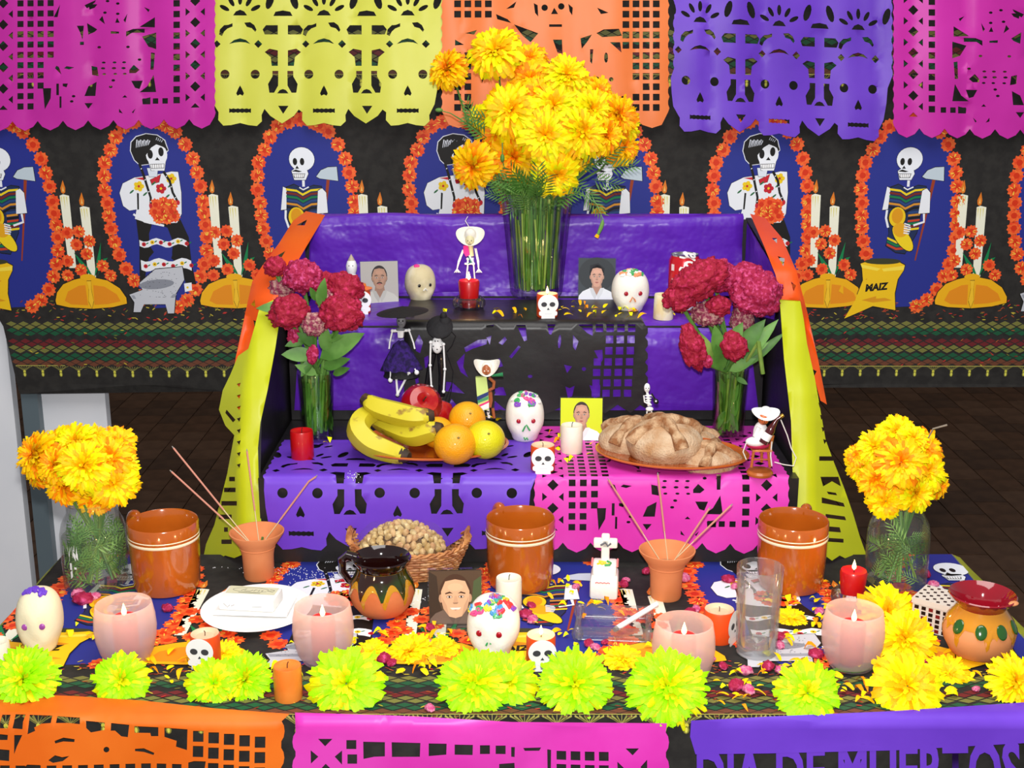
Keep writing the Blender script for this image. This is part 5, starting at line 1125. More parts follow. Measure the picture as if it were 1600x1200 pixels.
# ---- inlaid box
o = thing('inlaid_box', atz(1462, 978, T), 'small white box inlaid with black squares beside the red rimmed pot', 'box', rz=R(-38)); s = .058; hb = .050
wm_ = mat('bone_white', '#dcd2c6', .4); bk = mat('inlay_black', '#1d0c0c', .3); bk2 = mat('inlay_red', '#7a1c1c', .3)
b = MB(); b.box((0, 0, hb / 2 - .004), (s, s, hb - .008), wm_); b.build('box_body', o, smooth=False); b = MB(); b.box((0, 0, hb - .003), (s + .003, s + .003, .0085), wm_); b.build('lid', o, smooth=False)
b = MB()
for i in range(5):
    for j in range(5):
        m_ = bk if (i + j) % 3 else bk2; a = (i - 2) * .0112; z_ = .0045 + j * .0082
        for ax in range(4):
            M_ = Matrix.Rotation(R(90 * ax), 4, 'Z'); b.box((a, -s / 2 - .0002, z_), (.0066, .0008, .0056), m_, M_)
for i in range(7):
    for j in range(7):
        if (i + j) % 2 == 0: b.box(((i - 3) * .0082, (j - 3) * .0082, hb + .0014), (.0048, .0048, .0006), bk, None, Matrix.Rotation(R(20), 3, 'Z'))
b.build('inlay_squares', o, smooth=False)

# ---- basket and nuts
c = atz(640, 893, T); o = thing('wicker_basket', c, 'oval brown wicker basket holding nuts behind the jug', 'basket'); wick = mat('wicker', '#9a5a2c', .6, col2='#c88a50', nscale=60); wick2 = mat('wicker_light', '#d8a878', .6, col2='#a8693c', nscale=50)
ax, ay = .100, .062; b = MB(); N = 66
for j in range(9):
    z_ = .006 + j * .0052; k_ = .80 + .028 * j; pts = []
    for i in range(N + 1):
        a = 2 * PI * i / N; q_ = k_ + (.022 if (i + j) % 2 else -.022); hh = z_ + .011 * (abs(math.cos(a)) ** 6) * j / 8; pts.append((ax * q_ * math.cos(a), ay * q_ * math.sin(a), hh))
    b.tube(pts, .0026, 5, wick if j % 2 else wick2, caps=False)
b.build('woven_wall', o)
b = MB()
for i in range(N // 2):
    a = 2 * PI * i / (N // 2); zt = .052 + .012 * abs(math.cos(a)) ** 6; b.tube([(ax * .78 * math.cos(a), ay * .78 * math.sin(a), .002), (ax * 1.03 * math.cos(a), ay * 1.03 * math.sin(a), zt)], .0017, 5, wick)
b.build('stakes', o); b = MB(); b.lathe([(.0001, .001), (.8, .001), (.8, .005), (.0001, .005)], 32, wick, Matrix.Diagonal((ax, ay, 1, 1))); b.build('bottom', o)
for ph in (0, .5, 1.0):
    b = MB(); pts = []
    for i in range(81):
        a = 2 * PI * i / 80; zt = .053 + .012 * abs(math.cos(a)) ** 6 + .003 * math.sin(a * 20 + ph * 6); q_ = 1.03 + .03 * math.cos(a * 20 + ph * 6); pts.append((ax * q_ * math.cos(a), ay * q_ * math.sin(a), zt))
    b.tube(pts, .0026, 5, wick, caps=False); b.build('braided_rim', o)
for s_ in (-1, 1):
    for w_ in range(3):
        b = MB(); b.tube([(s_ * ax * (.98 + .02 * w_), ay * .45 * math.cos(PI * i / 10), .060 + .012 * math.sin(PI * i / 10) + .003 * w_) for i in range(11)], .003, 6, wick); b.build('handle', o)
nut_ms = [mat('nut_%d' % i, a, .6, col2=c2, nscale=90, bump=.3, bscale=180) for i, (a, c2) in enumerate([('#cfb37a', '#b08c50'), ('#dcc592', '#c0a066'), ('#b88a5c', '#d0ac78')])]
nmesh = []
for i in range(6):
    b = MB(); k_ = i / 6 * 3; b.ball((0, 0, 0), (.0082, .0062, .0058), nut_ms[i % 3], 9, 6, fn=lambda u: 1 + .14 * noise.noise(u * 2 + Vector((k_, 0, 0))) - .16 * math.exp(-(u.x * 3) ** 2) * (i % 2)); ob = b.build('peanut'); nmesh.append(ob.data); bpy.data.objects.remove(ob)
rn = random.Random(11); placed = []
def nut_top(x, y): return .068 * math.exp(-abs((x + .012) / .074) ** 2.6 - abs(y / .056) ** 2.6) + .006
tries = 0
while len(placed) < 240 and tries < 9000:
    tries += 1; a = rn.random() * 6.283; q_ = math.sqrt(rn.random()) * .86; x = -.012 + ax * .82 * q_ * math.cos(a); y = ay * q_ * math.sin(a); z_ = nut_top(x, y) + .012
    if any((x - p[0]) ** 2 + (y - p[1]) ** 2 + (z_ - p[2]) ** 2 < .0094 ** 2 for p in placed): continue
    placed.append((x, y, z_))
for i, p in enumerate(placed):
    ob = link('peanut', nmesh[i % 6]); ob.location = (c.x + p[0], c.y + p[1], T + p[2]); ob.rotation_euler = (rn.random() * 6, rn.random() * 6, rn.random() * 6); tag(ob, 'shelled tan peanut in the heap filling the wicker basket', 'nut', 'nuts heaped in the basket')
b = MB(); b.lathe([(.95, .012), (.92, .035), (.82, .058), (.6, .075), (.25, .082), (.0001, .083)], 32, mat('nut_core', '#a67c4a', .8, col2='#8a6238', nscale=80), Matrix.Translation((-.012, 0, -.012)) @ Matrix.Diagonal((.078, .052, .88, 1))); nb = b.build('nut_heap'); nb.location = c; tag(nb, 'tan nuts packed at the heart of the basket heap', 'nuts', None, 'stuff')
bag = MB(); bag.lathe([(1.0, .030), (1.0, .050), (.90, .072), (.7, .088), (.3, .096), (.0001, .097)], 40, glassmat('clear_bag', (1, 1, 1), .10, .008, .12, .03, (.9, .9, .95)), Matrix.Translation((-.012, 0, -.006)) @ Matrix.Diagonal((.086, .060, 1, 1))); bag.v = [(x + .004 * noise.noise(Vector((x * 60, y * 60, z * 60))), y, z + .003 * noise.noise(Vector((x * 50, y * 50, 3)))) for x, y, z in bag.v]
bo = bag.build('plastic_bag'); bo.location = c; tag(bo, 'clear plastic bag around the nuts in the basket', 'bag')

# ================================================================ flowers
def petal_mesh(name, mats, seed, rings, frill=.5, flatk=1.0):
    """a full marigold head of radius 1, opening towards +z"""
    r = random.Random(seed); vs = []; fs = []; mi = []
    for (n, elev, r0, L, w) in rings:
        a0 = r.random() * 6
        for i in range(n):
            a = a0 + 2 * PI * i / n + r.uniform(-.12, .12); e = R(elev + r.uniform(-10, 10)); l = L * r.uniform(.85, 1.1); ww = w * r.uniform(.8, 1.2)
            ca, sa = math.cos(a), math.sin(a); base = Vector((ca * r0, sa * r0, 0)); out = Vector((ca * math.cos(e), sa * math.cos(e), math.sin(e))); up = Vector((-ca * math.sin(e), -sa * math.sin(e), math.cos(e))); sd = Vector((-sa, ca, 0))
            k = len(vs); segs = ((0, .25, 0), (.45, .75, .05), (.8, 1.0, .02), (1.0, .75, -.14 * (1 + r.random())))
            tw = r.uniform(-.35, .35)
            for (t, wk, lift) in segs:
                for s_ in (-1, 0, 1):
                    jag = r.uniform(-.07, .10) * (1 if t > .75 else 0) * frill * 2
                    c = base + out * (l * (t + jag)) + up * (lift * l + (.10 * abs(s_) - .04) * ww * wk * 2 + tw * s_ * ww * t) + sd * (s_ * ww * wk)
                    vs.append(tuple(c))
            m = r.choice([0, 0, 1, 1, 2]) if elev < 60 else r.choice([1, 2, 2])
            for j in range(3):
                for s_ in range(2): q = k + j * 3 + s_; fs.append((q, q + 1, q + 4, q + 3)); mi.append(m)
    me = bpy.data.meshes.new(name); me.from_pydata(vs, [], fs)
    for m in mats: me.materials.append(m)
    me.polygons.foreach_set('material_index', mi); me.polygons.foreach_set('use_smooth', [True] * len(fs)); me.update(); return me
def pm(n, c, c2): return mat('petal_' + n, c, .55, col2=c2, nscale=40, spec=.2)
SET_A = [pm('yellow', '#ffd800', '#ffc400'), pm('amber', '#ffb400', '#ffc800'), pm('orange', '#ff9600', '#ff8400')]
SET_Y = [pm('bright', '#f4f000', '#e8e600'), pm('yellow2', '#ffe400', '#ffd200'), pm('amber2', '#ffc000', '#ffac00')]
SET_OVEREXPOSED = [pm('lime', '#a8f000', '#98ea00'), pm('overexposed_lime2', '#9cec00', '#b4f200'), pm('overexposed_lime_gold', '#c4e400', '#e8c800')]  # yellow petals turned lime: flash overexposure put into their colour
FULL = [(30, -22, .16, .78, .085), (30, -6, .15, .82, .085), (30, 8, .14, .84, .085), (28, 20, .12, .82, .08), (26, 32, .10, .80, .08), (24, 44, .08, .76, .075), (20, 56, .06, .72, .07), (15, 68, .04, .66, .07), (9, 80, .02, .60, .06)]
OPEN = [(26, -10, .14, .86, .11), (26, 2, .13, .88, .11), (24, 12, .12, .84, .10), (24, 22, .10, .76, .095), (20, 34, .08, .68, .085), (16, 46, .06, .60, .08), (12, 60, .04, .52, .07), (8, 74, .02, .46, .06)]
HEADS = {}
for kind, mats_ in (('a', SET_A), ('y', SET_Y), ('l', SET_OVEREXPOSED)):
    HEADS[kind] = [petal_mesh('flower_head', mats_, 10 * i + 3, FULL if i % 2 == 0 else OPEN, .5) for i in range(4)]
fr = random.Random(21)
def orient(n, roll=0):
    return Vector(n).normalized().to_track_quat('Z', 'Y').to_matrix().to_4x4() @ Matrix.Rotation(roll, 4, 'Z')
def marigold(c, rad, n, kind, stem=None, label='', group=None, flat_=1.0, srad=.0022):
    o = thing('marigold', c, label, 'flower', group)
    h = link('flower_head', HEADS[kind][fr.randrange(4)], o); n = Vector(n).normalized(); M_ = orient(n, fr.random() * 6) @ Matrix.Diagonal((rad, rad, rad * flat_, 1)); h.matrix_local = M_
    b = MB(); b.lathe([(.0001, -rad * .34), (rad * .12, -rad * .30), (rad * .22, -rad * .1), (rad * .26, rad * .06)], 10, leaf2_m, orient(n)); b.build('calyx', o)
    if stem:
        pts = [Vector((0, 0, 0)) - n * rad * .3] + [Vector(q) - Vector(c) for q in stem]; fine = []
        for i in range(len(pts) - 1): fine += [pts[i], (pts[i] + pts[i + 1]) / 2]
        fine.append(pts[-1]); b = MB(); b.tube(fine, srad, 6, stem_m if fr.random() < .6 else leaf2_m); b.build('stem', o)
    return o
def sprig(b, p0, d, L, m, n=7, w=.35):
    """a feathery marigold leaf"""
    d = Vector(d).normalized(); sd = d.cross(Vector((0, -1, .3))).normalized(); p0 = Vector(p0)
    b.tube([p0, p0 + d * L], .0008, 4, m)
    for i in range(n):
        t = (i + .8) / n; c = p0 + d * L * t
        for s_ in (-1, 1):
            e = c + (sd * s_ * w * (1.2 - t * .6) + d * .30) * L; mid = (c + e) / 2; q = d * L * .045
            b.add([c, mid + q, e, mid - q], [(0, 1, 2, 3)], m)
def leaf(b, p0, d, L, wk, m, nrm=(0, -1, .4), bend=.2):
    d = Vector(d).normalized(); nrm = Vector(nrm); sd = d.cross(nrm).normalized(); nrm = sd.cross(d).normalized(); p0 = Vector(p0); vs = []; fs = []
    N = 7
    for i in range(N):
        t = i / (N - 1); w = wk * L * math.sin(PI * (t ** .8)) ** .8 + .0002; c = p0 + d * L * t - nrm * bend * L * t * t
        vs += [c + sd * w + nrm * w * .25, c, c - sd * w + nrm * w * .25]
        if i: k = 3 * (i - 1); fs += [(k, k + 1, k + 4, k + 3), (k + 1, k + 2, k + 5, k + 4)]
    b.add(vs, fs, m)

# ---- the tall vase in the middle
vc = atz(838, 468, Z2) ; vc = Vector((vc.x, vc.y, Z2 + .010)); vx, vy, vzz = vc
hv = aty(840, 300, vy).z - vzz; r0, r1 = wm(80, vc) / 2, wm(112, Vector((vx, vy, vzz + hv))) / 2
vase = thing('glass_vase', vc, 'large ribbed glass vase of marigolds at the centre of the top step', 'vase'); b = MB(); rib = lambda vs, n, a=.02: [(x * (1 + a * math.cos(n * math.atan2(y, x))), y * (1 + a * math.cos(n * math.atan2(y, x))), z_) for x, y, z_ in vs]
pr_ = [(r0 * .92, 0), (r0, .006), (r0 * 1.02, .02)] + [(r0 + (r1 - r0) * t ** 1.2, hv * t) for t in np.linspace(.12, 1, 14)]
vg = glassmat('ribbed_glass', (.97, .99, .96), .55, .03, .05)
b.lathe(pr_ + [(r1 * .97, hv * 1.002), (r1 * .95, hv * .98)] + [(r_ * .94, max(z_, .012)) for r_, z_ in pr_[::-1][1:]], 72, vg, cap0=True); b.v = rib(b.v, 24, .018); b.build('ribbed_glass', vase)
b = MB(); b.lathe([(.0001, .012)] + [(r_ * .92, z_) for r_, z_ in pr_[2:] if z_ < hv * .88] + [(.0001, hv * .87)], 40, glassmat('leafy_water', (.90, .97, .78), .3, .02)); b.build('water', vase)
b = MB()
for i in range(150):
    a = fr.random() * 6.28; q = math.sqrt(fr.random()) * .88; a2 = a + fr.uniform(-.25, .25); z0, z1 = fr.uniform(.014, .05) if i % 3 else .016, hv * fr.uniform(.75, 1.02)
    f = lambda z_: (r0 + (r1 - r0) * (z_ / hv) ** 1.2) * q * .93
    b.tube([(f(z0) * math.cos(a), f(z0) * math.sin(a), z0), (f(z1) * math.cos(a2), f(z1) * math.sin(a2), z1)], fr.uniform(.0014, .0032), 5, [stem_m, leaf2_m, leaf_m, stem_m, mat('stem_pale', '#b4c264', .5)][i % 5])
b.build('stems_in_water', vase)['kind'] = 'stuff'
b = MB()
for i in range(60):
    a = fr.random() * 6.28; p = (r1 * .8 * fr.random() * math.cos(a), r1 * .8 * math.sin(a), hv * fr.uniform(.85, 1.05)); sprig(b, p, (math.cos(a) * fr.uniform(.2, 1), math.sin(a) * .6, fr.uniform(.2, 1)), fr.uniform(.03, .07), leaf_m if i % 2 else leaf2_m)
for px, py, dx, dz in ((905, 262, 1, .4), (925, 280, 1, -.2), (935, 255, 1, .8), (915, 300, .6, -.8), (950, 262, 1, .1), (760, 215, -.6, .5), (745, 200, -.4, 1), (800, 285, -.8, .2), (820, 300, -.3, -.4), (900, 240, .9, .9), (890, 285, .9, -.5), (770, 190, -.8, .2)):
    p = aty(px, py, vy - .03) - vc; sprig(b, p, (dx, -.2, dz), .055, leaf_m)
b.build('foliage', vase, smooth=False)['kind'] = 'stuff'
def ranks(hs, where, nrow=4):
    ys = sorted(h[1] for h in hs); cuts = [ys[len(ys) * k // nrow] for k in range(1, nrow)]; names = {3: ['top', 'middle', 'bottom'], 4: ['top', 'upper middle', 'lower middle', 'bottom']}[nrow]; rows_ = {}
    for i, h in enumerate(hs): rows_.setdefault(sum(h[1] >= c for c in cuts), []).append(i)
    out_ = {}; od = ['leftmost', 'second from left', 'third from left', 'fourth from left', 'fifth from left', 'sixth from left', 'seventh from left', 'eighth from left']
    for k, ids in rows_.items():
        ids.sort(key=lambda i: hs[i][0])
        for j, i in enumerate(ids): out_[i] = 'marigold %s in the %s row of %s' % (('rightmost' if j == len(ids) - 1 and j else od[j]), names[k], where)
    return out_
heads = [(701, 109, 30, .02, 'a', 'single marigold leaning far out at the upper left of the big bouquet'), (773, 81, 41, .0, 'y', 'topmost large marigold of the big bouquet'), (829, 92, 25, .05, 'a', 'small orange marigold at the top right of the big bouquet'),
 (828, 124, 33, .02, 'a', None), (884, 121, 34, .0, 'y', None), (933, 143, 24, .03, 'a', None), (797, 173, 41, -.04, 'y', None), (866, 165, 38, -.03, 'y', None), (922, 174, 36, -.02, 'y', None), (962, 182, 34, .0, 'a', None),
 (970, 231, 28, .02, 'a', 'marigold at the right edge of the big bouquet above the painted axe'), (742, 258, 35, -.03, 'a', 'large marigold at the lower left of the big bouquet'), (803, 243, 38, -.01, 'a', None), (869, 273, 35, -.06, 'y', 'lowest marigold hanging over the rim of the tall vase'),
 (852, 212, 40, -.06, 'y', None), (908, 208, 38, -.05, 'y', None), (752, 182, 19, .02, 'y', None), (945, 212, 30, -.03, 'a', None), (778, 208, 28, .0, 'a', None), (842, 148, 30, -.01, 'a', None), (974, 196, 26, .02, 'y', None), (900, 238, 28, -.01, 'a', None), (826, 262, 26, .02, 'a', None), (880, 140, 30, .03, 'a', None), (915, 150, 28, .04, 'y', None), (820, 205, 30, -.02, 'a', None)]
top_c = aty(850, 200, vy)
hl = ranks(heads, 'the big central bouquet')
for hi, (px, py, rp, dy, kd, lab) in enumerate(heads):
    c = aty(px, py, vy + dy); n = (Vector((c.x - top_c.x, 0, (c.z - top_c.z) * .8)) * 3.5 + Vector((0, -1, .25)))
    if py > 240: n.z -= .2
    r_ = wm(rp, c) * 1.10; a = fr.random() * 6.28
    mouth = vc + Vector((clamp((c.x - vx) * .35, -r1 * .7, r1 * .7), .6 * r1 * math.sin(a) * .8, hv)); foot = vc + Vector((-(mouth.x - vx) * .6, (vc.y - mouth.y) * .6, .03))
    mid = (c + mouth) / 2 + Vector(((c.x - vx) * .12, .015, 0))
    marigold(c, r_, n, kd, [mid, mouth, foot], lab or hl[hi], 'marigolds of the big central bouquet')
b = MB(); p = aty(686, 172, vy); q = aty(722, 188, vy); b.tube([p, (p + q) / 2 + Vector((0, 0, .004)), q, aty(757, 215, vy), vc + Vector((-.03, 0, hv))], [.0012, .0012, .0018, .003, .003], 6, leaf2_m); b.ball(p, (.008, .004, .0045), leaf2_m, 10, 6); t = b.build('marigold_bud'); tag(t, 'thin green bud stem reaching out left of the big bouquet', 'flower bud')
b = MB(); p = aty(785, 247, vy - .06); b.ball(p, (.0045, .0045, .009), leaf2_m, 10, 8); b.tube([p, p + Vector((0, .01, .03))], .0012, 5, leaf2_m); tag(b.build('marigold_bud'), 'green bud hanging in front of the left marigolds', 'flower bud')
b = MB(); p = aty(939, 356, vy - .06); b.tube([p + Vector((.004, 0, .018)), p + Vector((.003, 0, .010)), p, p - Vector((.006, 0, .014))], [.001, .004, .0045, .003], 8, leaf2_m); b.tube([p - Vector((.006, 0, .014)), p - Vector((.009, 0, .020))], [.004, .005], 8, SET_A[1]); b.tube([p + Vector((.004, 0, .018)), aty(932, 318, vy - .05), aty(905, 300, vy - .04)], .0008, 4, leaf2_m); tag(b.build('wilted_bud'), 'wilted green flower drooping beside the tall vase', 'flower bud')

# ---- side jars of marigolds
def jar(px, py, r, h, neck, label, seed, nl=110):
    c = atz(px, py, T); o = thing('glass_jar', c, label, 'jar'); b = MB()
    prof = [(r * .92, 0), (r, .004), (r * 1.01, h * .3), (r, h * .62), (r * .93, h * .74), (neck, h * .88), (neck, h)]
    b.lathe(prof + [(neck * 1.04, h), (neck * 1.04, h * .985), (neck * .95, h * .98)] , 48, clear, cap0=True); b.build('glass_body', o)
    b = MB(); b.lathe([(.0001, .006), (r * .92, .007), (r * .96, h * .3), (r * .95, h * .60), (.0001, h * .60)], 40, glassmat('jar_water', (.96, .985, .93), .3, .02)); b.build('water', o); rr = random.Random(seed)
    b = MB()
    for i in range(nl):
        a = rr.random() * 6.28; q = r * .85 * math.sqrt(rr.random()); p = Vector((q * math.cos(a), q * math.sin(a), rr.uniform(.01, h * .6))); sprig(b, p, (rr.uniform(-1, 1), rr.uniform(-1, 1) * .4, rr.uniform(.1, 1.2)), rr.uniform(.02, .045), [leaf_m, leaf2_m, mat('light_leaf', '#8ab858', .5)][i % 3], 6, .36)
    b.v = [(clamp(x, -r * .93, r * .93) if True else x, clamp(y, -r * .9, r * .9), max(z_, .008)) for x, y, z_ in b.v]
    def lim(v):
        x, y, z_ = v; l = math.hypot(x, y); m_ = np.interp(z_, [0, h * .62, h * .88], [r * .94, r * .94, neck * .9])
        return (x * m_ / l, y * m_ / l, z_) if l > m_ else v
    b.v = [lim(v) for v in b.v]; b.build('submerged_leaves', o, smooth=False)['kind'] = 'stuff'
    return o, c
jl, jc = jar(153, 912, .0540, .150, .040, 'clear glass jar of marigolds at the left edge of the table', 5)
P = Print(lambda x, y, off: ((.0546 + off) * math.sin(x), -(.0546 + off) * math.cos(x), y))
for q_ in ([(-.55, .085), (-.5, .07), (-.42, .085)], [(-.46, .078), (-.5, .06)], [(-.36, .088), (-.36, .068)], [(-.28, .085), (-.35, .077), (-.26, .068)], [(-.2, .083), (-.25, .075), (-.18, .07)], [(-.5, .052), (-.42, .052), (-.42, .040), (-.5, .036)], [(-.34, .05), (-.26, .05)], [(-.75, .085), (-.75, .05)]): P.poly(line(q_, .012 if abs(q_[0][0] - q_[-1][0]) < .03 else .004), '#dfe4e0', 0)
P.mb.build('white_print', jl, smooth=False)
jr, jrc = jar(1398, 912, .0510, .150, .036, 'clear glass jar of marigolds at the right edge of the table', 9, 34)
def bouquet(c, h, neck, hs, group, where):
    tc_ = aty(sum(q[0] for q in hs) / len(hs), sum(q[1] for q in hs) / len(hs), c.y)
    rl = ranks(hs, 'the bunch in the ' + where, 3)
    for i, (px, py, rp, dy, kd) in enumerate(hs):
        p = aty(px, py, c.y + dy); n = Vector((p.x - tc_.x, 0, (p.z - tc_.z))) * 9 + Vector((0, -1, .5)); a = fr.random() * 6.28
        mouth = c + Vector((neck * .7 * math.cos(a), neck * .6 * math.sin(a), h)); foot = c + Vector((-neck * .9 * math.cos(a), -neck * .8 * math.sin(a), .015))
        marigold(p, wm(rp, p) * 1.08, n, kd, [(p + mouth) / 2 + Vector((0, .01, 0)), mouth, c + Vector((neck * .2, 0, h * .5)), foot], rl[i], group)
bouquet(jc, .150, .040, [(62, 712, 37, .0, 'a'), (92, 695, 30, .03, 'y'), (120, 693, 32, .01, 'y'), (133, 728, 40, -.05, 'y'), (184, 692, 27, .01, 'a'), (170, 716, 34, -.03, 'a'), (176, 754, 36, -.03, 'y'), (150, 778, 27, -.01, 'a'), (102, 757, 31, -.02, 'a'), (192, 728, 24, .0, 'y'), (58, 742, 20, .01, 'a'), (90, 728, 30, -.03, 'a'), (196, 756, 22, .01, 'a'), (145, 690, 26, .03, 'a')], 'marigolds in the left jar', 'left glass jar')
bouquet(jrc, .150, .036, [(1404, 678, 31, .02, 'y'), (1442, 702, 33, .0, 'a'), (1368, 700, 28, .0, 'y'), (1350, 726, 27, .02, 'y'), (1408, 722, 38, -.05, 'a'), (1446, 738, 34, -.02, 'y'), (1370, 750, 28, -.02, 'a'), (1428, 768, 32, -.03, 'y'), (1384, 783, 28, -.03, 'y'), (1462, 758, 22, .02, 'a'), (1338, 712, 18, .01, 'a'), (1425, 690, 26, .0, 'y')], 'marigolds in the right jar', 'right glass jar')
b = MB(); b.tube([aty(1450, 685, jrc.y), aty(1458, 670, jrc.y - .01), aty(1480, 664, jrc.y - .02)], [.001, .0014, .0016], 6, mat('dry_stalk', '#8c8274', .8)); tag(b.build('dry_twig'), 'dry grey twig sticking out of the right marigold bouquet', 'twig')

# ---- the row of heads laid along the front edge
row = [(38, 1062, 50, 'l', 'overexposed lime yellow marigold head at the left corner of the front edge'), (188, 1063, 41, 'l', 'overexposed lime marigold head in front of the leftmost frosted cup'), (334, 1068, 40, 'l', 'overexposed lime marigold head below the left skull votive'), (382, 1062, 40, 'l', 'overexposed lime marigold head left of the short orange candle'),
 (541, 1068, 56, 'l', 'overexposed lime marigold head right of the short orange candle'), (742, 1070, 54, 'l', 'left half of the biggest overexposed lime marigold pair below the colourful skull'), (792, 1066, 46, 'l', 'right half of the biggest overexposed lime marigold pair below the colourful skull'), (898, 1070, 55, 'l', 'overexposed lime marigold head right of the lit skull votive on the table'),
 (1043, 1075, 60, 'l', 'largest single overexposed lime marigold head in front of a frosted cup'), (1262, 1083, 48, 'l', 'overexposed lime marigold head below the water glass'), (1418, 1072, 53, 'y', 'yellow marigold head below the rightmost frosted cup'), (1585, 1066, 42, 'y', 'yellow marigold head at the right corner of the front edge'),
 (1388, 958, 44, 'y', 'upper yellow marigold head between frosted cup and inlaid box'), (1414, 1000, 46, 'y', 'lower yellow marigold head between frosted cup and inlaid box'), (1482, 1052, 34, 'y', 'small yellow marigold head left of the corner pot'),
 (582, 1020, 26, 'y', 'crumbled yellow marigold behind the front row, by the frosted cup'), (640, 1018, 34, 'y', 'crumbled yellow marigold in front of the portrait'), (690, 1016, 26, 'y', 'crumbled yellow marigold left of the colourful skull'), (975, 1032, 30, 'y', 'crumbled yellow marigold in front of the ashtray'), (350, 1022, 26, 'y', 'crumbled yellow marigold behind the left skull votive'),
 (1236, 968, 24, 'y', 'crumbled yellow marigold right of the water glass'), (940, 930, 18, 'y', 'small crumbled marigold left of the sugar tomb')]
for px, py, rp, kd, lab in row:
    big = rp > 36; c0 = atz(px, py + rp * .45, T); rad = wm(rp, c0) * 1.06; up = .40 if big else .12
    c = aty(px, py, c0.y); c.z = max(T + (rad * .45 if big else rad * .16), c.z - .0)
    if not big: c = atz(px, py, T + rad * .16)
    marigold(c, rad, (fr.uniform(-.12, .12), -.95 if big else -.35, .75), kd, None, lab, 'marigold heads laid on the table', .85 if big else .45)

# ---- cockscomb bouquets
cx_m = [mat('cockscomb_crimson', '#98082a', .7, col2='#cc2c60', nscale=130, bump=.8, bscale=170, detail=6, ramp=(.5, .72)), mat('cockscomb_magenta', '#a01040', .7, col2='#dc5490', nscale=150, bump=.8, bscale=180, detail=6, ramp=(.5, .7)), mat('cockscomb_dusty', '#8a2c4c', .75, col2='#c49a8e', nscale=160, bump=.8, bscale=200, detail=6, ramp=(.45, .65))]
def cockscomb(px, py, y, rx, rz_, rot, kd, label, group, stem=None):
    c = aty(px, py, y); a = wm(rx, c); h = wm(rz_, c); o = thing('cockscomb', c, label, 'flower', group, rot=(0, R(rot), 0)); b = MB(); sd = Vector((px * .37, py * .21, 0))
    def fn(u):
        f = .93 + .26 * noise.noise(u * 2.4 + sd) + .26 * (.5 - abs(noise.noise(u * 5 + sd))) + .12 * abs(noise.noise(u * 14 + sd)) + .05 * noise.noise(u * 34 + sd); return f - (.18 if u.z < -.6 else 0)
    b.ball((0, 0, 0), (a * .97, a * .55 + h * .1, h * .97), cx_m[kd], 72, 48, fn=fn); b.build('crest', o, sharp=0)
    if stem:
        b = MB(); Ri = Matrix.Rotation(R(-rot), 3, 'Y'); q = [Ri @ (Vector(s) - c) for s in stem]; b.tube([(0, .004, -h * .4)] + q, [.004] + [.0035] * len(q), 7, leaf2_m); b.build('stem', o)
def tall_glass(px, py, rt, rb, h, label, green):
    c = atz(px, py, Z1 + .003); o = thing('drinking_glass', c, label, 'vase', 'glasses holding crimson cockscomb'); b = MB()
    b.lathe([(rb * .95, 0), (rb, .003), (rb, .01), (rt, h), (rt * 1.01, h + .001), (rt * .96, h), (rb * .92, .012), (.0001, .010)], 44, glassmat('thick_glass', (.97, .99, .97), .5, .03), cap0=True); b.build('glass_body', o)
    b = MB(); b.lathe([(.0001, .0125), (rb * .90, .013), (rt * .93, h * .9), (.0001, h * .9)], 36, glassmat('green_water', (.86, .94, .72), .3, .02)); b.build('water', o); rr = random.Random(px); b = MB()
    for i in range(34):
        a = rr.random() * 6.28; q = rb * .7 * math.sqrt(rr.random()); p = Vector((q * math.cos(a), q * math.sin(a), rr.uniform(.014, .03))); e = Vector((rt * .7 * math.cos(a + .3), rt * .7 * math.sin(a + .3), h * rr.uniform(.8, 1.1)))
        b.tube([p, e], rr.uniform(.002, .0038), 5, [leaf2_m, stem_m, leaf_m][i % 3])
    for i in range(34):
        a = rr.random() * 6.28; q = rt * .55; p = Vector((q * math.cos(a), q * math.sin(a) - .002, rr.uniform(.02, h * .75))); leaf(b, p, (rr.uniform(-.4, .4), rr.uniform(-.2, .2), 1 if i % 2 else -.6), rr.uniform(.03, .05), .16, [leaf_m, leaf2_m][i % 2], (math.cos(a), math.sin(a), 0), .05)
    lim = lambda v: (v[0] * min(1, rt * .88 / (math.hypot(v[0], v[1]) + 1e-6)), v[1] * min(1, rt * .88 / (math.hypot(v[0], v[1]) + 1e-6)), max(.013, v[2])); b.v = [lim(v) for v in b.v]
    b.build('stems_in_water', o)['kind'] = 'stuff'; return o, c
gl, gc = tall_glass(497, 688, .0335, .029, .132, 'tall glass of crimson flowers left on the lower step', 1)
gr, grc = tall_glass(1137, 686, .0335, .029, .138, 'tall glass of crimson flowers right on the lower step', 1)
LAB = 'cockscomb flower in the %s crimson bouquet'
def stm(c, h): a = fr.random() * 6.28; return [c + Vector((.012 * math.cos(a), .01 * math.sin(a), h * .9)), c + Vector((-.01 * math.cos(a), .0, .02))]
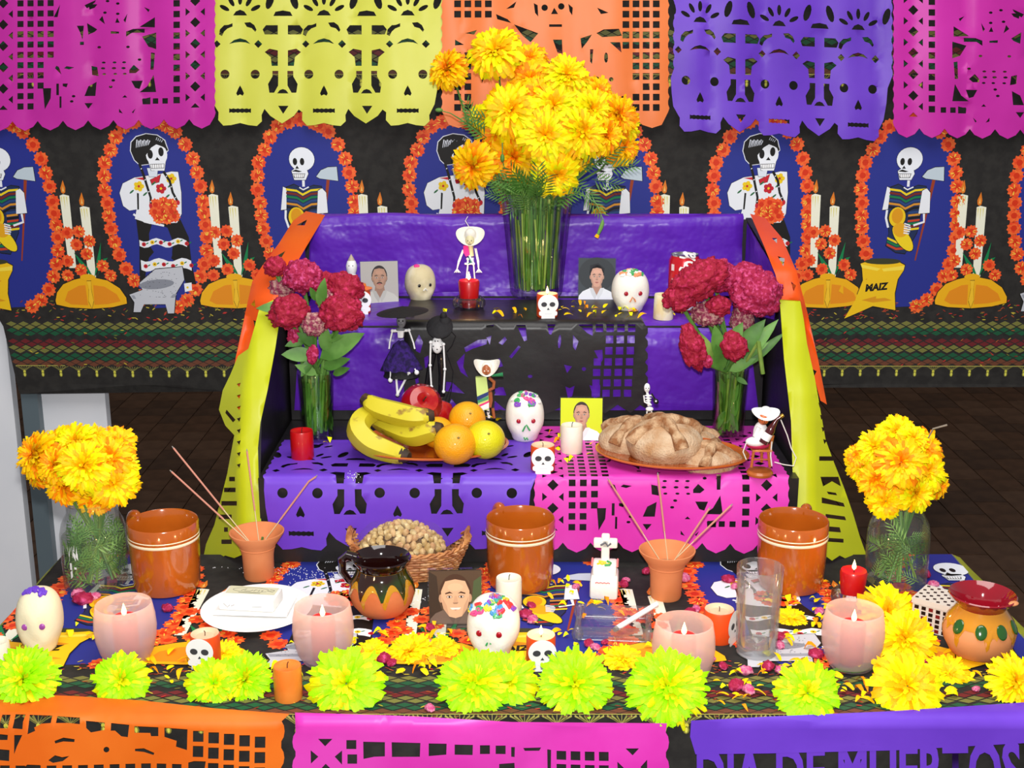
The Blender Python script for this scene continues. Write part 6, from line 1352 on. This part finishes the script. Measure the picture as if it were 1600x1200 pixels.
for px, py, dy, rx, rz_, rot, kd, lab in ((430, 418, 0, 17, 17, 0, 0, 'small round cockscomb at the upper left of the left bouquet'), (473, 434, -.01, 29, 27, 0, 1, 'pink topped cockscomb at the top of the left bouquet'), (452, 490, -.04, 32, 27, -15, 0, 'crimson cockscomb hanging at the left of the left bouquet'), (491, 508, -.05, 19, 20, 0, 2, 'dusty purple cockscomb in the middle of the left bouquet'), (534, 492, -.05, 34, 31, 0, 0, 'largest crimson cockscomb at the right of the left bouquet'), (538, 452, -.01, 30, 26, 10, 0, 'bright cockscomb above the largest one in the left bouquet'), (459, 526, -.03, 10, 17, 10, 1, 'narrow cockscomb tassel below the left bouquet'), (488, 556, -.06, 9, 16, 5, 1, 'tiny cockscomb spike over the glass rim of the left bouquet'), (440, 452, .01, 20, 18, 0, 2, 'dusty cockscomb behind the left bouquet'), (511, 446, .0, 22, 20, 0, 0, 'small cockscomb between the tops of the left bouquet'), (512, 470, -.02, 17, 20, 0, 2, 'dusky cockscomb stalk in the centre of the left bouquet')):
    cockscomb(px, py, gc.y + dy, rx, rz_, rot, kd, lab, 'left crimson bouquet', stm(gc, .13))
for px, py, dy, rx, rz_, rot, kd, lab in ((1094, 440, -.03, 46, 30, -28, 0, 'large fan shaped cockscomb at the upper left of the right bouquet'), (1062, 466, -.03, 26, 24, -10, 0, 'left lobe of the fan cockscomb in the right bouquet'), (1120, 432, -.01, 34, 27, 10, 1, 'rounded cockscomb crest at the top of the right bouquet'), (1180, 462, -.02, 40, 38, 20, 1, 'large magenta cockscomb at the right of the right bouquet'), (1165, 440, -.01, 32, 28, 0, 1, 'upper magenta lobe in the right bouquet'), (1083, 545, -.05, 18, 40, -18, 0, 'long hanging cockscomb at the left of the right bouquet'), (1148, 543, -.06, 19, 25, -25, 0, 'small dark cockscomb at the centre of the right bouquet'), (1106, 492, -.02, 24, 22, 0, 2, 'dusty cockscomb stalk in the right bouquet'), (1160, 500, -.01, 18, 26, 0, 2, 'dusty cockscomb stalk below the magenta crest'), (1122, 480, -.03, 20, 17, 0, 0, 'small crimson knot in the middle of the right bouquet'), (1104, 565, -.05, 9, 12, -20, 1, 'pale pink tip below the hanging cockscomb')):
    cockscomb(px, py, grc.y + dy, rx, rz_, rot, kd, lab, 'right crimson bouquet', stm(grc, .14))
def leaves(name, parent, c, specs, label=None):
    for (px, py, ex, ey, w, m) in specs:
        b = MB(); p = aty(px, py, c.y - .03) - c; e = aty(ex, ey, c.y - .045) - c; leaf(b, p, e - p, (e - p).length, w, m, (0, -1, .5), .10); b.build('leaf', parent)
leaves('leaf', gl, gc, [(490, 555, 440, 553, .24, leaf2_m), (488, 560, 470, 588, .22, leaf_m), (500, 560, 566, 520, .20, leaf2_m), (505, 575, 545, 560, .20, leaf_m), (470, 480, 400, 480, .16, leaf2_m), (495, 540, 465, 520, .22, leaf_m), (510, 550, 505, 505, .20, leaf2_m), (500, 480, 506, 436, .18, leaf2_m), (495, 585, 462, 570, .2, leaf2_m), (520, 585, 545, 575, .2, leaf_m), (480, 530, 445, 540, .2, leaf_m), (510, 530, 535, 525, .22, leaf2_m), (495, 470, 485, 450, .2, leaf_m)])
leaves('leaf', gr, grc, [(1150, 570, 1215, 500, .12, leaf2_m), (1160, 575, 1225, 520, .09, leaf_m), (1145, 560, 1195, 500, .18, leaf_m), (1130, 560, 1160, 505, .2, leaf2_m), (1125, 560, 1118, 510, .2, leaf2_m), (1140, 580, 1180, 560, .18, leaf2_m), (1120, 575, 1095, 520, .14, stem_m), (1160, 560, 1200, 535, .14, leaf2_m), (1128, 580, 1120, 540, .22, leaf_m), (1150, 590, 1168, 600, .2, leaf_m)])
b = MB(); p = aty(1185, 534, grc.y - .05); q = aty(1192, 584, grc.y - .05); b.tube([p, q], .004, 8, stem_m); b.tube([p, aty(1160, 575, grc.y - .03), grc + Vector((.01, 0, .12))], .003, 7, stem_m); tag(b.build('cut_stem'), 'cut green stem hanging bent from the right crimson bouquet', 'stem')

# ---- loose petals and crimson crumbs
pet = []
for i in range(5):
    r = random.Random(i); L = .0072 + .0022 * (i % 3); w = .0036 + .0012 * (i % 2); vs = []; fs = []
    for j in range(5):
        t = j / 4; ww = w * math.sin(PI * (.15 + .8 * t)) * (1 if j < 4 else .6); z_ = .001 + .0035 * math.sin(t * (2.2 + i * .4)) * (1 + .3 * i % 2); cx_ = (i - 2) * .0012 * t * t
        vs += [(-L + 2 * L * t, cx_ - ww, z_ + .0008), (-L + 2 * L * t, cx_ + ww, z_)]
        if j: k = 2 * (j - 1); fs.append((k, k + 1, k + 3, k + 2))
    me = bpy.data.meshes.new('petal'); me.from_pydata(vs, [], fs); me.materials.append([SET_Y[1], SET_A[0], SET_A[1], SET_Y[0], SET_A[2]][i]); me.polygons.foreach_set('use_smooth', [True] * len(fs)); pet.append(me)
pr = random.Random(33)
def petals(spots, z, label, group, yfn=None):
    for px, py, sx, sy, n in spots:
        for _ in range(n):
            q = atz(px + pr.gauss(0, sx), py + pr.gauss(0, sy), z)
            if z == T and not (FRONT + .01 < q.y < R1 - .02 and TX0 + .01 < q.x < TX1 - .01): continue
            if z != T and not ((R1 if z < Z1 + .01 else R2) + .005 < q.y < BP - .04 and SX0 + .03 < q.x < SX1 - .03): continue
            o = link('petal', pr.choice(pet)); o.location = (q.x, q.y, z + .0018 + pr.random() * .002); o.rotation_euler = (pr.uniform(-.4, .4), pr.uniform(-.3, .3), pr.random() * 6.28); s_ = pr.uniform(.55, 1.15); o.scale = (s_, s_, s_); tag(o, label, 'petal', group)
petals([(560, 1000, 30, 8, 12), (640, 1040, 60, 14, 22), (690, 1000, 30, 10, 12), (260, 1040, 30, 12, 10), (290, 1060, 20, 10, 8), (120, 985, 30, 14, 10), (440, 1040, 30, 14, 10), (1000, 1040, 40, 12, 12)], T, 'loose yellow marigold petal on the left half of the printed tablecloth', 'loose petals on the left half of the table')
petals([(900, 915, 25, 8, 10), (930, 945, 25, 8, 12), (1240, 950, 20, 20, 18), (1250, 1000, 25, 16, 20), (1200, 1055, 40, 14, 22), (1320, 1085, 40, 12, 18), (1480, 1080, 50, 12, 16), (1440, 1020, 30, 20, 14), (1160, 1090, 30, 10, 12), (1310, 905, 18, 10, 8), (1290, 960, 12, 16, 10), (880, 1000, 16, 14, 8), (1360, 920, 30, 14, 8)], T, 'loose yellow marigold petal on the right half of the printed tablecloth', 'loose petals on the right half of the table')
petals([(960, 490, 34, 7, 22), (900, 484, 20, 6, 8), (800, 488, 20, 8, 9), (700, 488, 25, 6, 5), (1055, 492, 14, 4, 4), (740, 478, 10, 6, 3)], Z2 + .010, 'loose marigold petal on the top step of the stand', 'loose petals on the top step')
petals([(870, 690, 12, 12, 6), (868, 715, 16, 8, 5), (790, 660, 14, 8, 5), (920, 700, 20, 8, 4), (520, 688, 14, 4, 2), (960, 665, 8, 4, 3)], Z1 + .005, 'loose marigold petal on the lower step of the stand', 'loose petals on the lower step')
crumb = []
for i in range(4):
    b = MB(); sd = Vector((i * 3.1, 0, 0)); b.ball((0, 0, .005), (.0105, .008, .0062), [cx_m[1], mat('cockscomb_rose', '#c8447c', .7, col2='#e8a0b8', nscale=160, bump=.6, bscale=200, ramp=(.4, .7))][i % 2], 22, 14, fn=lambda u: 1 + .25 * noise.noise(u * 3 + sd) + .3 * abs(noise.noise(u * 9 + sd))); ob = b.build('cockscomb_crumb', sharp=0); crumb.append(ob.data); bpy.data.objects.remove(ob)
marks = [(66, 970, 'leftmost sugar skull'), (152, 900, 'left marigold jar'), (200, 990, 'leftmost frosted cup'), (507, 985, 'second frosted cup'), (451, 1070, 'short orange candle'), (700, 940, 'smiling portrait'), (620, 1018, 'crumbled marigolds'), (771, 985, 'colourful sugar skull'), (845, 1010, 'lit skull votive'), (944, 890, 'sugar tomb'), (958, 985, 'glass ashtray'), (1040, 900, 'right incense cup'), (1066, 1010, 'third frosted cup'), (1122, 970, 'sideways votive'), (1181, 1000, 'water glass'), (1262, 1080, 'overexposed lime marigold below the water glass'), (1329, 1000, 'rightmost frosted cup'), (1398, 880, 'right marigold jar'), (1526, 1000, 'red rimmed pot'), (1414, 1000, 'yellow marigold pair'), (235, 900, 'left clay mug')]
used_c = {}
for i, (px, py, s_) in enumerate([(130, 938, 1.6), (122, 928, 1.2), (262, 950, 1.0), (148, 932, 1.0), (672, 980, .9), (668, 1005, .9), (600, 1030, 1.2), (565, 1033, 1.1), (612, 1035, .8), (672, 1106, .8), (420, 1060, 1.1), (655, 1000, .8), (822, 960, 1.1), (832, 968, 1.0), (830, 945, .8), (900, 915, .7), (975, 912, .9), (978, 905, .7), (920, 1005, .9), (930, 1010, .8), (1010, 892, .9), (1068, 903, 1.2), (1078, 955, .9), (1088, 950, .8), (1138, 905, 1.1), (1148, 915, .8), (825, 1056, .6), (1110, 1030, .8), (1130, 1040, .8), (1165, 1048, 1.0), (1200, 1042, 1.1), (1222, 1048, 1.0), (1150, 1072, 1.2), (1170, 1078, 1.0), (1215, 995, 1.1), (1218, 1008, .9), (1275, 1022, 1.1), (1280, 955, .9), (1452, 1038, .9), (1525, 1075, .6), (1445, 897, 1.1), (1458, 912, .9), (1060, 890, .9), (1092, 1020, .8), (945, 1002, .6)]):
    q = atz(px, py + 4, T + .001); o = link('cockscomb_crumb', crumb[i % 4]); o.location = q; o.rotation_euler = (0, 0, i * 1.3); o.scale = (s_ * .95,) * 3; mk = min(marks, key=lambda m: math.hypot(m[0] - px, m[1] - py)); k_ = used_c.get(mk[2], 0); used_c[mk[2]] = k_ + 1; dr = ('above' if py < mk[1] - 20 else 'below' if py > mk[1] + 20 else 'beside'); tag(o, '%smagenta flower crumb %s the %s' % (['', 'second ', 'third ', 'fourth ', 'fifth ', 'sixth ', 'seventh ', 'eighth '][min(k_, 7)], dr, mk[2]), 'flower crumb', 'magenta crumbs on the table')
b = MB()
for (a, c_) in (((1345, 1010), (1380, 1022)), ((1300, 1046), (1345, 1052)), ((1380, 1010), (1412, 1030)), ((1330, 1052), (1372, 1038))):
    p = atz(*a, T + .006); q = atz(*c_, T + .004); leaf(b, p, q - p, (q - p).length, .16, leaf2_m, (0, 0, 1), -.05)
tag(b.build('loose_leaves'), 'green leaves lying around the rightmost frosted cup', 'leaves', None, 'stuff')
sg = MB(); rs = random.Random(8)
for px, py, sx, sy, n in ((385, 877, 30, 6, 170), (450, 885, 25, 9, 130), (505, 905, 28, 8, 150), (555, 745, 6, 5, 30), (640, 935, 20, 6, 60)):
    for _ in range(n):
        q = atz(px + rs.gauss(0, sx), py + rs.gauss(0, sy), T if py > 760 else Z1 + .006)
        if py < 760 or q.y < R1 - .02: sg.box((q.x, q.y, q.z + .0010), (.0012, .0011, .0009), mat('salt', '#e8e8ec', .5))
tag(sg.build('spilled_salt', smooth=False), 'white salt grains spilled around the left clay incense cup', 'salt', None, 'stuff')

# ================================================================ small figures
def joint(b, pts, r, m, y, n=7):
    q = [aty(p[0], p[1], y if len(p) < 3 else p[2]) for p in pts]; b.tube(q, r, n, m); return q
def figure(nm, px, py, y, label, cat='figurine', group=None):
    o = thing(nm, aty(px, py, y), label, cat, group); return o
def put(b, nm, o, sharp=40):
    c = o.location; b.v = [(x - c.x, y - c.y, z - c.z) for x, y, z in b.v]; return b.build(nm, o, sharp=sharp)
bone = mat('white_bone_plastic', '#f6f6f6', .35, coat=.2); tulle = mat('purple_tulle', '#35186e', .9, col2='#1c0c40', nscale=120, bump=.8, bscale=140); felt = mat('black_felt', '#141216', .75, bump=.3, bscale=150)
grey_m = mat('grey_face', '#77787c', .6); skin_c = mat('painted_brown_face', '#a65c34', .4, coat=.3)
def head(b, px, py, y, rx, rz_, m):
    c = aty(px, py, y); rr = wm(rx, c); b.ball(c, (rr, rr, wm(rz_, c)), m, 14, 10); return c, rr
def eyes(o, c, rr, s=1.0, col=None):
    b = MB()
    for s_ in (-1, 1): b.ball((c.x + s_ * rr * .38, c.y - rr * .88, c.z + rr * .1), (rr * .18 * s, rr * .12, rr * .2 * s), col or black_m, 8, 6)
    b.ball((c.x, c.y - rr * .95, c.z - rr * .25), (rr * .09, rr * .08, rr * .12), black_m, 6, 4)
    b.box((c.x, c.y - rr * .86, c.z - rr * .68), (rr * .7, rr * .08, rr * .08), black_m); put(b, 'face_marks', o)
def hat(o, px, py, y, rx, rz_, crown, m, curl=.3, tilt=0, nm='hat'):
    c = aty(px, py, y); r_ = wm(rx, c); b = MB(); M_ = Matrix.Translation(c) @ Matrix.Rotation(R(tilt), 4, 'X')
    vs = []; fs = []; N = 28
    for j, q in enumerate((.42, .55, .75, .95, 1.0)):
        for i in range(N):
            a = 2 * PI * i / N; up = curl * r_ * (q - .42) ** 1.5 * (abs(math.cos(a)) ** 2) * 2; vs.append((r_ * q * math.cos(a), r_ * q * math.sin(a) * .9, up))
    for j in range(4):
        for i in range(N): k = (i + 1) % N; fs.append((j * N + i, j * N + k, (j + 1) * N + k, (j + 1) * N + i))
    b.add(vs, fs, m, M_); b.lathe([(r_ * .43, 0), (r_ * .40, crown * .5), (r_ * .30, crown * .85), (r_ * .12, crown), (.0001, crown * .96)], 20, m, M_); put(b, nm, o, 50); return c
# the lady skeleton in a tutu
y = R2 - .045; o = figure('lady_skeleton', 625, 616, y, 'lady skeleton in a wide black hat and purple tulle skirt'); c_ = o.location
b = MB(); b.lathe([(.0001, .004), (.014, .004), (.018, .002), (.046, -.001), (.050, 0), (.046, .0016), (.0001, .012)], 32, felt, Matrix.Translation(aty(629, 488, y)) @ Matrix.Rotation(R(-4), 4, 'Y')); put(b, 'black_hat', o)
b = MB(); hc, hr = head(b, 627, 501, y, 7.5, 12, grey_m); b.tube([hc, aty(626, 520, y)], .004, 8, grey_m); put(b, 'grey_skull', o); eyes(o, hc - Vector((0, 0, .0)), hr)
b = MB(); b.ball(aty(626, 515, y), (.0095, .006, .004), grey_m, 12, 6); put(b, 'collar', o)
b = MB(); joint(b, [(613, 517), (640, 516)], .0030, bone, y); joint(b, [(626, 516), (626, 527)], [.0075, .006], bone, y); put(b, 'rib_cage', o)
for q in ([(613, 517), (609, 535), (608, 545)], [(639, 516), (646, 536), (648, 545)]): b = MB(); joint(b, q, .0016, bone, y - .004); b.ball(aty(*q[0], y - .002), .0036, bone, 8, 6); put(b, 'arm', o)
for nm, pr0, m_, am in (('black_skirt', [(.012, .075), (.026, .050), (.034, .018), (.035, .016), (.0001, .020)], felt, .002), ('tulle_skirt', [(.006, .086), (.014, .078), (.024, .060), (.036, .040), (.039, .030), (.028, .034), (.0001, .05)], tulle, .005)):
    b = MB(); cc = aty(628, 600, y); b.lathe(pr0, 48, m_, Matrix.Translation(cc) @ Matrix.Diagonal((1, .75, 1, 1))); b.v = [(x + am * noise.noise(Vector((x, y_, z_)) * 240), y_ + am * noise.noise(Vector((x, y_, z_)) * 200 + Vector((5, 0, 0))), z_ + am * .8 * noise.noise(Vector((x, y_, z_)) * 220 + Vector((0, 9, 0)))) for x, y_, z_ in b.v]; put(b, nm, o)
for q in ([(619, 580), (619, 588), (621, 617)], [(640, 578), (639, 582), (621, 617)]): b = MB(); joint(b, q, .0022, bone, y - .02); b.ball(aty(*q[1], y - .02), .0042, bone, 8, 6); b.ball(aty(*q[2], y - .02), (.004, .005, .0035), bone, 8, 6); put(b, 'leg', o)
for q in ([(610, 577), (610, 594)], [(648, 576), (651, 582)]): b = MB(); joint(b, q, .0014, bone, y - .02); b.ball(aty(*q[1], y - .02), (.0045, .003, .005), bone, 8, 6); put(b, 'hand', o)
b = MB(); b.tube([aty(629, 486, y), aty(629, 478, y), (aty(629, 478, y).x, R2 + .02, Z2 + .006)], .0006, 4, felt); put(b, 'thread', o)
# the gentleman in black
o = figure('gentleman_skeleton', 688, 628, y, 'gentleman skeleton in black suit and black hat with long white arms')
cc = aty(687, 511, y); b = MB(); b.lathe([(.0001, .003), (.012, .003), (.024, .0), (.0255, .0006), (.022, .0035), (.0001, .006)], 28, felt, Matrix.Translation(cc) @ Matrix.Rotation(R(48), 4, 'X')); b.ball(aty(695, 506, y + .01), (.014, .012, .015), felt, 16, 10, fn=lambda u: 1 + .15 * noise.noise(u * 4)); b.ball(aty(693, 494, y + .01), (.007, .007, .008), felt, 10, 8); put(b, 'black_hat', o)
b = MB(); b.ball(aty(683, 539, y), (.0105, .007, .017), bone, 16, 10); joint(b, [(672, 534), (692, 536)], .0028, bone, y); joint(b, [(682, 520), (683, 532)], .003, bone, y); put(b, 'rib_cage', o)
b = MB()
for a, b_ in ((680, 533), (684, 533), (677, 541), (689, 542), (683, 546)): b.ball(aty(a, b_, y - .0065), (.0016, .0008, .0012), black_m, 6, 4)
put(b, 'painted_ribs', o)
for q in ([(673, 535), (672, 571), (674, 604)], [(693, 538), (695, 577), (693, 612)]):
    b = MB(); joint(b, q, .0018, bone, y - .006)
    for p in q: b.ball(aty(*p, y - .006), .0034, bone, 8, 6)
    put(b, 'arm', o)
for q in ([(677, 552), (671, 580), (668, 606)], [(688, 552), (690, 585), (690, 618)]): b = MB(); joint(b, q, [.0062, .0058, .0068], mat('black_satin', '#121116', .25, coat=.4), y + .003, 9); put(b, 'trouser_leg', o)
b = MB(); b.ball(aty(687, 625, y), (.004, .008, .004), bone, 10, 6); put(b, 'foot', o)
b = MB(); joint(b, [(700, 512), (712, 525), (706, 540), (698, 550)], .0010, felt, y + .01, 5); joint(b, [(698, 552), (708, 580), (705, 610), (698, 640), (696, 625), (706, 600)], .0010, felt, y + .005, 5); put(b, 'black_cord', o)
# the straw hat musician
y = 2.30; o = figure('hatted_musician', 762, 652, y, 'small clay figure in a white hat and striped pale green blanket')
hat(o, 761, 576, y, 20.5, 14, wm(11, c_), mat('cream_straw', '#e9e4d8', .7, bump=.3, bscale=200), .85, 30, 'straw_hat')
b = MB(); hc, hr = head(b, 760, 579, y - .008, 7.2, 10, skin_c); put(b, 'brown_face', o); eyes(o, hc, hr, .8, mat('white_paint', '#f0e8e0', .4))
P = Print(lambda a, b_, off: tuple(aty(a, b_, y - .009 - off + .00006 * (a - 754) ** 2)), .0001); b = MB()
def slab(nm, poly, m, yy, th=.004):
    V, Fc = cut(poly, [], 0); n = len(V); b = MB(); F_ = [tuple(int(i) for i in f) for f in Fc]
    b.add([aty(a, c2_, yy) for a, c2_ in V] + [aty(a, c2_, yy) + Vector((0, th, 0)) for a, c2_ in V], F_ + [tuple(i + n for i in f[::-1]) for f in F_], m); k = len(poly); b.add([aty(a, c2_, yy) for a, c2_ in poly] + [aty(a, c2_, yy) + Vector((0, th, 0)) for a, c2_ in poly], [(i, (i + 1) % k, k + (i + 1) % k, k + i) for i in range(k)], m); return put(b, nm, o, 30)
slab('green_blanket', [(743, 590), (760, 589), (763, 612), (764, 640), (748, 642), (745, 615)], mat('pale_green_cloth', '#cfe88a', .7), y - .008, .010)
slab('blue_stripe', [(745, 620), (763, 612), (763, 618), (746, 626)], mat('navy_stripe', '#2a3a78', .7), y - .0088, .002); slab('green_stripe', [(746, 626), (763, 619), (763, 624), (747, 630)], mat('green_stripe', '#4a9c68', .7), y - .0088, .002); slab('pink_stripe', [(748, 633), (764, 626), (764, 629), (749, 636)], mat('pink_stripe', '#e83a80', .7), y - .0088, .002); slab('white_stripe', [(749, 636), (764, 629), (764, 638), (751, 642)], bone, y - .0088, .002)
b = MB(); joint(b, [(764, 590), (772, 597), (771, 606), (764, 610)], [.003, .0034, .0032, .003], skin_c, y - .008); joint(b, [(766, 612), (767, 625), (765, 636)], .0040, skin_c, y - .004); put(b, 'brown_arm', o)
b = MB(); joint(b, [(768, 587), (786, 585)], [.0022, .0042], mat('green_bottle_paint', '#1f7a4a', .2, coat=.6), y - .014, 10); put(b, 'green_bottle', o)
for a in (755, 763, 771): b = MB(); joint(b, [(a - 1, 638), (a + 1, 653)], .0030, mat('striped_trouser', '#2a2422', .6, col2='#e8e4e0', nscale=200, ramp=(.48, .52)) if a < 770 else skin_c, y - .004); put(b, 'leg', o)
# tiny skeleton with a guitar
y = 2.225; o = figure('guitar_skeleton', 1014, 672, y, 'tiny white skeleton playing a guitar behind the bread', group=None)
b = MB(); hc, hr = head(b, 1011, 606, y, 4.8, 7.5, bone); put(b, 'skull', o); eyes(o, hc, hr)
b = MB(); joint(b, [(1011, 612), (1013, 622), (1014, 634)], [.0022, .003, .003], bone, y)
for j in range(4): b.ball(aty(1013, 618 + 4 * j, y), (.0070 - .0006 * j, .0045, .0014), bone, 12, 6)
b.ball(aty(1015, 639, y), (.0072, .005, .0046), bone, 12, 8); put(b, 'ribs_and_hips', o)
for q in ([(1006, 618), (1007, 628), (1018, 633)], [(1018, 617), (1025, 625), (1024, 630)], ): b = MB(); joint(b, q, .0014, bone, y - .004); put(b, 'arm', o)
for q in ([(1011, 642), (1010, 660), (1010, 690)], [(1018, 642), (1018, 660), (1018, 690)]): b = MB(); joint(b, q, .0013, bone, y); put(b, 'leg', o)
b = MB(); joint(b, [(1018, 615), (1023, 623)], .0016, black_m, y - .008); b.ball(aty(1025, 627, y - .008), (.0045, .0025, .0060), black_m, 10, 8, rot=Matrix.Rotation(R(-35), 3, 'Y')); b.ball(aty(1025, 627, y - .0105), (.0018, .0008, .0018), bone, 8, 4); put(b, 'guitar', o)
# skeleton with a sombrero behind the red candle
y = 2.60; o = figure('sombrero_skeleton', 733, 478, y, 'string limbed skeleton in a cream sombrero behind the red candle')
hat(o, 735, 369, y, 22.5, 14, .018, mat('cream_straw', '#e9e4d8', .7), .35, 40, 'sombrero')
b = MB(); joint(b, [(735, 358), (727, 345), (731, 338)], .0008, MATS['cream_straw'], y, 5); put(b, 'hat_string', o)
b = MB(); hc, hr = head(b, 734, 376, y - .012, 7.2, 9, mat('beige_bead', '#d8cfa4', .5)); put(b, 'bead_head', o); eyes(o, hc, hr, .6)
b = MB(); joint(b, [(735, 384), (736, 400)], [.006, .0065], MATS['beige_bead'], y - .004, 10); put(b, 'torso', o)
slab('pink_scarf', [(724, 384), (731, 384), (734, 398), (728, 401), (724, 394)], mat('pink_felt', '#f0288c', .7), y - .014)
b = MB()
for q in ([(729, 404), (740, 404)], [(726, 412), (742, 412)], [(731, 404), (731, 414)], [(738, 404), (740, 414)], [(733, 399), (738, 408)]): joint(b, q, .0018, bone, y - .01)
put(b, 'ribs', o); b = MB(); joint(b, [(732, 402), (737, 410), (731, 412)], .0013, mat('teal_thread', '#2a7a74', .7), y - .013); put(b, 'teal_bow', o)
for s_, q in ((-1, [(725, 390), (718, 408), (714, 420)]), (1, [(742, 388), (746, 408), (748, 420)])):
    b = MB(); joint(b, q, .0012, bone, y - .01); joint(b, [(q[0][0] + 2 * s_, q[0][1]), (q[1][0] + 2 * s_, q[1][1]), q[2]], .001, bone, y - .01)
    for f in (-4, -1, 2, 5): joint(b, [q[2], (q[2][0] + f, q[2][1] + 6)], .0009, bone, y - .01, 5)
    put(b, 'string_arm', o)
for q in ([(731, 414), (728, 440), (727, 476)], [(740, 414), (742, 438), (740, 476)]): b = MB(); joint(b, q, .0015, bone, y); b.ball(aty(*q[1], y), .003, bone, 8, 6); b.ball(aty(*q[2], y), (.004, .007, .003), bone, 8, 6); put(b, 'leg', o)
# white ghost figure with a pumpkin
o = thing('ghost_figurine', atz(551, 470, Z2 + .004), 'small white ghost figure holding an orange pumpkin', 'figurine'); b = MB(); b.lathe([(.015, 0), (.017, .01), (.0165, .03), (.0115, .052), (.0085, .058), (.0112, .066), (.0120, .075), (.009, .085), (.003, .090), (.0001, .096)], 28, white_pl, cap0=True); b.build('ghost_body', o)
b = MB(); b.lathe([(.0075, .087), (.004, .094), (.0001, .100)], 12, mat('grey_tip', '#b9a894', .5)); b.build('hat_tip', o)
b = MB()
for s_ in (-1, 1): b.ball((s_ * .0040, -.0112, .077), (.0010, .0008, .0012), black_m, 6, 5)
b.build('eyes', o); b = MB(); b.lathe([(.0001, -.006), (.006, -.004), (.0078, 0), (.006, .004), (.0001, .005)], 20, mat('pumpkin_orange', '#d88a1c', .4), Matrix.Translation((-.001, -.0155, .036))); b.v = rib(b.v, 1, 0) ; b.tube([(-.001, -.0155, .040), (0, -.0155, .045)], .001, 5, leaf_m); b.build('pumpkin', o)
# drinker on a stool
y = 2.125; o = thing('stool_drinker', atz(1187, 741, Z1 + .005), 'white clothed clay figure with a bottle sitting on an orange stool', 'figurine'); y = o.location.y
b = MB(); c_ = o.location; b.lathe([(.0225, 0), (.023, .004), (.020, .008), (.0001, .009)], 28, wood_o, Matrix.Translation(c_), cap0=True); put(b, 'stool_base', o)
for q in ([(1174, 730), (1178, 702)], [(1203, 730), (1200, 702)], [(1190, 722), (1190, 700)], [(1202, 705), (1208, 680)], [(1192, 702), (1196, 682)]): b = MB(); joint(b, q, .0026, wood_o, y - (.006 if q[0][0] != 1190 else -.012)); put(b, 'stool_leg', o)
b = MB(); cs = aty(1189, 701, y); b.box(cs, (.034, .026, .004), wood_o); put(b, 'stool_seat', o); b = MB(); joint(b, [(1176, 718), (1202, 718)], .0015, wood_o, y - .006); put(b, 'stool_rung', o)
b = MB(); b.ball(aty(1184, 695, y - .004), (.020, .014, .007), mat('pink_cloth', '#c02050', .6), 16, 8); put(b, 'pink_cushion', o)
b = MB(); b.ball(aty(1188, 676, y), (.0125, .010, .020), white_pl, 18, 12); b.ball(aty(1181, 690, y - .008), (.018, .012, .0085), white_pl, 16, 10); joint(b, [(1186, 668), (1180, 680), (1190, 688)], [.005, .0045, .004], white_pl, y - .010); put(b, 'white_clothes', o)
b = MB(); hc, hr = head(b, 1193, 655, y - .006, 8.5, 9.5, mat('clay_face', '#c4622e', .35, coat=.4)); b.ball((hc.x - hr * .55, hc.y - hr * .7, hc.z - hr * .2), hr * .28, MATS['clay_face'], 8, 6); put(b, 'clay_face', o); eyes(o, hc, hr, .9)
hat(o, 1196, 647, y - .002, 22, 12, .014, white_pl, .3, 16, 'white_hat')
b = MB(); joint(b, [(1192, 692), (1204, 672), (1207, 666), (1214, 655), (1222, 650)], [.0078, .0078, .0055, .003, .0028], mat('brown_bottle_glass', '#4a1014', .08, coat=1), y - .018, 12); put(b, 'bottle', o); b = MB(); joint(b, [(1195, 687), (1201, 677)], .0082, white_pl, y - .018, 12); put(b, 'bottle_label', o); b = MB(); joint(b, [(1220, 651), (1224, 648)], .0032, mat('gold_cap', '#b88a3a', .3, metal=.7), y - .018, 10); put(b, 'bottle_cap', o)
b = MB(); joint(b, [(1220, 656), (1230, 680), (1236, 700), (1244, 715), (1240, 728), (1225, 726), (1210, 722)], .0010, mat('white_string', '#e8e4dc', .8), y - .01, 5); joint(b, [(1166, 692), (1161, 706), (1166, 718)], .0010, MATS['white_string'], y - .01, 5); joint(b, [(1206, 690), (1204, 712), (1206, 728)], .0012, MATS['white_string'], y - .012, 5); put(b, 'white_string', o)

# ---- details that belong to a part become its sub-parts
for o in list(SC.objects):
    if o.parent is None or o.type != 'MESH': continue
    nm = o.name.split('.')[0]; up = {'eyes_and_nose': 'skull_card', 'white_lettering': 'can_body', 'printed_label': 'wrapper', 'side_print': 'wrapper', 'amber_drips': 'clay_body', 'dark_glaze': 'clay_body', 'ochre_drips': 'clay_body', 'painted_leaf': 'clay_body', 'chipped_edge': 'red_rim', 'white_bands': 'cup_body', 'white_print': 'glass_body', 'bone_strip': 'crust', 'knob': 'crust', 'icing_swirls': 'skull_body', 'sequin_eye': 'skull_body', 'purple_icing': 'skull_body', 'pink_icing': 'skull_body', 'stem_scar': 'peel', 'inlay_squares': 'box_body', 'bottle_label': 'bottle', 'bottle_cap': 'bottle', 'painted_ribs': 'rib_cage', 'photograph': 'acrylic_block'}.get(nm)
    if up:
        for s_ in o.parent.children:
            if s_.name.split('.')[0] == up and s_ is not o: o.parent = s_; break
